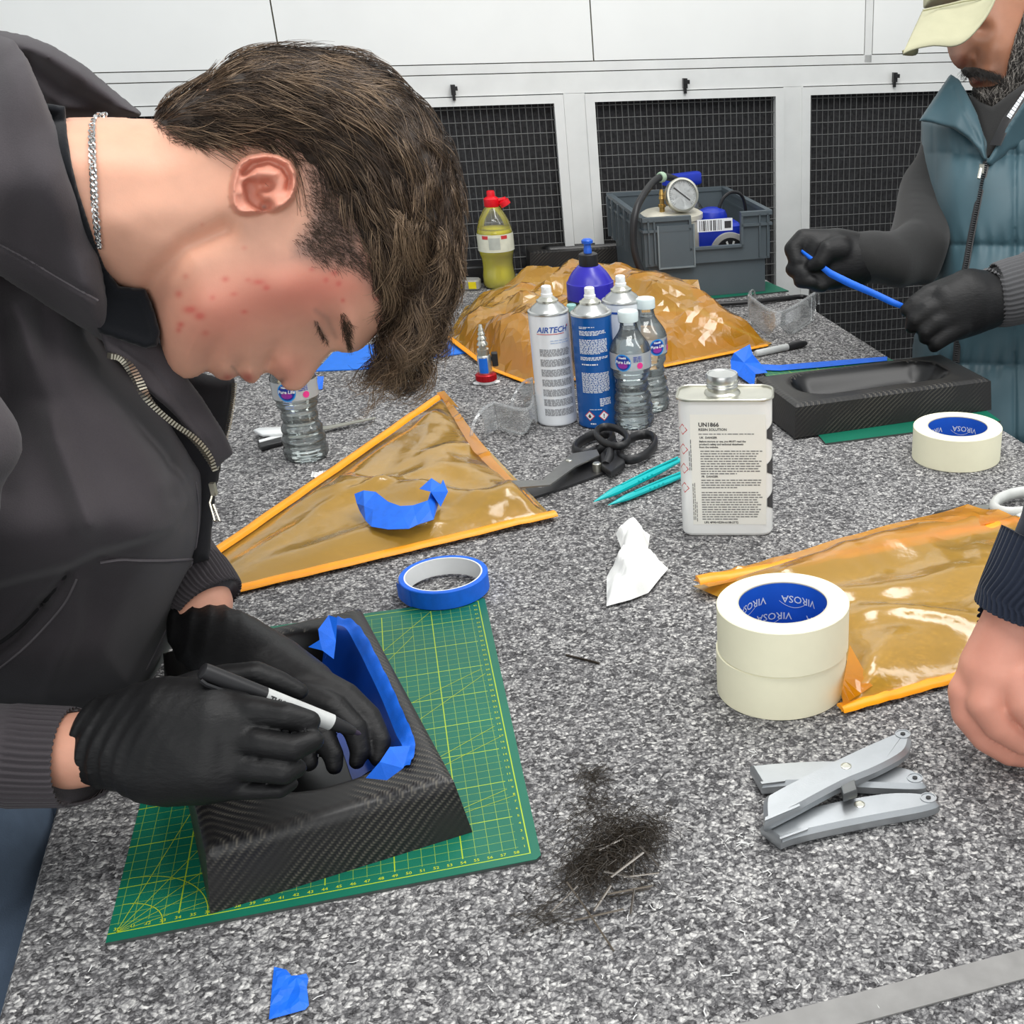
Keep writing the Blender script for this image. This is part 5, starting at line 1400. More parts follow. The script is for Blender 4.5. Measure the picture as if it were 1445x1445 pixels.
def world_mesh(func, lo, hi, h):
    """implicit mesh on a plain world grid"""
    ax = [np.arange(lo[k], hi[k]+h, h) for k in range(3)]
    P = np.stack(np.meshgrid(*ax, indexing='ij'), -1); F = func(P)
    for k in range(3):
        s = [slice(None)]*3
        for e in (0, -1): s[k] = e; F[tuple(s)] = np.maximum(F[tuple(s)], 1e-3)
    V, Q = surface_nets(F); return np.asarray(lo) + V*h, Q
def pillow(poly, front, th, Rr, folds=(), raises=(), mpp=5.4e-4, p=2.0, noise=None):
    """closed cloth volume: outline, front-distance control points, half thickness and edge rounding"""
    def fn(X2, Y2, gd):
        sd = poly_sd(X2, Y2, poly)*mpp
        t = np.clip(-sd/Rr, 0, 1); prof = (1-(1-t)**p)**(1/p)
        D0 = rbf(X2, Y2, front); Dc = D0 + th
        add = np.zeros(X2.shape)
        for pl, w, a in folds: add += a*np.exp(-(line_d(X2, Y2, pl)/w)**2)
        for pl, w, a in raises: add += a*sst(-poly_sd(X2, Y2, pl), 0, w)
        if noise is not None: add += noise(X2, Y2)
        Df = Dc - th*prof - add*prof; Db = Dc + th*prof
        f = np.maximum(Df[..., None] - gd, gd - Db[..., None])
        return np.maximum(f, sd[..., None])
    return fn
def body_part(name, fn, box, sp, sd, mat, parent, it=1, attrs=None):
    G, Q = grid_mesh(fn, *box, sp, sd); V = relax(to_world(G), Q, it)
    a = attrs(G) if attrs else None
    return mk(name, V, Q, mat, parent, world=True, attrs=a), G, V, Q
def strands(paths, rad):
    """thin three-sided hairs, paths (N,M,3), rad (N,M)"""
    N, M, _ = paths.shape
    T = np.gradient(paths, axis=1); T /= np.linalg.norm(T, axis=-1, keepdims=True)+1e-12
    ref = np.array([.31, .23, .92]); B = np.cross(T, ref); B /= np.linalg.norm(B, axis=-1, keepdims=True)+1e-12; C_ = np.cross(T, B)
    V = np.stack([paths + (B*math.cos(a)+C_*math.sin(a))*rad[..., None] for a in (0, 2*PI/3, 4*PI/3)], 2).reshape(-1, 3)
    base = (np.arange(N)[:, None]*M + np.arange(M-1)[None])*3
    q = []
    for k in range(3):
        k2 = (k+1) % 3; q.append(np.stack([base+k, base+k2, base+3+k2, base+3+k], -1).reshape(-1, 4))
    return V, np.concatenate(q)

# ------------------------------------------------------------------ skin, cloth and glove materials
def m_skin(name, base, red, dark):
    t = NT(name); co = t.coord()
    n1 = t.noise(co, 45, 4); n2 = t.noise(co, 300, 3)
    c = t.ramp(n1, [(.3, tuple(q*.93 for q in base)), (.7, tuple(min(1, q*1.05) for q in base))])
    c = t.mix(t.math('MULTIPLY', t.attr('red'), 1.0), c, red)
    stub_shade = t.math('MULTIPLY', t.attr('stubble_shade'), t.math('ADD', .55, t.math('MULTIPLY', n2, .5)))
    c = t.mix(stub_shade, c, dark)
    c = t.mix(t.attr('lip'), c, (red[0]*.78, red[1]*.62, red[2]*.66))
    t.set(Base_Color=c, Roughness=.48, Subsurface_Weight=.12, Subsurface_Scale=.006, Specular_IOR_Level=.4)
    t.bs.inputs['Subsurface Radius'].default_value = (1, .35, .2)
    t.bump(t.math('ADD', t.math('MULTIPLY', n2, .6), t.noise(co, 900, 2)), .12, .0005)
    return t.m
M_skin = m_skin('fair_skin', srgb(222, 168, 142), srgb(206, 108, 94), srgb(104, 88, 84))
M_skin_tan = m_skin('tanned_skin', srgb(156, 106, 80), srgb(150, 86, 68), srgb(60, 48, 42))
def m_fabric(name, col, scale=900, bump=.35, fuzz=.12):
    t = NT(name); co = t.coord(); n1 = t.noise(co, 14, 4); n2 = t.noise(co, scale, 2)
    t.set(Base_Color=t.ramp(t.math('ADD', t.math('MULTIPLY', n1, .7), t.math('MULTIPLY', n2, .3)), [(.3, tuple(q*.86 for q in col)), (.7, tuple(q*1.14 for q in col))]), Roughness=.92, Sheen_Weight=fuzz, Specular_IOR_Level=.15)
    t.bump(n2, bump, .0006); return t.m
M_hoodie = m_fabric('charcoal_sweatshirt', srgb(68, 64, 67))
M_tee = m_fabric('black_tee', srgb(22, 24, 28), 1200)
M_jeans = plain('blue_denim', srgb(86, 102, 122), .92, var=.38, scale=11, bump=.5, bscale=700)
def m_glove():
    t = NT('black_nitrile_glove'); co = t.coord(); n1 = t.noise(co, 35, 4); n2 = t.noise(t.mapping(co, (1, 1, 3)), 120, 3)
    t.set(Base_Color=t.ramp(n1, [(.3, srgb(17, 17, 18)), (.7, srgb(24, 24, 25))]), Roughness=t.math('ADD', .44, t.math('MULTIPLY', n1, .12)), Specular_IOR_Level=.3)
    t.bump(t.math('ADD', n2, t.math('MULTIPLY', n1, .8)), .30, .0016); return t.m
M_glove = m_glove()
def m_hair():
    t = NT('brown_hair'); tone = t.attr('tone')
    t.set(Base_Color=t.ramp(tone, [(0.0, srgb(36, 28, 23)), (.5, srgb(80, 64, 51)), (1.0, srgb(156, 131, 104))]), Roughness=.5, Specular_IOR_Level=.4, Anisotropic=.5)
    return t.m
M_hair = m_hair()
M_hair_base = plain('dark_hair_underlayer', srgb(48, 39, 32), .95, var=.3, scale=90, bump=.6, bscale=300)
M_zip = plain('nickel_zip', srgb(196, 190, 172), .3, .85)
M_silver = plain('silver_chain', srgb(206, 206, 204), .22, .95)

# ================================================================== the young man
man = thing('person', 'young brown haired man in a charcoal hoodie, bent over the near tray', 'person', (-.72, .95, -.9))
# --- head and neck.  The head is seen in profile; Dh is its middle plane, square to the line of sight
a0, b0 = (420-CAM_CX)/CAM_F, -(300-CAM_CY)/CAM_F
KH = .92*(a0*a0 + b0*b0 + 1); MPP = .92*math.sqrt(a0*a0+b0*b0+1)/CAM_F
def Dh(px, py): return KH/((px-CAM_CX)/CAM_F*a0 - (py-CAM_CY)/CAM_F*b0 + 1)
def Sk(px, py): return np.sqrt(1 + ((px-CAM_CX)/CAM_F)**2 + ((py-CAM_CY)/CAM_F)**2)
head_poly = [(-60,178),(40,168),(95,166),(130,165),(180,166),(215,168),(232,165),(262,138),(318,104),(370,84),(440,79),(510,97),(570,140),(610,195),(627,260),(622,330),(602,385),(580,428),(563,449),(547,462),(532,472),(521,483),(514,490),(505,496),(494,498.5),(482,497.5),(474.5,496),(467,497.5),(454.5,511.4),(442,531),(436,540),(429.6,546.5),(423,551),(417,552.5),(411,552.5),(406,551),(401,548),(397,543),(392,537),(387,532),(382,528),(378,526.5),(373,527),(368.6,530),(365.5,535),(362.5,539.5),(357.4,542),(350,540.5),(343,536),(337,530.5),(332,532),(327,536),(321.7,538),(313,537),(306,534),(299,527.5),(293,524.5),(286,527),(278,532),(269,534.5),(259.7,535),(250,530),(242,524),(235.5,513),(230,499),(225,480),(221,458),(214,430),(205,414),(190,412),(165,404),(130,380),(70,345),(40,300),(-60,290)]
Wc = [(470,230,.072),(380,170,.068),(560,250,.066),(300,150,.060),(600,330,.060),(430,330,.071),(372,262,.069),(330,330,.064),(520,420,.056),(470,420,.060),(400,430,.060),(340,430,.059),(280,430,.056),(240,470,.044),(260,520,.026),(310,515,.030),(350,520,.026),(390,500,.030),(420,535,.0165),(400,535,.017),(450,500,.022),(474,480,.032),(500,480,.042),(520,470,.046),(150,260,.058),(210,300,.060),(120,380,.050),(200,390,.052),(60,260,.064),(230,200,.056),(280,240,.062),(240,420,.052)]
EARC = (374, 262)
ear_poly = [(336,225),(350,217),(372,213),(395,216),(412,226),(421,242),(422,262),(416,282),(404,294),(392,300),(380,303),(362,304),(348,306),(338,305),(330,300),(324,290),(322,276),(323,258),(328,240)]
def bumps(X, Y):
    g = lambda cx, cy, sx, sy, rot=0: np.exp(-(((X-cx)*math.cos(rot)+(Y-cy)*math.sin(rot))/sx)**2 - ((-(X-cx)*math.sin(rot)+(Y-cy)*math.cos(rot))/sy)**2)
    b = 0
    b = b - .0090*g(466, 474, 17, 26, -.5)          # eye socket
    b = b + .0052*g(449, 458, 13, 22, -.5)          # closed lid
    b = b + .0055*g(500, 466, 15, 30, -.45)         # brow
    b = b + .0050*g(405, 405, 42, 40)               # cheekbone
    b = b + .0070*g(399, 520, 16, 15)               # wing of the nose
    b = b - .0050*g(380, 508, 7, 20, .5)            # fold beside it
    b = b - .0110*g(397, 538, 7, 6) - .0035*np.exp(-(line_d(X, Y, [(384,510),(380,520),(386,530)])/4)**2) + .0                  # nostril
    b = b + .0030*g(318, 524, 18, 8); b = b + .0035*g(352, 528, 12, 8)
    b = b - .0045*g(334, 522, 4, 13, .35)           # mouth corner
    b = b + .0045*g(300, 445, 40, 40)               # jaw muscle
    b = b - .0035*g(300, 500, 10, 22, .4)
    b = b - .0080*np.exp(-(line_d(X, Y, [(205,430),(222,390),(262,350),(318,325)])/16)**2)   # under the jaw
    b = b + .0022*np.exp(-(line_d(X, Y, [(130,330),(200,300),(300,290)])/26)**2)             # neck muscle
    return b
def ear_h(X, Y):
    sd = -poly_sd(X, Y, ear_poly)
    h = .0165*sst(sd, 0, 7)
    h = h + .0035*np.exp(-((sd-6.5)/4.5)**2)
    con = np.exp(-(line_d(X, Y, [(352,262),(356,280),(368,291),(376,292)])/11)**2) + .8*np.exp(-(((X-376)/14)**2 + ((Y-262)/12)**2))
    h = h - .0135*sst(con, .2, .85)
    h = h - .0085*np.exp(-(line_d(X, Y, [(345,244),(358,232),(380,227),(400,236),(409,252),(407,266)])/5.0)**2)
    h = h + .0030*np.exp(-(line_d(X, Y, [(340,272),(346,254),(364,244),(388,246)])/5)**2)
    h = h + .0070*np.exp(-(((X-392)/9)**2 + ((Y-287)/9)**2))
    h = h - .0120*np.exp(-(((X-373)/5)**2 + ((Y-292)/4.5)**2))
    return np.maximum(h, 0)*(sd > 0)
RR = .052
def half_width(X, Y):
    """half thickness of the head (towards the viewer) at each point of the profile"""
    sd = poly_sd(X, Y, head_poly)*MPP
    rr = np.where(Y > 440, .040, RR)
    rr = RR - .016*sst(Y, 380, 500)
    t = np.clip(-sd/rr, 0, 1); prof = np.sqrt(1-(1-t)**2)
    W = np.maximum(rbf(X, Y, Wc), .012)
    return W*prof, prof, sd
def head_fn(X2, Y2, gd):
    w, prof, sd = half_width(X2, Y2)
    near = w + bumps(X2, Y2)*prof + ear_h(X2, Y2); far = w + bumps(X2, Y2)*prof
    dh, k = Dh(X2, Y2), Sk(X2, Y2)
    s = (gd - dh[..., None])*k[..., None]
    f = np.maximum(-s - near[..., None], s - far[..., None])
    return np.maximum(f, sd[..., None])
def head_attr(G):
    X, Y, D = G[:, 0], G[:, 1], G[:, 2]
    g = lambda cx, cy, sx, sy, rot=0: np.exp(-(((X-cx)*math.cos(rot)+(Y-cy)*math.sin(rot))/sx)**2 - ((-(X-cx)*math.sin(rot)+(Y-cy)*math.cos(rot))/sy)**2)
    ears = sst(-poly_sd(X, Y, ear_poly), -2, 5)
    red = .80*g(420, 415, 95, 48) + .60*g(300, 450, 70, 60) + .55*ears + .5*g(410, 520, 30, 30) + .35*g(480, 400, 50, 25)
    r = np.random.default_rng(12)
    spots = [(268,437,9,5,1.),(282,446,7,5,.9),(252,415,5,5,.8),(255,458,5,4,.9),(252,466,4,4,.8),(318,394,5,4,.8),(365,398,9,4,.7),(376,406,5,4,.7),(345,440,5,3,.6),(350,395,4,3,.5),(440,380,4,3,.6),(472,385,5,4,.7),(478,400,4,4,.6),(460,395,4,4,.5),(484,424,3,3,.8),(530,422,3,3,.9),(345,350,4,3,.5),(285,317,3,3,.4),(262,390,4,4,.5),(300,420,4,4,.5),(330,415,5,3,.5),(290,470,5,4,.5)]
    for cx, cy, sx, sy, a in spots: red = red + a*g(cx, cy, sx, sy)
    red = np.clip(red*.72, 0, .95)
    stub_shade = .85*sst(-poly_sd(X, Y, [(408,345),(432,312),(470,290),(500,300),(530,370),(556,440),(540,450),(528,424),(512,400),(495,385),(440,378),(405,368)]), -12, 26)
    stub_shade = stub_shade + .60*sst(-poly_sd(X, Y, [(425,230),(455,225),(500,290),(520,340),(480,330),(440,320),(428,290)]), -8, 16)
    stub_shade = np.maximum(stub_shade, .5*sst(-poly_sd(X, Y, [(205,160),(260,130),(420,190),(430,225),(395,212),(340,205),(290,208),(245,195)]), -6, 16))
    stub_shade = np.maximum(stub_shade, .22*g(400, 365, 40, 16))
    ln = lambda pl, w_: np.exp(-(line_d(X, Y, pl)/w_)**2)
    stub_shade = np.maximum(stub_shade, np.maximum(.75*ln([(446,456),(454,468),(462,482)], 2.2), .32*ln([(446,438),(462,450),(474,476)], 4)))  # lash line, and the shade of the lid crease painted dark
    stub_shade = np.maximum(stub_shade, np.maximum(.85*g(397, 538, 5, 4), .5*ln([(337,530),(332,522),(327,517)], 2)))  # shade in the nostril and mouth corner, painted into the skin colour
    stub_shade = np.maximum(stub_shade, .9*g(373, 292, 4, 3.5))  # painted shade inside the ear canal
    lip = .75*np.maximum(g(350, 533, 10, 7, .4), g(322, 533, 9, 5, -.2))
    return dict(red=red, stubble_shade=np.clip(stub_shade, 0, .95), lip=np.clip(lip, 0, 1))
dmid = float(Dh(420, 300))
body, Gh, Vh, Qh = body_part('body', head_fn, (-30, 640, 70, 562, .72, 1.10), 2.4, .0028, M_skin, man, 1, head_attr)

def near_pt(X, Y, lift=0.0):
    """world point on the near side of the head, lift metres off the skin"""
    w, prof, sd = half_width(np.asarray(X, float), np.asarray(Y, float)); w = w + bumps(X, Y)*prof
    d = Dh(X, Y) - (w + lift)/Sk(X, Y); return grid_world(np.asarray(X, float), np.asarray(Y, float), d)

# --- hair: dark underlayer and combed strands
hair_poly = [(216,168),(222,156),(240,138),(275,122),(298,112),(312,90),(345,72),(395,66),(450,66),(500,76),(545,97),(598,150),(632,200),(650,270),(655,320),(648,390),(640,430),(622,480),(604,520),(580,540),(562,535),(548,515),(535,505),(528,490),(545,462),(552,440),(538,408),(522,370),(508,330),(484,288),(456,252),(432,226),(404,208),(340,199),(290,199),(246,188)]
def hair_half(X, Y):
    sd = poly_sd(X, Y, hair_poly)*MPP
    w, prof, sdh = half_width(X, Y)
    t = np.clip(-sd/.030, 0, 1); pr_ = np.sqrt(1-(1-t)**2)
    base = np.where(sdh < 0, w, 0)
    fr = .030*np.exp(-(((X-590)/60)**2 + ((Y-470)/60)**2))
    edge = sst(-sd, 0, .012)
    return np.maximum(base + (.004+.009*sst(-sd, .0, .035))*edge, .032*pr_*(.5+.5*edge)), sd
def hair_fn(X2, Y2, gd):
    hw, sd = hair_half(X2, Y2); dh, k = Dh(X2, Y2), Sk(X2, Y2)
    st = .0022*np.sin((X2*.35+Y2*.9)*.16 + 2*np.sin(X2*.03)) + .0016*np.sin((X2*.8-Y2*.4)*.23)
    s = (gd - dh[..., None])*k[..., None]
    return np.maximum(np.abs(s) - (hw+st*(hw > .02))[..., None], sd[..., None])
_full = hair_poly; hair_poly = _full[:16] + [(652,380),(640,415),(620,452),(598,482),(576,492),(560,486),(548,474),(540,462),(545,455)] + _full[25:]
hair_o, _, _, _ = body_part('hair', hair_fn, (210, 664, 58, 548, .78, 1.10), 3.2, .0036, M_hair_base, man, 1)
hair_poly = _full
dirs = [(235,165,-22),(250,175,18),(300,120,-25),(300,180,12),(350,95,-8),(350,150,8),(350,195,14),(450,85,12),(450,140,22),(440,205,38),(520,110,30),(520,180,42),(500,260,58),(580,160,52),(580,240,66),(540,340,72),(630,230,72),(635,320,92),(590,330,84),(570,400,92),(635,420,104),(600,460,112),(560,470,100),(580,520,140),(545,505,120)]
def comb(X, Y, r, clump):
    s_ = rbf(X, Y, [(a, b, math.sin(math.radians(c))) for a, b, c in dirs]); c_ = rbf(X, Y, [(a, b, math.cos(math.radians(c))) for a, b, c in dirs])
    return np.arctan2(s_, c_)
def hair_strands(n, seed, lmin, lmax, lift, rad, tone, poly=hair_poly, curl=.25, over=0.0):
    r = np.random.default_rng(seed); q = np.asarray(poly); x0, y0 = q.min(0); x1, y1 = q.max(0)
    X = r.uniform(x0, x1, n*3); Y = r.uniform(y0, y1, n*3); m = poly_sd(X, Y, poly) < 4; X, Y = X[m][:n], Y[m][:n]; n = len(X)
    M = 9; L = r.uniform(lmin, lmax, n); P = np.zeros((n, M, 3))
    # neighbouring hairs share a lock: its own swing and lift
    cell = (np.floor(X/17 + .35*np.sin(Y/23)) * 57 + np.floor(Y/17 + .35*np.sin(X/19))).astype(int)
    rc = np.random.default_rng(99); tab = rc.normal(size=(4096, 3)); lk = tab[cell % 4096]
    fringe = sst(Y, 330, 480)*sst(X, 480, 560)
    ang0 = lk[:, 0]*.20 + r.normal(0, .10, n); L = L*(1+.38*fringe*np.clip(lk[:, 2], -1, 1.3)); swing = lk[:, 1]*curl*(1+2.8*fringe) + r.normal(0, .12, n)*(1+fringe)
    x, y = X.copy(), Y.copy(); lf0 = lift*(.35+.65*r.random(n)) + .0034*np.maximum(lk[:, 2], -1)
    far = r.random(n) < .30
    for k in range(M):
        t = k/(M-1)
        hw, sd = hair_half(x, y)
        hw = np.where(sd > 0, np.maximum(hw, .010*np.exp(-sd/.01)), hw)
        lf = lf0*math.sin(PI*min(1, .12+.80*t))
        s = -(hw + lf); s = np.where(far, -s, s)
        P[:, k] = grid_world(x, y, Dh(x, y) + s/Sk(x, y))
        a = comb(x, y, r, None) + ang0 + swing*(t-.25)*1.6 + .95*fringe*np.sin(6.5*t + 6*lk[:, 0])
        st = L/(M-1); x = x + np.cos(a)*st; y = y + np.sin(a)*st
        # stay close to the head of hair
        sdp = poly_sd(x, y, hair_poly); over_ = np.clip(sdp-(6+16*fringe), 0, 30)
        x = x - over_*.5*np.sign(x-470)*(np.abs(x-470) > 60); y = y - over_*.35*np.sign(y-300)*(1-fringe)
    tt = np.linspace(0, 1, M)
    R_ = rad*(1-.75*tt[None]**2)*r.uniform(.7, 1.25, (n, 1))
    base = np.clip(tone + lk[:, 2]*.17 + r.normal(0, .13, n), 0, 1)
    T = np.clip(base[:, None] + .22*(tt[None]-.4)*(1+fringe[:, None]), 0, 1)
    V, Q = strands(P, R_); return V, Q, np.repeat(T[..., None], 3, 2).ravel()
V1, Q1, T1_ = hair_strands(9000, 21, 28, 62, .0035, .00026, .30)
V2, Q2, T2_ = hair_strands(2600, 22, 40, 85, .0065, .00024, .52)
fr_poly = [(520,360),(560,300),(650,300),(655,380),(642,440),(624,490),(604,526),(575,545),(552,530),(530,500),(540,470),(556,440),(538,400)]
V3, Q3, T3_ = hair_strands(3000, 23, 40, 95, .008, .00024, .50, fr_poly, .55)
Va = np.vstack([V1, V2, V3]); Qa = np.vstack([Q1, Q2+len(V1), Q3+len(V1)+len(V2)])
hs_ = mk('hair_strands', Va, Qa, M_hair, hair_o, world=True, attrs={'tone': np.concatenate([T1_, T2_, T3_])}); tag(hs_, kind='stuff')
# clipped sides, brow and lashes
def short_hairs(name, poly, n, L, ang, aj, lift, rad, tone, seed, mt=M_hair, bend=.3, fade=None):
    r = np.random.default_rng(seed); q = np.asarray(poly, float); x0, y0 = q.min(0); x1, y1 = q.max(0)
    X = r.uniform(x0, x1, n*4); Y = r.uniform(y0, y1, n*4); sd = poly_sd(X, Y, poly); m = (sd < 0) & (r.random(n*4) < np.clip(-sd/(fade or 1e-3), .08, 1)); X, Y = X[m][:n], Y[m][:n]; n = len(X)
    M = 4; P = np.zeros((n, M, 3)); a = np.radians(ang) + r.normal(0, aj, n); l = L*r.uniform(.5, 1.2, n); b = r.normal(bend, .2, n)
    x, y = X.copy(), Y.copy()
    for k in range(M):
        P[:, k] = near_pt(x, y, lift*k/(M-1) + .0002); aa = a + b*k/(M-1); x = x + np.cos(aa)*l/(M-1); y = y + np.sin(aa)*l/(M-1)
    R_ = rad*np.linspace(1, .4, M)[None]*np.ones((n, 1)); T = np.repeat(np.clip(tone + r.normal(0, .15, n), 0, 1), M*3)
    V, Q = strands(P, R_); return tag(mk(name, V, Q, mt, man, world=True, attrs={'tone': T}), kind='stuff')
short_hairs('clipped_side_hair', [(410,340),(430,310),(428,280),(424,238),(436,224),(470,262),(505,325),(530,380),(556,440),(548,452),(532,428),(515,402),(495,386),(440,378)], 2600, 11, 35, .3, .0022, .00013, .35, 31, fade=22)
short_hairs('nape_hair', [(208,172),(216,160),(246,186),(290,196),(340,198),(404,206),(436,226),(420,236),(396,216),(340,210),(290,214),(244,204)], 1100, 13, 20, .4, .0022, .00014, .4, 32, fade=6)
short_hairs('eyebrow', [(478,442),(484,440),(497,455),(497,492),(489,492),(482,470)], 300, 12, 68, .35, .0014, .00013, .35, 33, fade=7)
short_hairs('eyelashes', [(443,452),(447,452),(455,468),(463,482),(460,485),(450,470)], 70, 9, 75, .3, .003, .00014, .12, 34)
# --- hoodie, in overlapping cloth pieces
BIG = dict(mpp=5.6e-4)
hz = lambda X, Y: .0026*np.sin(X*.021+Y*.013) + .0018*np.sin(X*.043-Y*.027+1.3) + .0014*np.sin(X*.011+Y*.051)
torso_poly = [(-330,240),(-150,150),(20,150),(110,300),(150,470),(175,505),(215,545),(262,605),(298,660),(302,700),(300,760),(292,800),(262,870),(225,945),(196,992),(60,1010),(-120,1020),(-330,1000)]
torso_front = [(-300,500,.80),(-300,950,.88),(0,300,.90),(0,450,.872),(0,620,.885),(0,760,.862),(0,880,.925),(0,990,.955),(120,480,.885),(120,620,.885),(120,740,.875),(120,850,.945),(120,980,.975),(200,600,.912),(220,700,.915),(240,760,.930),(285,660,.955),(300,720,.972),(280,800,1.0),(220,900,1.005),(190,980,1.01),(100,250,.92)]
tfolds = [([(20,430),(58,520),(78,620),(110,700),(124,740)], 17, .011), ([(62,440),(64,560)], 20, -.012), ([(0,470),(10,560),(4,690)], 22, -.010),
          ([(150,560),(200,640),(240,690)], 22, .005), ([(110,820),(106,880),(66,980)], 12, .006), ([(60,850),(20,900),(-20,930)], 9, -.012), ([(96,808),(62,850)], 6, -.012),
          ([(140,786),(200,788),(284,786)], 3.2, -.004), ([(140,792),(200,794),(284,792)], 3.0, .0016), ([(268,640),(280,720),(270,800),(205,950)], 4, -.0035), ([(250,600),(240,660),(244,700)], 10, -.007), ([(170,840),(140,940)], 20, .004)]
traise = [([(-330,200),(150,400),(310,640),(290,694),(250,752),(200,770),(140,786),(100,806),(0,832),(-330,850)], 13, .016)]
hoodie, *_ = body_part('hoodie', pillow(torso_poly, torso_front, .15, .055, tfolds, traise, noise=hz, **BIG), (-336, 312, 140, 1026, .70, 1.42), 3.6, .0085, M_hoodie, man, 2)
def pillow_front(poly, front, th, Rr, folds, raises, noise, mpp=5.6e-4):
    def at(x, y):
        X, Y = np.array(float(x)), np.array(float(y)); t = np.clip(-poly_sd(X, Y, poly)*mpp/Rr, 0, 1); prof = np.sqrt(1-(1-t)**2); add = 0.0
        for pl, w, a in folds: add = add + a*np.exp(-(line_d(X, Y, pl)/w)**2)
        for pl, w, a in raises: add = add + a*sst(-poly_sd(X, Y, pl), 0, w)
        add = add + noise(X, Y); return float(rbf(X, Y, front) + th - th*prof - add*prof)
    return at
tf_ = pillow_front(torso_poly, torso_front, .15, .055, tfolds, traise, hz)
M_stitch = plain('hoodie_stitching', srgb(104, 99, 102), .9); M_slit = plain('hoodie_seam_groove', srgb(30, 29, 31), .95)
def seam(name, pts, r, mat, off=0.0):
    q = spline(pts, 8); MB().tube([PD(a, b, tf_(a, b) - off) for a, b in q], r, 6).build(name, mat, hoodie, world=True)
seam('waist_seam', [(142,794),(170,790),(200,791),(240,791),(282,788)], .0011, M_stitch, .0006)
seam('placket_seam', [(276,680),(280,720),(276,770),(262,820),(238,880),(206,945)], .0011, M_stitch, .0004)
seam('pocket_edge', [(-20,918),(10,898),(40,872),(66,846),(86,822),(98,808)], .0022, M_slit, -.0004)
seam('pocket_stitch', [(-10,950),(30,918),(64,884),(92,850),(108,818)], .0009, M_stitch, .0004)
# hood: heavy folded collar lying on the shoulder and neck
hood_poly = [(-330,30),(-100,20),(-10,46),(20,56),(40,84),(62,135),(84,190),(100,250),(120,305),(142,360),(152,420),(158,470),(157,490),(120,466),(77,440),(30,410),(0,390),(-120,360),(-330,330)]
def neck_near(x, y):
    w, pr_, sd = half_width(np.array(float(x)), np.array(float(y))); return float(Dh(x, y) - max(w, .02)/Sk(x, y))
hood_front = [(-300,60,.80),(-300,300,.755),(-40,90,.83),(-40,220,.775),(-40,330,.775)] + [(x, y, neck_near(x+12, min(max(y, 190), 370)) - g_) for x, y, g_ in ((30,110,.012),(60,180,.020),(78,240,.022),(96,300,.022),(40,300,.036),(118,350,.016),(60,400,.012))] + [(0,385,.815),(138,425,.850),(155,480,.880)]
hfolds = [([(0,346),(39,366),(90,396),(135,422)], 3.5, -.003), ([(0,352),(39,373),(90,404),(132,430)], 3.5, .0016), ([(0,110),(40,200),(70,300),(110,400)], 26, .006), ([(40,84),(62,135),(84,190),(100,250),(120,305),(142,360)], 10, .004)]
body_part('hood', pillow(hood_poly, hood_front, .030, .020, hfolds, noise=hz, **BIG), (-336, 164, 14, 496, .68, 1.00), 2.8, .0045, M_hoodie, hoodie, 2)
hf_ = pillow_front(hood_poly, hood_front, .030, .020, hfolds, [], hz)
MB().tube([PD(a, b, hf_(a, b) - .0004) for a, b in spline([(-20,338),(0,346),(39,366),(90,396),(138,424)], 8)], .0010, 6).build('hood_seam', M_stitch, hoodie, world=True)
# far rim of the hood behind the neck
rim_poly = [(-330,0),(-60,30),(0,42),(40,50),(75,64),(120,92),(160,126),(202,160),(196,166),(140,166),(90,168),(60,150),(20,110),(-330,110)]
rim_front = [(-300,60,.98),(0,60,.965),(60,80,.955),(120,110,.955),(190,160,.95),(40,130,.97),(-300,100,.98)]
body_part('hood_rim', pillow(rim_poly, rim_front, .05, .016, [([(0,52),(75,80),(130,112),(190,156)], 9, .008), ([(40,90),(90,130),(150,156)], 14, -.014)], **BIG), (-336, 210, -6, 172, .88, 1.12), 2.8, .0045, M_hoodie, hoodie, 2)
# right-hand collar flap beside the zip, and the left-hand front edge behind it
flap_poly = [(146,420),(158,445),(166,440),(196,455),(240,500),(285,560),(318,612),(330,640),(316,652),(303,664),(285,630),(240,580),(205,550),(170,512),(150,498),(140,470)]
flap_front = [(150,440,.878),(160,490,.883),(200,500,.898),(240,545,.912),(285,600,.935),(310,650,.955),(330,630,.965),(280,560,.935),(220,480,.905)]
body_part('collar_flap', pillow(flap_poly, flap_front, .007, .005, [([(172,490),(215,520),(262,580),(296,630)], 3, -.0016)], noise=lambda X, Y: .0015*np.sin(X*.05+Y*.06), **BIG), (132, 338, 412, 670, .84, 1.02), 2.2, .003, M_hoodie, hoodie, 1)
left_poly = [(120,420),(205,410),(230,480),(262,520),(300,530),(333,533),(331,560),(324,600),(314,650),(306,690),(300,740),(296,790),(270,800),(220,700),(150,560)]
left_front = [(160,440,.955),(230,500,.985),(330,540,1.01),(325,600,1.01),(300,740,1.03),(240,640,1.0),(150,560,.99),(290,600,1.0)]
body_part('left_front', pillow(left_poly, left_front, .02, .010, [([(326,540),(318,600),(304,690)], 5, .003)], **BIG), (112, 340, 404, 806, .92, 1.10), 2.8, .004, plain('dark_hoodie_lining', srgb(34, 33, 36), .95, var=.15), hoodie, 1)
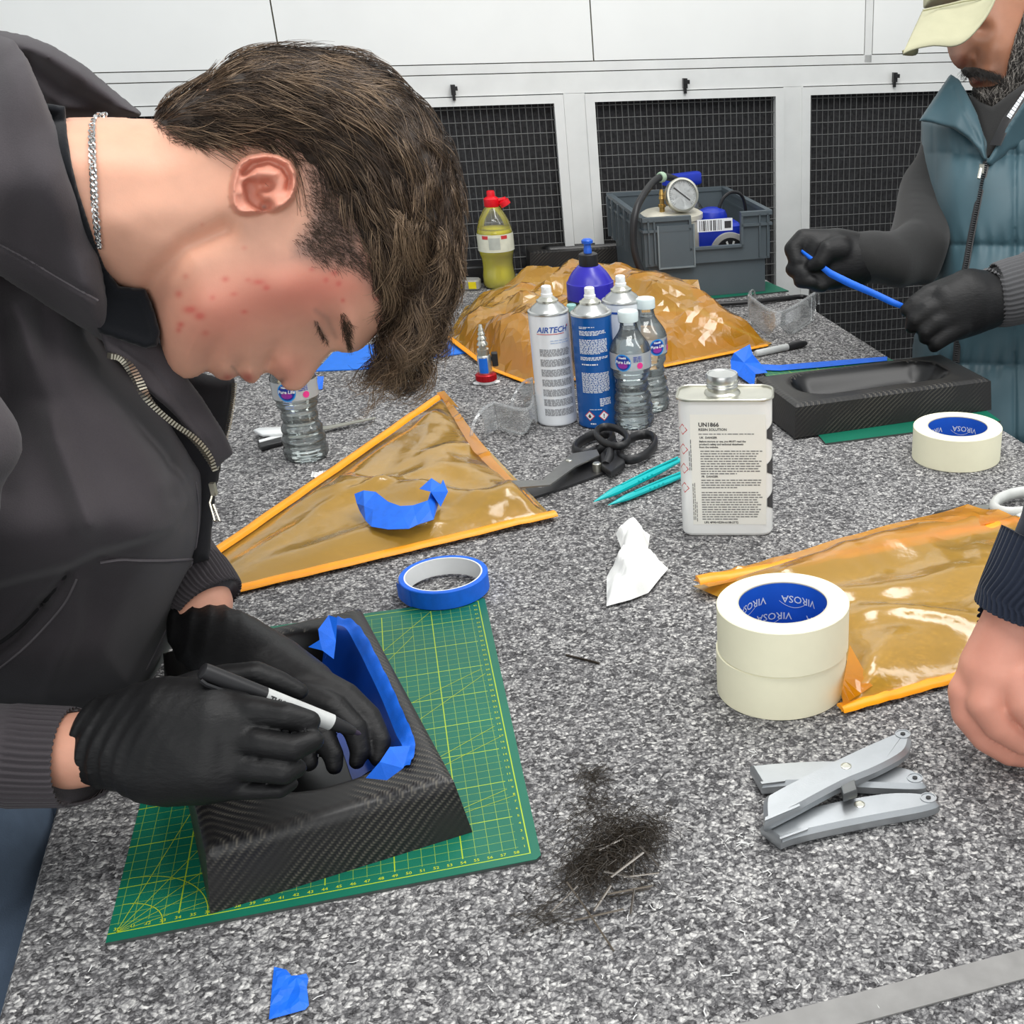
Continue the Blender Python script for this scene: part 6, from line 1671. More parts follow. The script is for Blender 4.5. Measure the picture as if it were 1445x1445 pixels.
# black T-shirt collar, lying on the neck; tip below jaw stands for shadow
tee_poly = [(40,150),(66,146),(92,150),(95,190),(101,230),(110,268),(122,305),(135,345),(148,378),(168,404),(205,408),(218,440),(226,470),(222,488),(206,492),(170,480),(140,470),(110,420),(80,360),(50,290),(40,200)]
def tee_fn(X2, Y2, gd):
    w, pr_, sdh = half_width(X2, Y2); sd = poly_sd(X2, Y2, tee_poly)*MPP
    edge = .0035*np.exp(-((sd+.004)/.004)**2)
    D0 = Dh(X2, Y2) - (np.maximum(w, .02) + .0035 + edge)/Sk(X2, Y2)
    f = np.maximum(D0[..., None]-gd, gd-(D0+.016)[..., None]); return np.maximum(f, sd[..., None])
body_part('tee_collar', tee_fn, (30, 236, 142, 500, .72, 1.04), 2.2, .0035, M_tee, man, 1)
# zip teeth, stitched down the flap and the far edge
def zip_line(name, pts, dfun, n, rad, parent):
    P = spline(pts, 12); L = np.concatenate([[0], np.cumsum(np.linalg.norm(np.diff(P, axis=0), axis=1))]); mb = MB()
    W = np.array([PD(p[0], p[1], dfun(p[0], p[1])) for p in P])
    for k in range(n):
        s = L[-1]*(k+.5)/n; q = np.array([np.interp(s, L, W[:, j]) for j in range(3)]); q2 = np.array([np.interp(min(s+L[-1]/n, L[-1]), L, W[:, j]) for j in range(3)])
        t = Vector(q2-q if k < n-1 else W[-1]-W[-2]).to_track_quat('X', 'Z').to_matrix()
        mb.box(q, (np.linalg.norm(W[0]-W[-1])/n*.56, rad*2, rad*1.3), M=t)
    o = mb.build(name, M_zip, parent, world=True, smooth=False); return tag(o, kind='stuff')
zf = lambda x, y: float(rbf(np.array(x, float), np.array(y, float), flap_front)) - .0045
zip_line('zip_teeth', [(153,502),(168,505),(182,517),(195,538),(205,558),(222,578),(245,598),(268,614),(284,630),(296,648),(303,664)], zf, 50, .0030, hoodie)
zl = lambda x, y: float(rbf(np.array(x, float), np.array(y, float), left_front)) + .002
zip_line('zip_teeth_far', [(331,540),(328,570),(322,605),(314,635),(306,662)], zl, 46, .0016, hoodie)
mb = MB(); z1_ = PD(301, 690, .958); mb.box(z1_, (.004, .004, .010)); mb.tube([PD(299,700,.955), PD(296,710,.953), PD(303,735,.950), PD(310,735,.950), PD(301,712,.953)], .0009, 6)
mb.build('zip_slider', M_zip, hoodie, world=True, sharp=40)
# silver neck chain: linked curb rings over the neck
cp_ = spline([(146,163),(134,166),(130,178),(130,210),(132,250),(134,290),(137,322),(140,348)], 10)
mb = MB(); Lc = np.concatenate([[0], np.cumsum(np.linalg.norm(np.diff(cp_, axis=0), axis=1))]); nl = 46
for k in range(nl):
    s = Lc[-1]*k/(nl-1); x, y = np.interp(s, Lc, cp_[:, 0]), np.interp(s, Lc, cp_[:, 1])
    c = near_pt(np.array(x), np.array(y), .0022); x2, y2 = np.interp(min(s+2, Lc[-1]), Lc, cp_[:, 0]), np.interp(min(s+2, Lc[-1]), Lc, cp_[:, 1])
    c2 = near_pt(np.array(x2), np.array(y2)+.01, .0022); t = Vector(c2-c).normalized(); s_ = t.cross(Vector(-fw)).normalized(); u = s_.cross(t); tw = .5 if k % 2 else -.5
    a1 = (t*math.cos(tw) + s_*math.sin(tw)); b1_ = (s_*math.cos(tw) - t*math.sin(tw))
    ring = [Vector(c) + a1*.0027*math.cos(q) + b1_*.0017*math.sin(q) + u*.0005*math.sin(2*q) for q in np.linspace(0, 2*PI, 11)[:-1]]
    mb.tube(ring, .00075, 5, closed=True)
tag(mb.build('neck_chain', M_silver, man, world=True), kind='stuff')
# upper arm (mostly out of the picture) and the ribbed cuffs
def sleeve_fn(js, k=.02):
    return lambda P: chain(P, js)
ua = [J(-330,330,.80,120), J(-190,470,.755,105), J(-78,620,.74,92), J(-150,800,.76,95), J(-230,1010,.80,92)]
lo_, hi_ = np.min([j[0]-j[1] for j in ua], 0)-.02, np.max([j[0]+j[1] for j in ua], 0)+.02
V_, Q_ = world_mesh(lambda P: chain(P, ua) + .0028*np.sin(P[..., 2]*95+P[..., 0]*60), lo_, hi_, .009); mk('right_upper_sleeve', relax(V_, Q_, 2), Q_, M_hoodie, hoodie, world=True)
def ribbed_tube(name, pts, mat, parent, nrib=44, amp=.0011, n=264, aspect=1.0, up=(0,0,1), closed_end=True, rib0=0.0):
    P = [p for p, r in pts]; Rr = [r for p, r in pts]; C4 = spline(np.column_stack([P, Rr]), 6); v = []; f = []; m = len(C4); prev = None
    for i in range(m):
        t = Vector(C4[min(i+1, m-1), :3]-C4[max(i-1, 0), :3]).normalized(); b = Vector(up); b = (b-t*b.dot(t)).normalized(); c = t.cross(b)
        w = 1.0 if i/(m-1) >= rib0 else 0.0
        for k in range(n):
            a = 2*PI*k/n; r = C4[i, 3] + w*amp*(1 if (k*nrib*2//n) % 2 else -1)
            v.append(Vector(C4[i, :3]) + (b*math.cos(a) + c*math.sin(a)*aspect)*r)
    for i in range(m-1):
        for k in range(n): f.append([i*n+k, i*n+(k+1)%n, (i+1)*n+(k+1)%n, (i+1)*n+k])
    f.append(list(range(n))); f.append([(m-1)*n+k for k in range(n)][::-1])
    return mk(name, v, f, mat, parent, world=True)
ribbed_tube('right_sleeve', [J(-420,1030,.80,100), J(-260,1075,.81,92), J(-120,1068,.835,84), J(-30,1066,.85,75), J(40,1067,.862,71), J(97,1068,.868,69), J(104,1068,.868,66)], M_hoodie, hoodie, 46, .0010, rib0=.60)
ribbed_tube('left_sleeve', [J(150,640,1.16,80), J(205,730,1.12,62), J(252,790,1.09,52), J(278,822,1.075,50), J(293,842,1.068,48), J(296,846,1.067,45)], M_hoodie, hoodie, 46, .0009, rib0=.55)
def joint_mesh(name, js, mat, parent, h=.004, k=0, attrs=None):
    lo, hi = np.min([j[0]-j[1] for j in js], 0)-.01, np.max([j[0]+j[1] for j in js], 0)+.01
    V, Q = world_mesh(lambda P: chain(P, js), lo, hi, h); V = relax(V, Q, 1)
    return mk(name, V, Q, mat, parent, world=True, attrs={'red': np.full(len(V), .12), 'stubble_shade': np.zeros(len(V)), 'lip': np.zeros(len(V))})
joint_mesh('right_forearm', [J(40,1064,.868,52), J(100,1060,.868,54), J(150,1052,.868,52)], M_skin, man)
joint_mesh('left_forearm', [J(270,815,1.08,38), J(288,850,1.068,38), J(283,890,1.062,36)], M_skin, man)

# --- gloved hands
def hand(name, groups, parent, mat=None, h=.0024, kf=.004, kp=.016, wrinkle=None, it=2, attrs=False):
    """groups: first the palm chains (softly joined), then one chain per finger (kept apart by creases)"""
    allj = [j for g in groups[0]+groups[1] for j in g]
    lo, hi = np.min([j[0]-j[1] for j in allj], 0)-.008, np.max([j[0]+j[1] for j in allj], 0)+.008
    def fn(P):
        f = None
        for g in groups[0]: c = chain(P, g); f = c if f is None else smin(f, c, kp)
        for g in groups[1]: f = smin(f, chain(P, g), kf)
        if wrinkle is not None: f = f + wrinkle(P)
        return f
    V, Q = world_mesh(fn, lo, hi, h); V = relax(V, Q, it)
    at = {'red': np.full(len(V), .30), 'stubble_shade': np.zeros(len(V)), 'lip': np.zeros(len(V))} if attrs else None
    return mk(name, V, Q, mat or M_glove, parent, world=True, attrs=at)
wr = PD(150, 1045, .86)
def wrk(P):
    d = np.linalg.norm(P-wr, axis=-1); u = P[..., 0]*.9 - P[..., 2]*.4
    return .0034*np.abs(np.sin(u*330 + 1.6*np.sin(P[..., 2]*60)))*np.exp(-(d/.042)**2) + .0010*np.abs(np.sin(u*60 + P[..., 2]*70))
hand('right_glove', (
    [[J(150,1014,.864,29), J(195,998,.860,36), J(240,990,.858,37), J(300,990,.858,34), J(330,1000,.858,26)],
     [J(145,1046,.862,47), J(230,1035,.852,48), J(300,1032,.849,42), J(335,1030,.850,32)],
     [J(150,1080,.864,34), J(230,1083,.853,43), J(300,1082,.848,38), J(330,1080,.848,28)],
     [J(215,1102,.860,28), J(290,1106,.852,26), J(320,1106,.852,20)]],
    [[J(250,985,.884,32), J(318,960,.896,25), J(360,953,.898,22), J(392,963,.902,18), J(422,976,.906,13)],
     [J(310,1004,.856,28), J(360,1004,.850,23), J(405,1010,.848,21), J(436,1018,.854,18)],
     [J(310,1042,.849,28), J(365,1048,.843,22), J(415,1055,.842,20), J(442,1045,.850,17)],
     [J(305,1076,.848,27), J(360,1086,.842,20), J(400,1091,.842,18), J(418,1084,.850,15)],
     [J(290,1100,.852,26), J(350,1115,.848,15), J(395,1116,.849,13), J(412,1106,.856,11)],
     [J(300,1000,.900,30), J(370,1005,.905,22), J(430,1018,.905,17)]]), man, kf=.0012, kp=.022, wrinkle=wrk, h=.002)
wr2 = PD(275, 885, 1.06)
def wrk2(P):
    d = np.linalg.norm(P-wr2, axis=-1); u = P[..., 0]*.7 - P[..., 2]*.6 + P[..., 1]*.3; return .0036*np.abs(np.sin(u*300 + 1.6*np.sin(P[..., 2]*60)))*np.exp(-(d/.044)**2) + .0008*np.abs(np.sin(u*60))
hand('left_glove', (
    [[J(277,878,1.066,40), J(292,892,1.060,46), J(330,912,1.045,50), J(385,945,1.022,50), J(432,972,1.006,42)],
     [J(290,905,1.060,44), J(360,955,1.030,44), J(420,1000,1.000,36)]],
    [[J(440,968,1.000,30), J(486,985,.998,24), J(518,1012,.995,20), J(536,1046,.988,16), J(534,1070,.984,13)],
     [J(432,985,.990,28), J(470,1000,.982,22), J(500,1028,.978,18), J(508,1060,.976,15), J(503,1075,.975,12)],
     [J(420,1000,.985,26), J(450,1030,.975,20), J(470,1065,.970,16), J(472,1082,.969,13)],
     [J(405,1008,.985,24), J(425,1045,.972,18), J(436,1076,.968,14)],
     [J(350,960,1.010,26), J(392,1005,.985,20), J(430,1030,.970,16)]]), man, kf=.0015, wrinkle=wrk2, h=.002)
# --- jeans
def legs(P):
    f = smin(cap(P, np.array([-.668,.76,-.02]), np.array([-.69,.78,-.45]), .098, .078), cap(P, np.array([-.69,.78,-.45]), np.array([-.70,.80,-.88]), .072, .055), .02)
    g = smin(cap(P, np.array([-.84,1.02,-.03]), np.array([-.84,1.02,-.45]), .098, .075), cap(P, np.array([-.84,1.02,-.45]), np.array([-.86,1.02,-.88]), .075, .055), .02)
    return np.minimum(f, g) + .005*np.abs(np.sin(P[..., 2]*38+P[..., 0]*30+2*np.sin(P[..., 1]*20)))
V_, Q_ = world_mesh(legs, np.array([-1.0,.60,-.895]), np.array([-.55,1.16,.10]), .011); mk('jeans', relax(V_, Q_, 2), Q_, M_jeans, man, world=True)
for x, y in ((-.70, .80), (-.83, 1.02)):
    MB().prism(rrect(.27, .10, .045, 6), 0, .06, c=(x, y, -.898), inset=.012).build('shoe', M_blackplastic, man, world=True)

# the marker in his right hand
A_, B_ = PD(284, 946, .842), PD(509, 1036, .922)
mo, mq, mL = marker('black and grey marker pen held in the right glove over the near tray', A_, A_, B_, .0062,
    [('end_cap', M_black, [(0, .75), (.008, .95), (.03, 1.0), (.37, 1.02), (.372, .98)]), ('label_band', M_pen_white, [(.372, 1.0), (.80, 1.0), (.802, .9)]),
     ('grip', M_black, [(.80, .92), (.90, .72), (.955, .48), (.957, .3)]), ('tip', plain('dark_felt_tip', srgb(50, 40, 60), .8), [(.955, .34), (.985, .28), (1.0, .12)])])
ctr = (A_+B_)/2; view = cC-ctr; view /= np.linalg.norm(view); ax = (B_-A_)/np.linalg.norm(B_-A_); upv = view-(view @ ax)*ax; upv /= np.linalg.norm(upv); sd_ = np.cross(upv, ax)
mb = MB(); mb.tube([A_ + ax*.002 + (upv*.35 - sd_*.94)*.0068, A_ + ax*.006 + (upv*.45 - sd_*.9)*.0085, A_ + ax*mL*.30 + (upv*.45 - sd_*.9)*.0078, A_ + ax*mL*.33 + (upv*.45 - sd_*.9)*.0066], .0014, 6, flat=1.4); mb.build('clip', M_black, mo, world=True)
v, f = text_mesh('FINE POINT', .0052, align='CENTER', bold=.00018)
# lettering runs along the barrel, upside-down to the viewer, bent round it
def on_barrel(x, y):
    th = (y-.0018)/.0064; return A_ + ax*(mL*.50 - x) + (upv*math.cos(th) - sd_*math.sin(th)*sgn)*.0066
right_ = np.cross(ax, upv); sgn = -1.0 if sd_ @ right_ < 0 else 1.0
mk('lettering', [tuple(on_barrel(x, y)) for x, y, _ in v], f, M_black_print, mo, world=True, smooth=False)
# ================================================================== the man in the padded vest
M_vest = plain('teal_padded_nylon', srgb(54, 84, 94), .55, var=.10, scale=14, bump=.12, bscale=60, Sheen_Weight=.1)
M_greyknit = m_fabric('dark_grey_fleece', srgb(46, 46, 46), 500, .5)
M_greyknit2 = m_fabric('mid_grey_fleece', srgb(84, 84, 86), 500, .5)
M_cap = plain('stone_cotton_twill', srgb(172, 170, 142), .85, var=.04, scale=30, bump=.12, bscale=800)
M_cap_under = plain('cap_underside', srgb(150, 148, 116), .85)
M_beard = plain('dark_beard', srgb(40, 36, 33), .8, var=.4, scale=120, bump=.6, bscale=500)
BG = dict(mpp=2.1/CAM_F)
man2 = thing('person', 'bearded man in a stone cap and teal padded vest, stretching blue tape at the right', 'person', (.50, 2.12, -.9))
def flat_attr(r=.2): return lambda G: dict(red=np.full(len(G), r), stubble_shade=np.zeros(len(G)), lip=np.zeros(len(G)))
face_poly = [(1336,40),(1335,58),(1336,68),(1340,82),(1345,91),(1352,97),(1359,99),(1364,106),(1367,114),(1369,121),(1374,125),(1373,134),(1378,147),(1390,157),(1404,162),(1440,200),(1500,220),(1530,150),(1540,60),(1530,-40),(1490,-110),(1400,-130),(1345,-80)]
face_front = [(1340,80,2.145),(1355,85,2.122),(1365,60,2.112),(1400,60,2.092),(1380,115,2.110),(1400,140,2.115),(1450,60,2.105),(1450,140,2.14),(1500,100,2.16),(1400,-60,2.10),(1500,-60,2.13),(1345,20,2.13),(1480,200,2.17)]
def face_bump(X, Y):
    g = lambda cx, cy, sx, sy: np.exp(-((X-cx)/sx)**2 - ((Y-cy)/sy)**2)
    return .010*g(1354, 82, 9, 14) + .008*g(1371, 84, 6, 7) - .006*g(1379, 80, 4, 10) - .012*g(1384, 42, 15, 11) + .005*g(1405, 68, 16, 14) + .004*g(1378, 116, 9, 3) - .004*g(1377, 113.5, 9, 1.8) + .006*g(1385, 100, 16, 6)
def face_attr(G):
    X, Y = G[:, 0], G[:, 1]; g = lambda cx, cy, sx, sy: np.exp(-((X-cx)/sx)**2 - ((Y-cy)/sy)**2)
    return dict(red=.6*g(1356, 88, 12, 14), stubble_shade=.5*g(1410, 100, 12, 20), lip=np.clip(1.1*g(1379, 116, 8, 5), 0, 1))
body_part('body', pillow(face_poly, face_front, .085, .055, noise=face_bump, **BG), (1326, 1546, -114, 226, 2.06, 2.32), 2.0, .005, M_skin_tan, man2, 1, face_attr)
mus = [(1355,99),(1362,94),(1378,95),(1398,100),(1414,104),(1418,116),(1404,114),(1390,109),(1376,108),(1366,111),(1360,106)]
brd = [(1371,124),(1384,123),(1398,120),(1408,114),(1416,104),(1421,80),(1429,52),(1440,22),(1450,-8),(1468,-4),(1480,60),(1484,130),(1474,156),(1446,158),(1424,166),(1402,167),(1386,160),(1376,147)]
bo, *_ = body_part('beard', pillow(brd, [(a, b, c-.016) for a, b, c in face_front], .05, .02, noise=lambda X, Y: .003*np.sin(X*.5)*np.sin(Y*.37), **BG), (1366, 1546, -36, 172, 2.04, 2.26), 2.0, .004, M_beard, man2, 1)
body_part('moustache', pillow(mus, [(a, b, c-.006) for a, b, c in face_front], .02, .012, noise=lambda X, Y: .001*np.sin(X*.6+Y*.3), **BG), (1350, 1424, 88, 122, 2.06, 2.18), 1.5, .003, M_beard, man2, 1)
r = np.random.default_rng(61); n = 1500
X = r.uniform(1366, 1460, n*4); Y = r.uniform(-10, 170, n*4); m = (poly_sd(X, Y, brd) < 1); X, Y = X[m][:n], Y[m][:n]; n = len(X)
Pb = np.zeros((n, 5, 3)); x, y = X.copy(), Y.copy(); aa = np.radians(np.where(X > 1425, 110, 85)) + r.normal(0, .35, n)
for k in range(5):
    t = np.clip(-poly_sd(x, y, brd)*BG['mpp']/.02, 0, 1); pr_ = np.sqrt(1-(1-t)**2)
    d = rbf(x, y, face_front) - .016 + .05*(1-pr_) - .002 - .004*math.sin(PI*(.1+.7*k/4)); Pb[:, k] = grid_world(x, y, d); x = x + np.cos(aa)*4; y = y + np.sin(aa)*4; aa = aa + r.normal(0, .25, n)
Vb, Qb = strands(Pb, np.full((n, 5), .00035)*np.linspace(1, .4, 5)[None]); tb = np.clip(np.where(r.random(n) < .28, .95, .1) + r.normal(0, .1, n), 0, 1)
n2 = 420; X = r.uniform(1354, 1420, n2*4); Y = r.uniform(92, 118, n2*4); m = poly_sd(X, Y, mus) < .5; X, Y = X[m][:n2], Y[m][:n2]; n2 = len(X)
Pm = np.zeros((n2, 5, 3)); x, y = X.copy(), Y.copy(); aa = np.radians(np.where(X < 1366, 120, 60)) + r.normal(0, .3, n2)
for k in range(5):
    d = rbf(x, y, face_front) - .010 - .004*math.sin(PI*(.1+.7*k/4)); Pm[:, k] = grid_world(x, y, d); x = x + np.cos(aa)*2.4; y = y + np.sin(aa)*2.4
Vm, Qm = strands(Pm, np.full((n2, 5), .00035)*np.linspace(1, .4, 5)[None]); Vb, Qb = np.vstack([Vb, Vm]), np.vstack([Qb, Qm+len(Vb)]); tb = np.concatenate([tb, np.clip(r.normal(.08, .1, n2), 0, 1)])
def m_beard_hair():
    t = NT('grizzled_beard_hair'); t.set(Base_Color=t.ramp(t.attr('tone'), [(0, srgb(30, 27, 25)), (.5, srgb(66, 60, 55)), (1, srgb(176, 170, 162))]), Roughness=.5); return t.m
tag(mk('beard_hairs', Vb, Qb, m_beard_hair(), bo, world=True, attrs={'tone': np.repeat(tb, 15)}), kind='stuff')
# cap
crown = [(1302,13),(1330,8),(1360,1),(1400,-2),(1470,-8),(1520,-24),(1540,-66),(1524,-112),(1484,-142),(1430,-154),(1374,-144),(1328,-108),(1304,-50)]
cap_o, *_ = body_part('cap_crown', pillow(crown, [(1310,0,2.10),(1360,-10,2.065),(1420,-30,2.06),(1520,-60,2.10),(1400,-130,2.09),(1330,-120,2.10)], .10, .085, **BG), (1294, 1546, -162, 18, 2.02, 2.32), 2.4, .005, M_cap, man2, 1)
# the brim: a curved sheet sweeping down and forward
bv = []; bf = []
inner = spline([(1303,14), (1320,10), (1342,5), (1366,-1), (1388,-5), (1406,-8)], 4); outer = spline([(1274,76), (1290,69), (1318,64), (1346,65), (1368,53), (1393,22), (1406,-6)], 4)
ii = np.linspace(0, len(inner)-1, 22); oo = np.linspace(0, len(outer)-1, 22)
lerp = lambda A, q: np.array([np.interp(q, np.arange(len(A)), A[:, j]) for j in range(2)])
for a, b in zip(ii, oo):
    p0_, p1_ = lerp(inner, a), lerp(outer, b); u = a/(len(inner)-1)
    for k in range(7):
        t = k/6; q = p0_ + (p1_-p0_)*t; d = 2.058 + .04*(1-min(1, u*4))*(1-t) - .095*t*(1-.45*u) + .012*math.sin(PI*u); bv.append(PD(q[0], q[1] - 5*math.sin(PI*t)*math.sin(PI*u)*0, d))
for i in range(21):
    for k in range(6): bf.append([i*7+k, i*7+k+1, (i+1)*7+k+1, (i+1)*7+k])
br_ = mk('cap_brim', bv, bf, M_cap, man2, world=True); sm_ = br_.modifiers.new('t', 'SOLIDIFY'); sm_.thickness = .003; sm_.offset = 0
cu = []
for k in range(8):
    t = k/7; q0 = np.array([1273,73]) + np.array([26,-9])*t; q1 = np.array([1274,78]) + np.array([8,6])*math.sin(PI*min(1, t*1.1))*1.0 + np.array([24,-14])*t
    cu += [PD(q0[0], q0[1], 1.985), PD(q1[0], q1[1], 2.0 + .03*t)]
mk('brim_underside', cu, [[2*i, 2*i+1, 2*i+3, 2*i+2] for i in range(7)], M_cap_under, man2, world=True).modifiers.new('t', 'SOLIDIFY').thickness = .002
MB().tube([PD(a, b, 2.055) for a, b in ((1303,15),(1330,9),(1360,2),(1400,-4))], .0012, 6).build('brim_seam', M_cap_under, man2, world=True)
# vest
vest = [(1340,110),(1322,132),(1299,172),(1300,205),(1304,260),(1308,330),(1312,400),(1302,440),(1288,478),(1287,510),(1292,560),(1300,660),(1630,660),(1640,400),(1630,230),(1590,150),(1510,112),(1440,100),(1410,160),(1385,160),(1362,132)]
vfront = [(1310,200,2.135),(1345,250,2.09),(1400,250,2.06),(1450,250,2.055),(1560,300,2.10),(1312,400,2.12),(1380,420,2.06),(1440,500,2.05),(1300,520,2.12),(1350,560,2.07),(1560,520,2.10),(1360,140,2.10),(1440,620,2.06),(1560,120,2.12)]
seams = [70, 217, 346, 514, 660]
def puff(X, Y):
    yy = Y - .02*(X-1370); o_ = np.zeros(X.shape)
    for a, b in zip(seams[:-1], seams[1:]):
        t = np.clip((yy-a)/(b-a), 0, 1); o_ = np.maximum(o_, .016*np.sin(PI*t)**.45)
    wr_ = np.sin(X*.32+1.2*np.sin(Y*.05))*np.exp(-((np.min([np.abs(yy-s) for s in seams], axis=0))/22)**2)
    v_ = -.006*np.exp(-((X-1317-.02*(Y-200))/3)**2) - .006*np.exp(-((X-1432)/3)**2)
    return o_ + .0022*wr_ + v_ + .0022*np.sin(X*.05+Y*.06)
vo, *_ = body_part('padded_vest', pillow(vest, vfront, .14, .06, noise=puff, **BG), (1280, 1646, 52, 668, 1.98, 2.42), 2.6, .008, M_vest, man2, 1)
lc = [(1341,104),(1326,126),(1296,171),(1316,174),(1345,182),(1366,196),(1380,212),(1390,229),(1393,224),(1389,192),(1379,160),(1366,134),(1354,112)]
body_part('left_collar', pillow(lc, [(1300,168,2.085),(1330,140,2.085),(1350,160,2.06),(1385,215,2.045),(1360,120,2.09)], .012, .008, [([(1345,125),(1360,160),(1384,205)], 3, -.003)], noise=lambda X, Y: .003*np.sin(X*.12+Y*.05), **BG), (1288, 1400, 98, 236, 2.0, 2.14), 1.8, .004, M_vest, man2, 1)
rcol = [(1460,120),(1440,150),(1420,180),(1400,215),(1391,229),(1398,238),(1425,214),(1470,195),(1560,190),(1560,100)]
body_part('right_collar', pillow(rcol, [(1395,228,2.04),(1430,190,2.04),(1480,150,2.04),(1540,150,2.08)], .012, .008, **BG), (1384, 1566, 94, 246, 1.99, 2.13), 2.2, .004, M_vest, man2, 1)
ng = [(1366,132),(1400,150),(1440,120),(1470,110),(1480,150),(1430,190),(1400,222),(1392,226),(1388,196),(1378,164)]
body_part('grey_neck_warmer', pillow(ng, [(1380,160,2.09),(1390,210,2.06),(1430,160,2.065),(1470,130,2.075)], .02, .01, **BG), (1360, 1488, 104, 232, 2.02, 2.16), 1.8, .004, M_greyknit, man2, 1)
# lanyard strap with white lettering
st_ = [PD(a, b, d) for a, b, d in ((1462,112,2.048), (1440,140,2.045), (1422,168,2.042), (1404,205,2.036))]
band('lanyard', st_, .022, M_black, man2, 0, .001)
wl = MB(); A__, B__ = st_[0]*.45+st_[1]*.55, st_[2]; dx = (B__-A__); Ls = np.linalg.norm(dx); dx /= Ls; ny_ = np.cross(fw, dx); ny_ /= np.linalg.norm(ny_)
m_ = MB(); words(m_, 0, Ls, -.004, .008, random.Random(2)); wl.add([A__ + dx*x + ny_*y - fw*.004 for x, y, _ in m_.v], m_.f); tag(wl.build('lanyard_print', M_white_print, man2, world=True, smooth=False), kind='stuff')
zp = [(1392,228),(1388,246),(1383,270),(1377,300),(1370,335),(1364,370),(1358,400),(1354,440),(1351,480),(1349,512)]
zd = lambda x, y: float(rbf(np.array(x, float), np.array(y, float), vfront)) - .016
band('zip_tape', [PD(a, b, zd(a, b)+.002) for a, b in zp], .012, M_black, man2, 0, .001)
zip_line('zip_teeth', zp, lambda x, y: zd(x, y)-.001, 90, .0026, man2); bpy.data.objects['zip_teeth.001'].data.materials[0] = plain('dark_zip', srgb(52, 54, 56), .4, .3)
mb = MB(); c_ = PD(1385, 238, 2.03); mb.box(c_, (.008, .006, .014)); mb.tube([PD(1384,238,2.028), PD(1381,252,2.026)], .003, 6); mb.build('zip_pull', M_tin, man2, world=True)
# sleeves
def fuzzy(js, amp=.002, f=70): return lambda P: chain(P, js) + amp*np.sin(P[..., 2]*f + P[..., 0]*f*.7) + amp*.6*np.sin(P[..., 0]*f*1.7 - P[..., 2]*f*.5)
def world_part(name, fn, js, h, mat, parent, it=1, attrs=None):
    lo, hi = np.min([j[0]-j[1] for j in js], 0)-.02, np.max([j[0]+j[1] for j in js], 0)+.02
    V, Q = world_mesh(fn, lo, hi, h); V = relax(V, Q, it)
    return mk(name, V, Q, mat, parent, world=True, attrs={'red': np.full(len(V), .3), 'stubble_shade': np.zeros(len(V)), 'lip': np.zeros(len(V))} if attrs else None)
js = [J(1340,205,2.30,36), J(1318,255,2.25,40), J(1300,312,2.17,42), J(1292,356,2.09,44), J(1252,366,2.025,40), J(1212,363,2.0,35)]
world_part('right_sleeve', fuzzy(js, .004, 55), js, .007, M_greyknit, man2)
js2 = [J(1640,300,2.05,80), J(1560,350,1.99,66), J(1480,398,1.95,50), J(1428,413,1.94,43)]
world_part('left_sleeve', fuzzy(js2, .003, 60), js2, .007, M_greyknit2, man2)
ribbed_tube('left_cuff', [J(1455,405,1.942,47), J(1424,413,1.938,46), J(1409,417,1.936,44), J(1408,417,1.936,40)], M_greyknit2, man2, 40, .001, 160)
js3 = [J(1440,412,1.938,35), J(1392,420,1.93,33)]; world_part('left_wrist', lambda P: chain(P, js3), js3, .005, M_skin_tan, man2, 1, True)
hand('right_glove', ([[J(1206,364,2.0,36), J(1180,358,1.995,35), J(1155,354,1.99,28)], [J(1200,375,2.0,30), J(1165,385,1.99,24)]],
    [[J(1165,342,1.985,19), J(1134,338,1.98,15), J(1119,352,1.975,13), J(1124,368,1.972,11)],
     [J(1185,352,1.965,19), J(1168,354,1.955,15), J(1158,370,1.955,12), J(1146,375,1.96,9)],
     [J(1160,372,1.985,20), J(1130,372,1.98,15), J(1120,380,1.98,12), J(1135,388,1.97,11)],
     [J(1168,384,1.985,19), J(1138,389,1.98,14), J(1130,396,1.975,11), J(1146,398,1.97,10)],
     [J(1178,392,1.985,17), J(1150,400,1.98,12), J(1160,403,1.975,10)]]), man2, h=.0036, kf=.0022, kp=.02)
hand('left_glove', ([[J(1398,419,1.93,36), J(1368,422,1.92,42), J(1338,430,1.91,34)], [J(1390,432,1.93,32), J(1350,452,1.915,28)]],
    [[J(1345,410,1.915,22), J(1312,418,1.905,17), J(1290,430,1.90,13), J(1279,437,1.90,10)],
     [J(1340,428,1.90,21), J(1308,440,1.895,17), J(1291,452,1.895,13), J(1286,461,1.90,10)],
     [J(1345,445,1.90,20), J(1320,456,1.895,16), J(1306,468,1.895,12), J(1305,476,1.90,10)],
     [J(1355,458,1.905,19), J(1336,472,1.90,14), J(1322,484,1.90,11), J(1318,489,1.905,9)],
     [J(1350,420,1.93,20), J(1312,432,1.94,15), J(1285,440,1.93,11)]]), man2, h=.0036, kf=.0022, kp=.02)
js4 = [(np.array([.46,2.19,-.10]), .10), (np.array([.46,2.17,-.45]), .08), (np.array([.45,2.15,-.88]), .06)]; js5 = [(p + np.array([.20,.08,0]), r_) for p, r_ in js4]
world_part('trousers', lambda P: np.minimum(chain(P, js4), chain(P, js5)), js4+js5, .014, m_fabric('dark_trousers', srgb(40, 44, 52)), man2, 2)
for x, y in ((.45, 2.10), (.65, 2.18)): MB().prism(rrect(.10, .27, .045, 6), 0, .06, c=(x, y, -.898), inset=.012).build('shoe', M_blackplastic, man2, world=True)
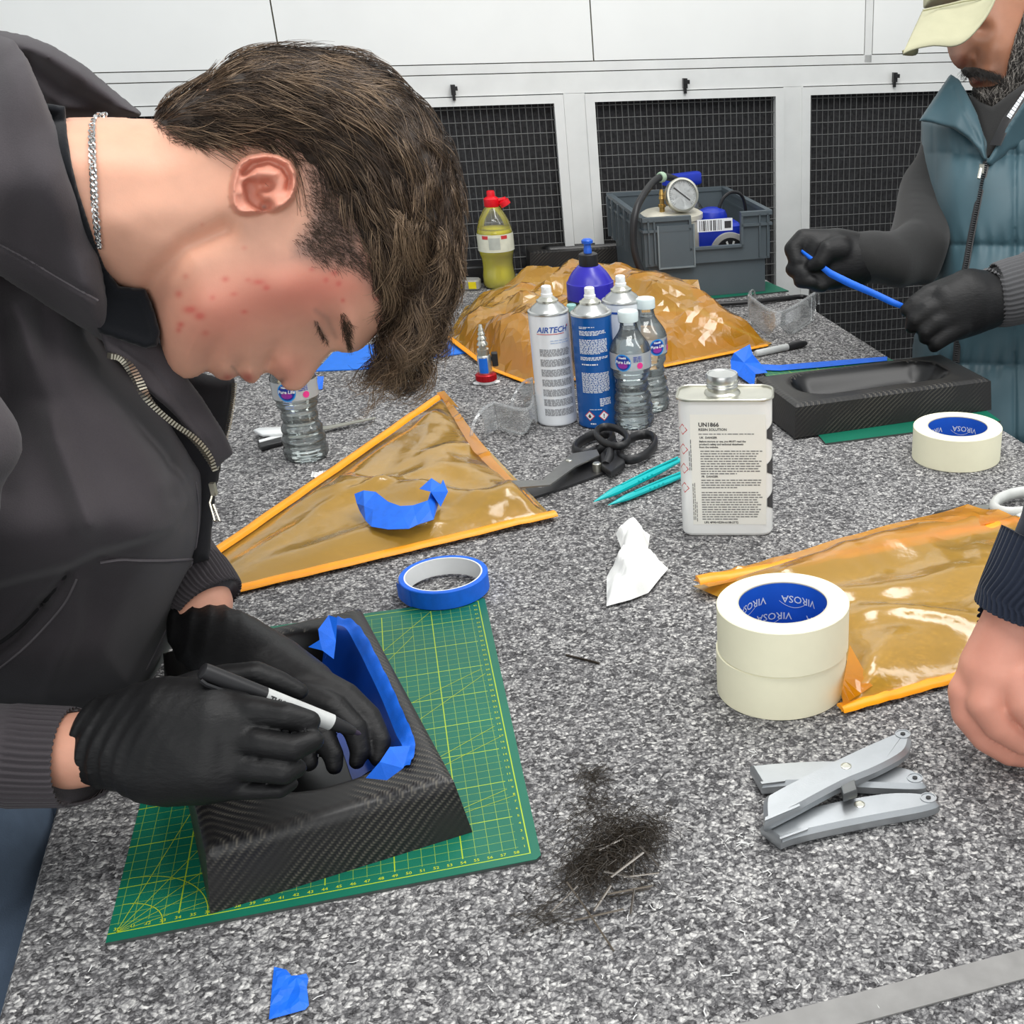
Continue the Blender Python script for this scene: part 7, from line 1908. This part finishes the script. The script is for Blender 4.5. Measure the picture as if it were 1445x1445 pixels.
# the strip of tape between his hands
tsx = thing('tape_strip', 'narrow strip of blue masking tape stretched between the gloves of the man in the vest', 'tape', PD(1200, 395, 1.96))
P_ = [(1131,354,1.962,3), (1150,369,1.955,5), (1172,386,1.945,7.5), (1200,400,1.93,8), (1235,415,1.91,7), (1258,426,1.90,7), (1273,432,1.895,6)]
v = []
for a, b, d, w_ in P_: v += [PD(a+w_*.3, b-w_*.6, d), PD(a-w_*.3, b+w_*.6, d+.004)]
mk('tape', v, [[2*i, 2*i+2, 2*i+3, 2*i+1] for i in range(len(P_)-1)], M_blue_tape, tsx, world=True).modifiers.new('t', 'SOLIDIFY').thickness = .0008

# ================================================================== the third person: one bare hand at the right edge
man3 = thing('person', 'bare hand and navy ribbed cuff of a third person reaching in at the right edge', 'person', (.62, .95, -.9))
M_navy = m_fabric('navy_sweatshirt', srgb(38, 44, 58), 700, .4)
ribbed_tube('cuff', [J(1484,775,.985,76), J(1458,825,.99,70), J(1446,852,.995,68), J(1440,868,.998,66), J(1439,870,.998,58)], M_navy, man3, 44, .0012, 264)
js = [J(1640,560,.95,150), J(1560,690,.97,110), J(1492,770,.985,72)]; world_part('sleeve', fuzzy(js, .003, 60), js, .008, M_navy, man3)
M_skin2 = m_skin('pink_hand_skin', srgb(220, 164, 140), srgb(208, 112, 100), srgb(104, 88, 84))
hand('hand', ([[J(1436,862,1.0,44), J(1424,905,1.005,52), J(1408,945,1.01,56), J(1392,968,1.015,44)], [J(1452,880,1.01,44), J(1450,950,1.02,50), J(1440,975,1.02,40)]],
    [[J(1386,952,1.012,34), J(1366,976,1.015,29), J(1368,1005,1.018,26), J(1392,1040,1.022,22), J(1425,1062,1.026,19), J(1450,1068,1.03,16)],
     [J(1400,962,1.0,34), J(1392,990,.998,29), J(1410,1022,1.002,24), J(1444,1046,1.008,20), J(1480,1056,1.015,17)],
     [J(1436,958,.992,34), J(1446,990,.988,28), J(1470,1020,.99,24), J(1500,1035,1.0,20)],
     [J(1470,960,.99,32), J(1490,995,.985,25), J(1510,1020,.99,20)],
     [J(1440,980,1.05,28), J(1470,1020,1.055,22), J(1500,1050,1.05,18)]]), man3, mat=M_skin2, h=.0024, kf=.002, kp=.016, attrs=True)
bk = thing('black_object', 'small black item tucked under the bare hand at the right edge', 'tool', PD(1435, 1030, 1.04))
MB().tube([PZ(1428,1035,.012), PZ(1470,1020,.012), PZ(1520,1005,.012)], .009, 10).build('body', M_black, bk, world=True)
# his arm and body out of the picture
js6 = [J(1640,560,.95,150), (np.array([.75,.85,.45]), .09), (np.array([.85,1.0,.50]), .11)]
world_part('upper_sleeve', lambda P: chain(P, js6), js6, .014, M_navy, man3, 2)
# ------------------------------------------------------------------ things of one kind share a group
GROUPS = {'masking_tape_roll': 'masking tape rolls on the bench', 'spray_can': 'spray cans in the middle of the bench', 'water_bottle': 'small water bottles on the bench', 'utility_knife': 'silver utility knives heaped together',
          'carbon_fibre_tray': 'black carbon fibre trays', 'cutting_mat': 'green cutting mats', 'vacuum_bag': 'orange film vacuum bags', 'craft_knife': 'teal craft knives by the can', 'safety_goggles': 'clear safety goggles',
          'tape_scrap': 'scraps of blue masking tape', 'marker_pen': 'black marker pens', 'scissors': 'scissors on the bench', 'person': 'people around the bench', 'tape_strip': 'strips of blue masking tape'}
for o in [q for q in bpy.data.objects if q.parent is None and 'category' in q]:
    g = GROUPS.get(o.name.split('.')[0])
    if g: o['group'] = g
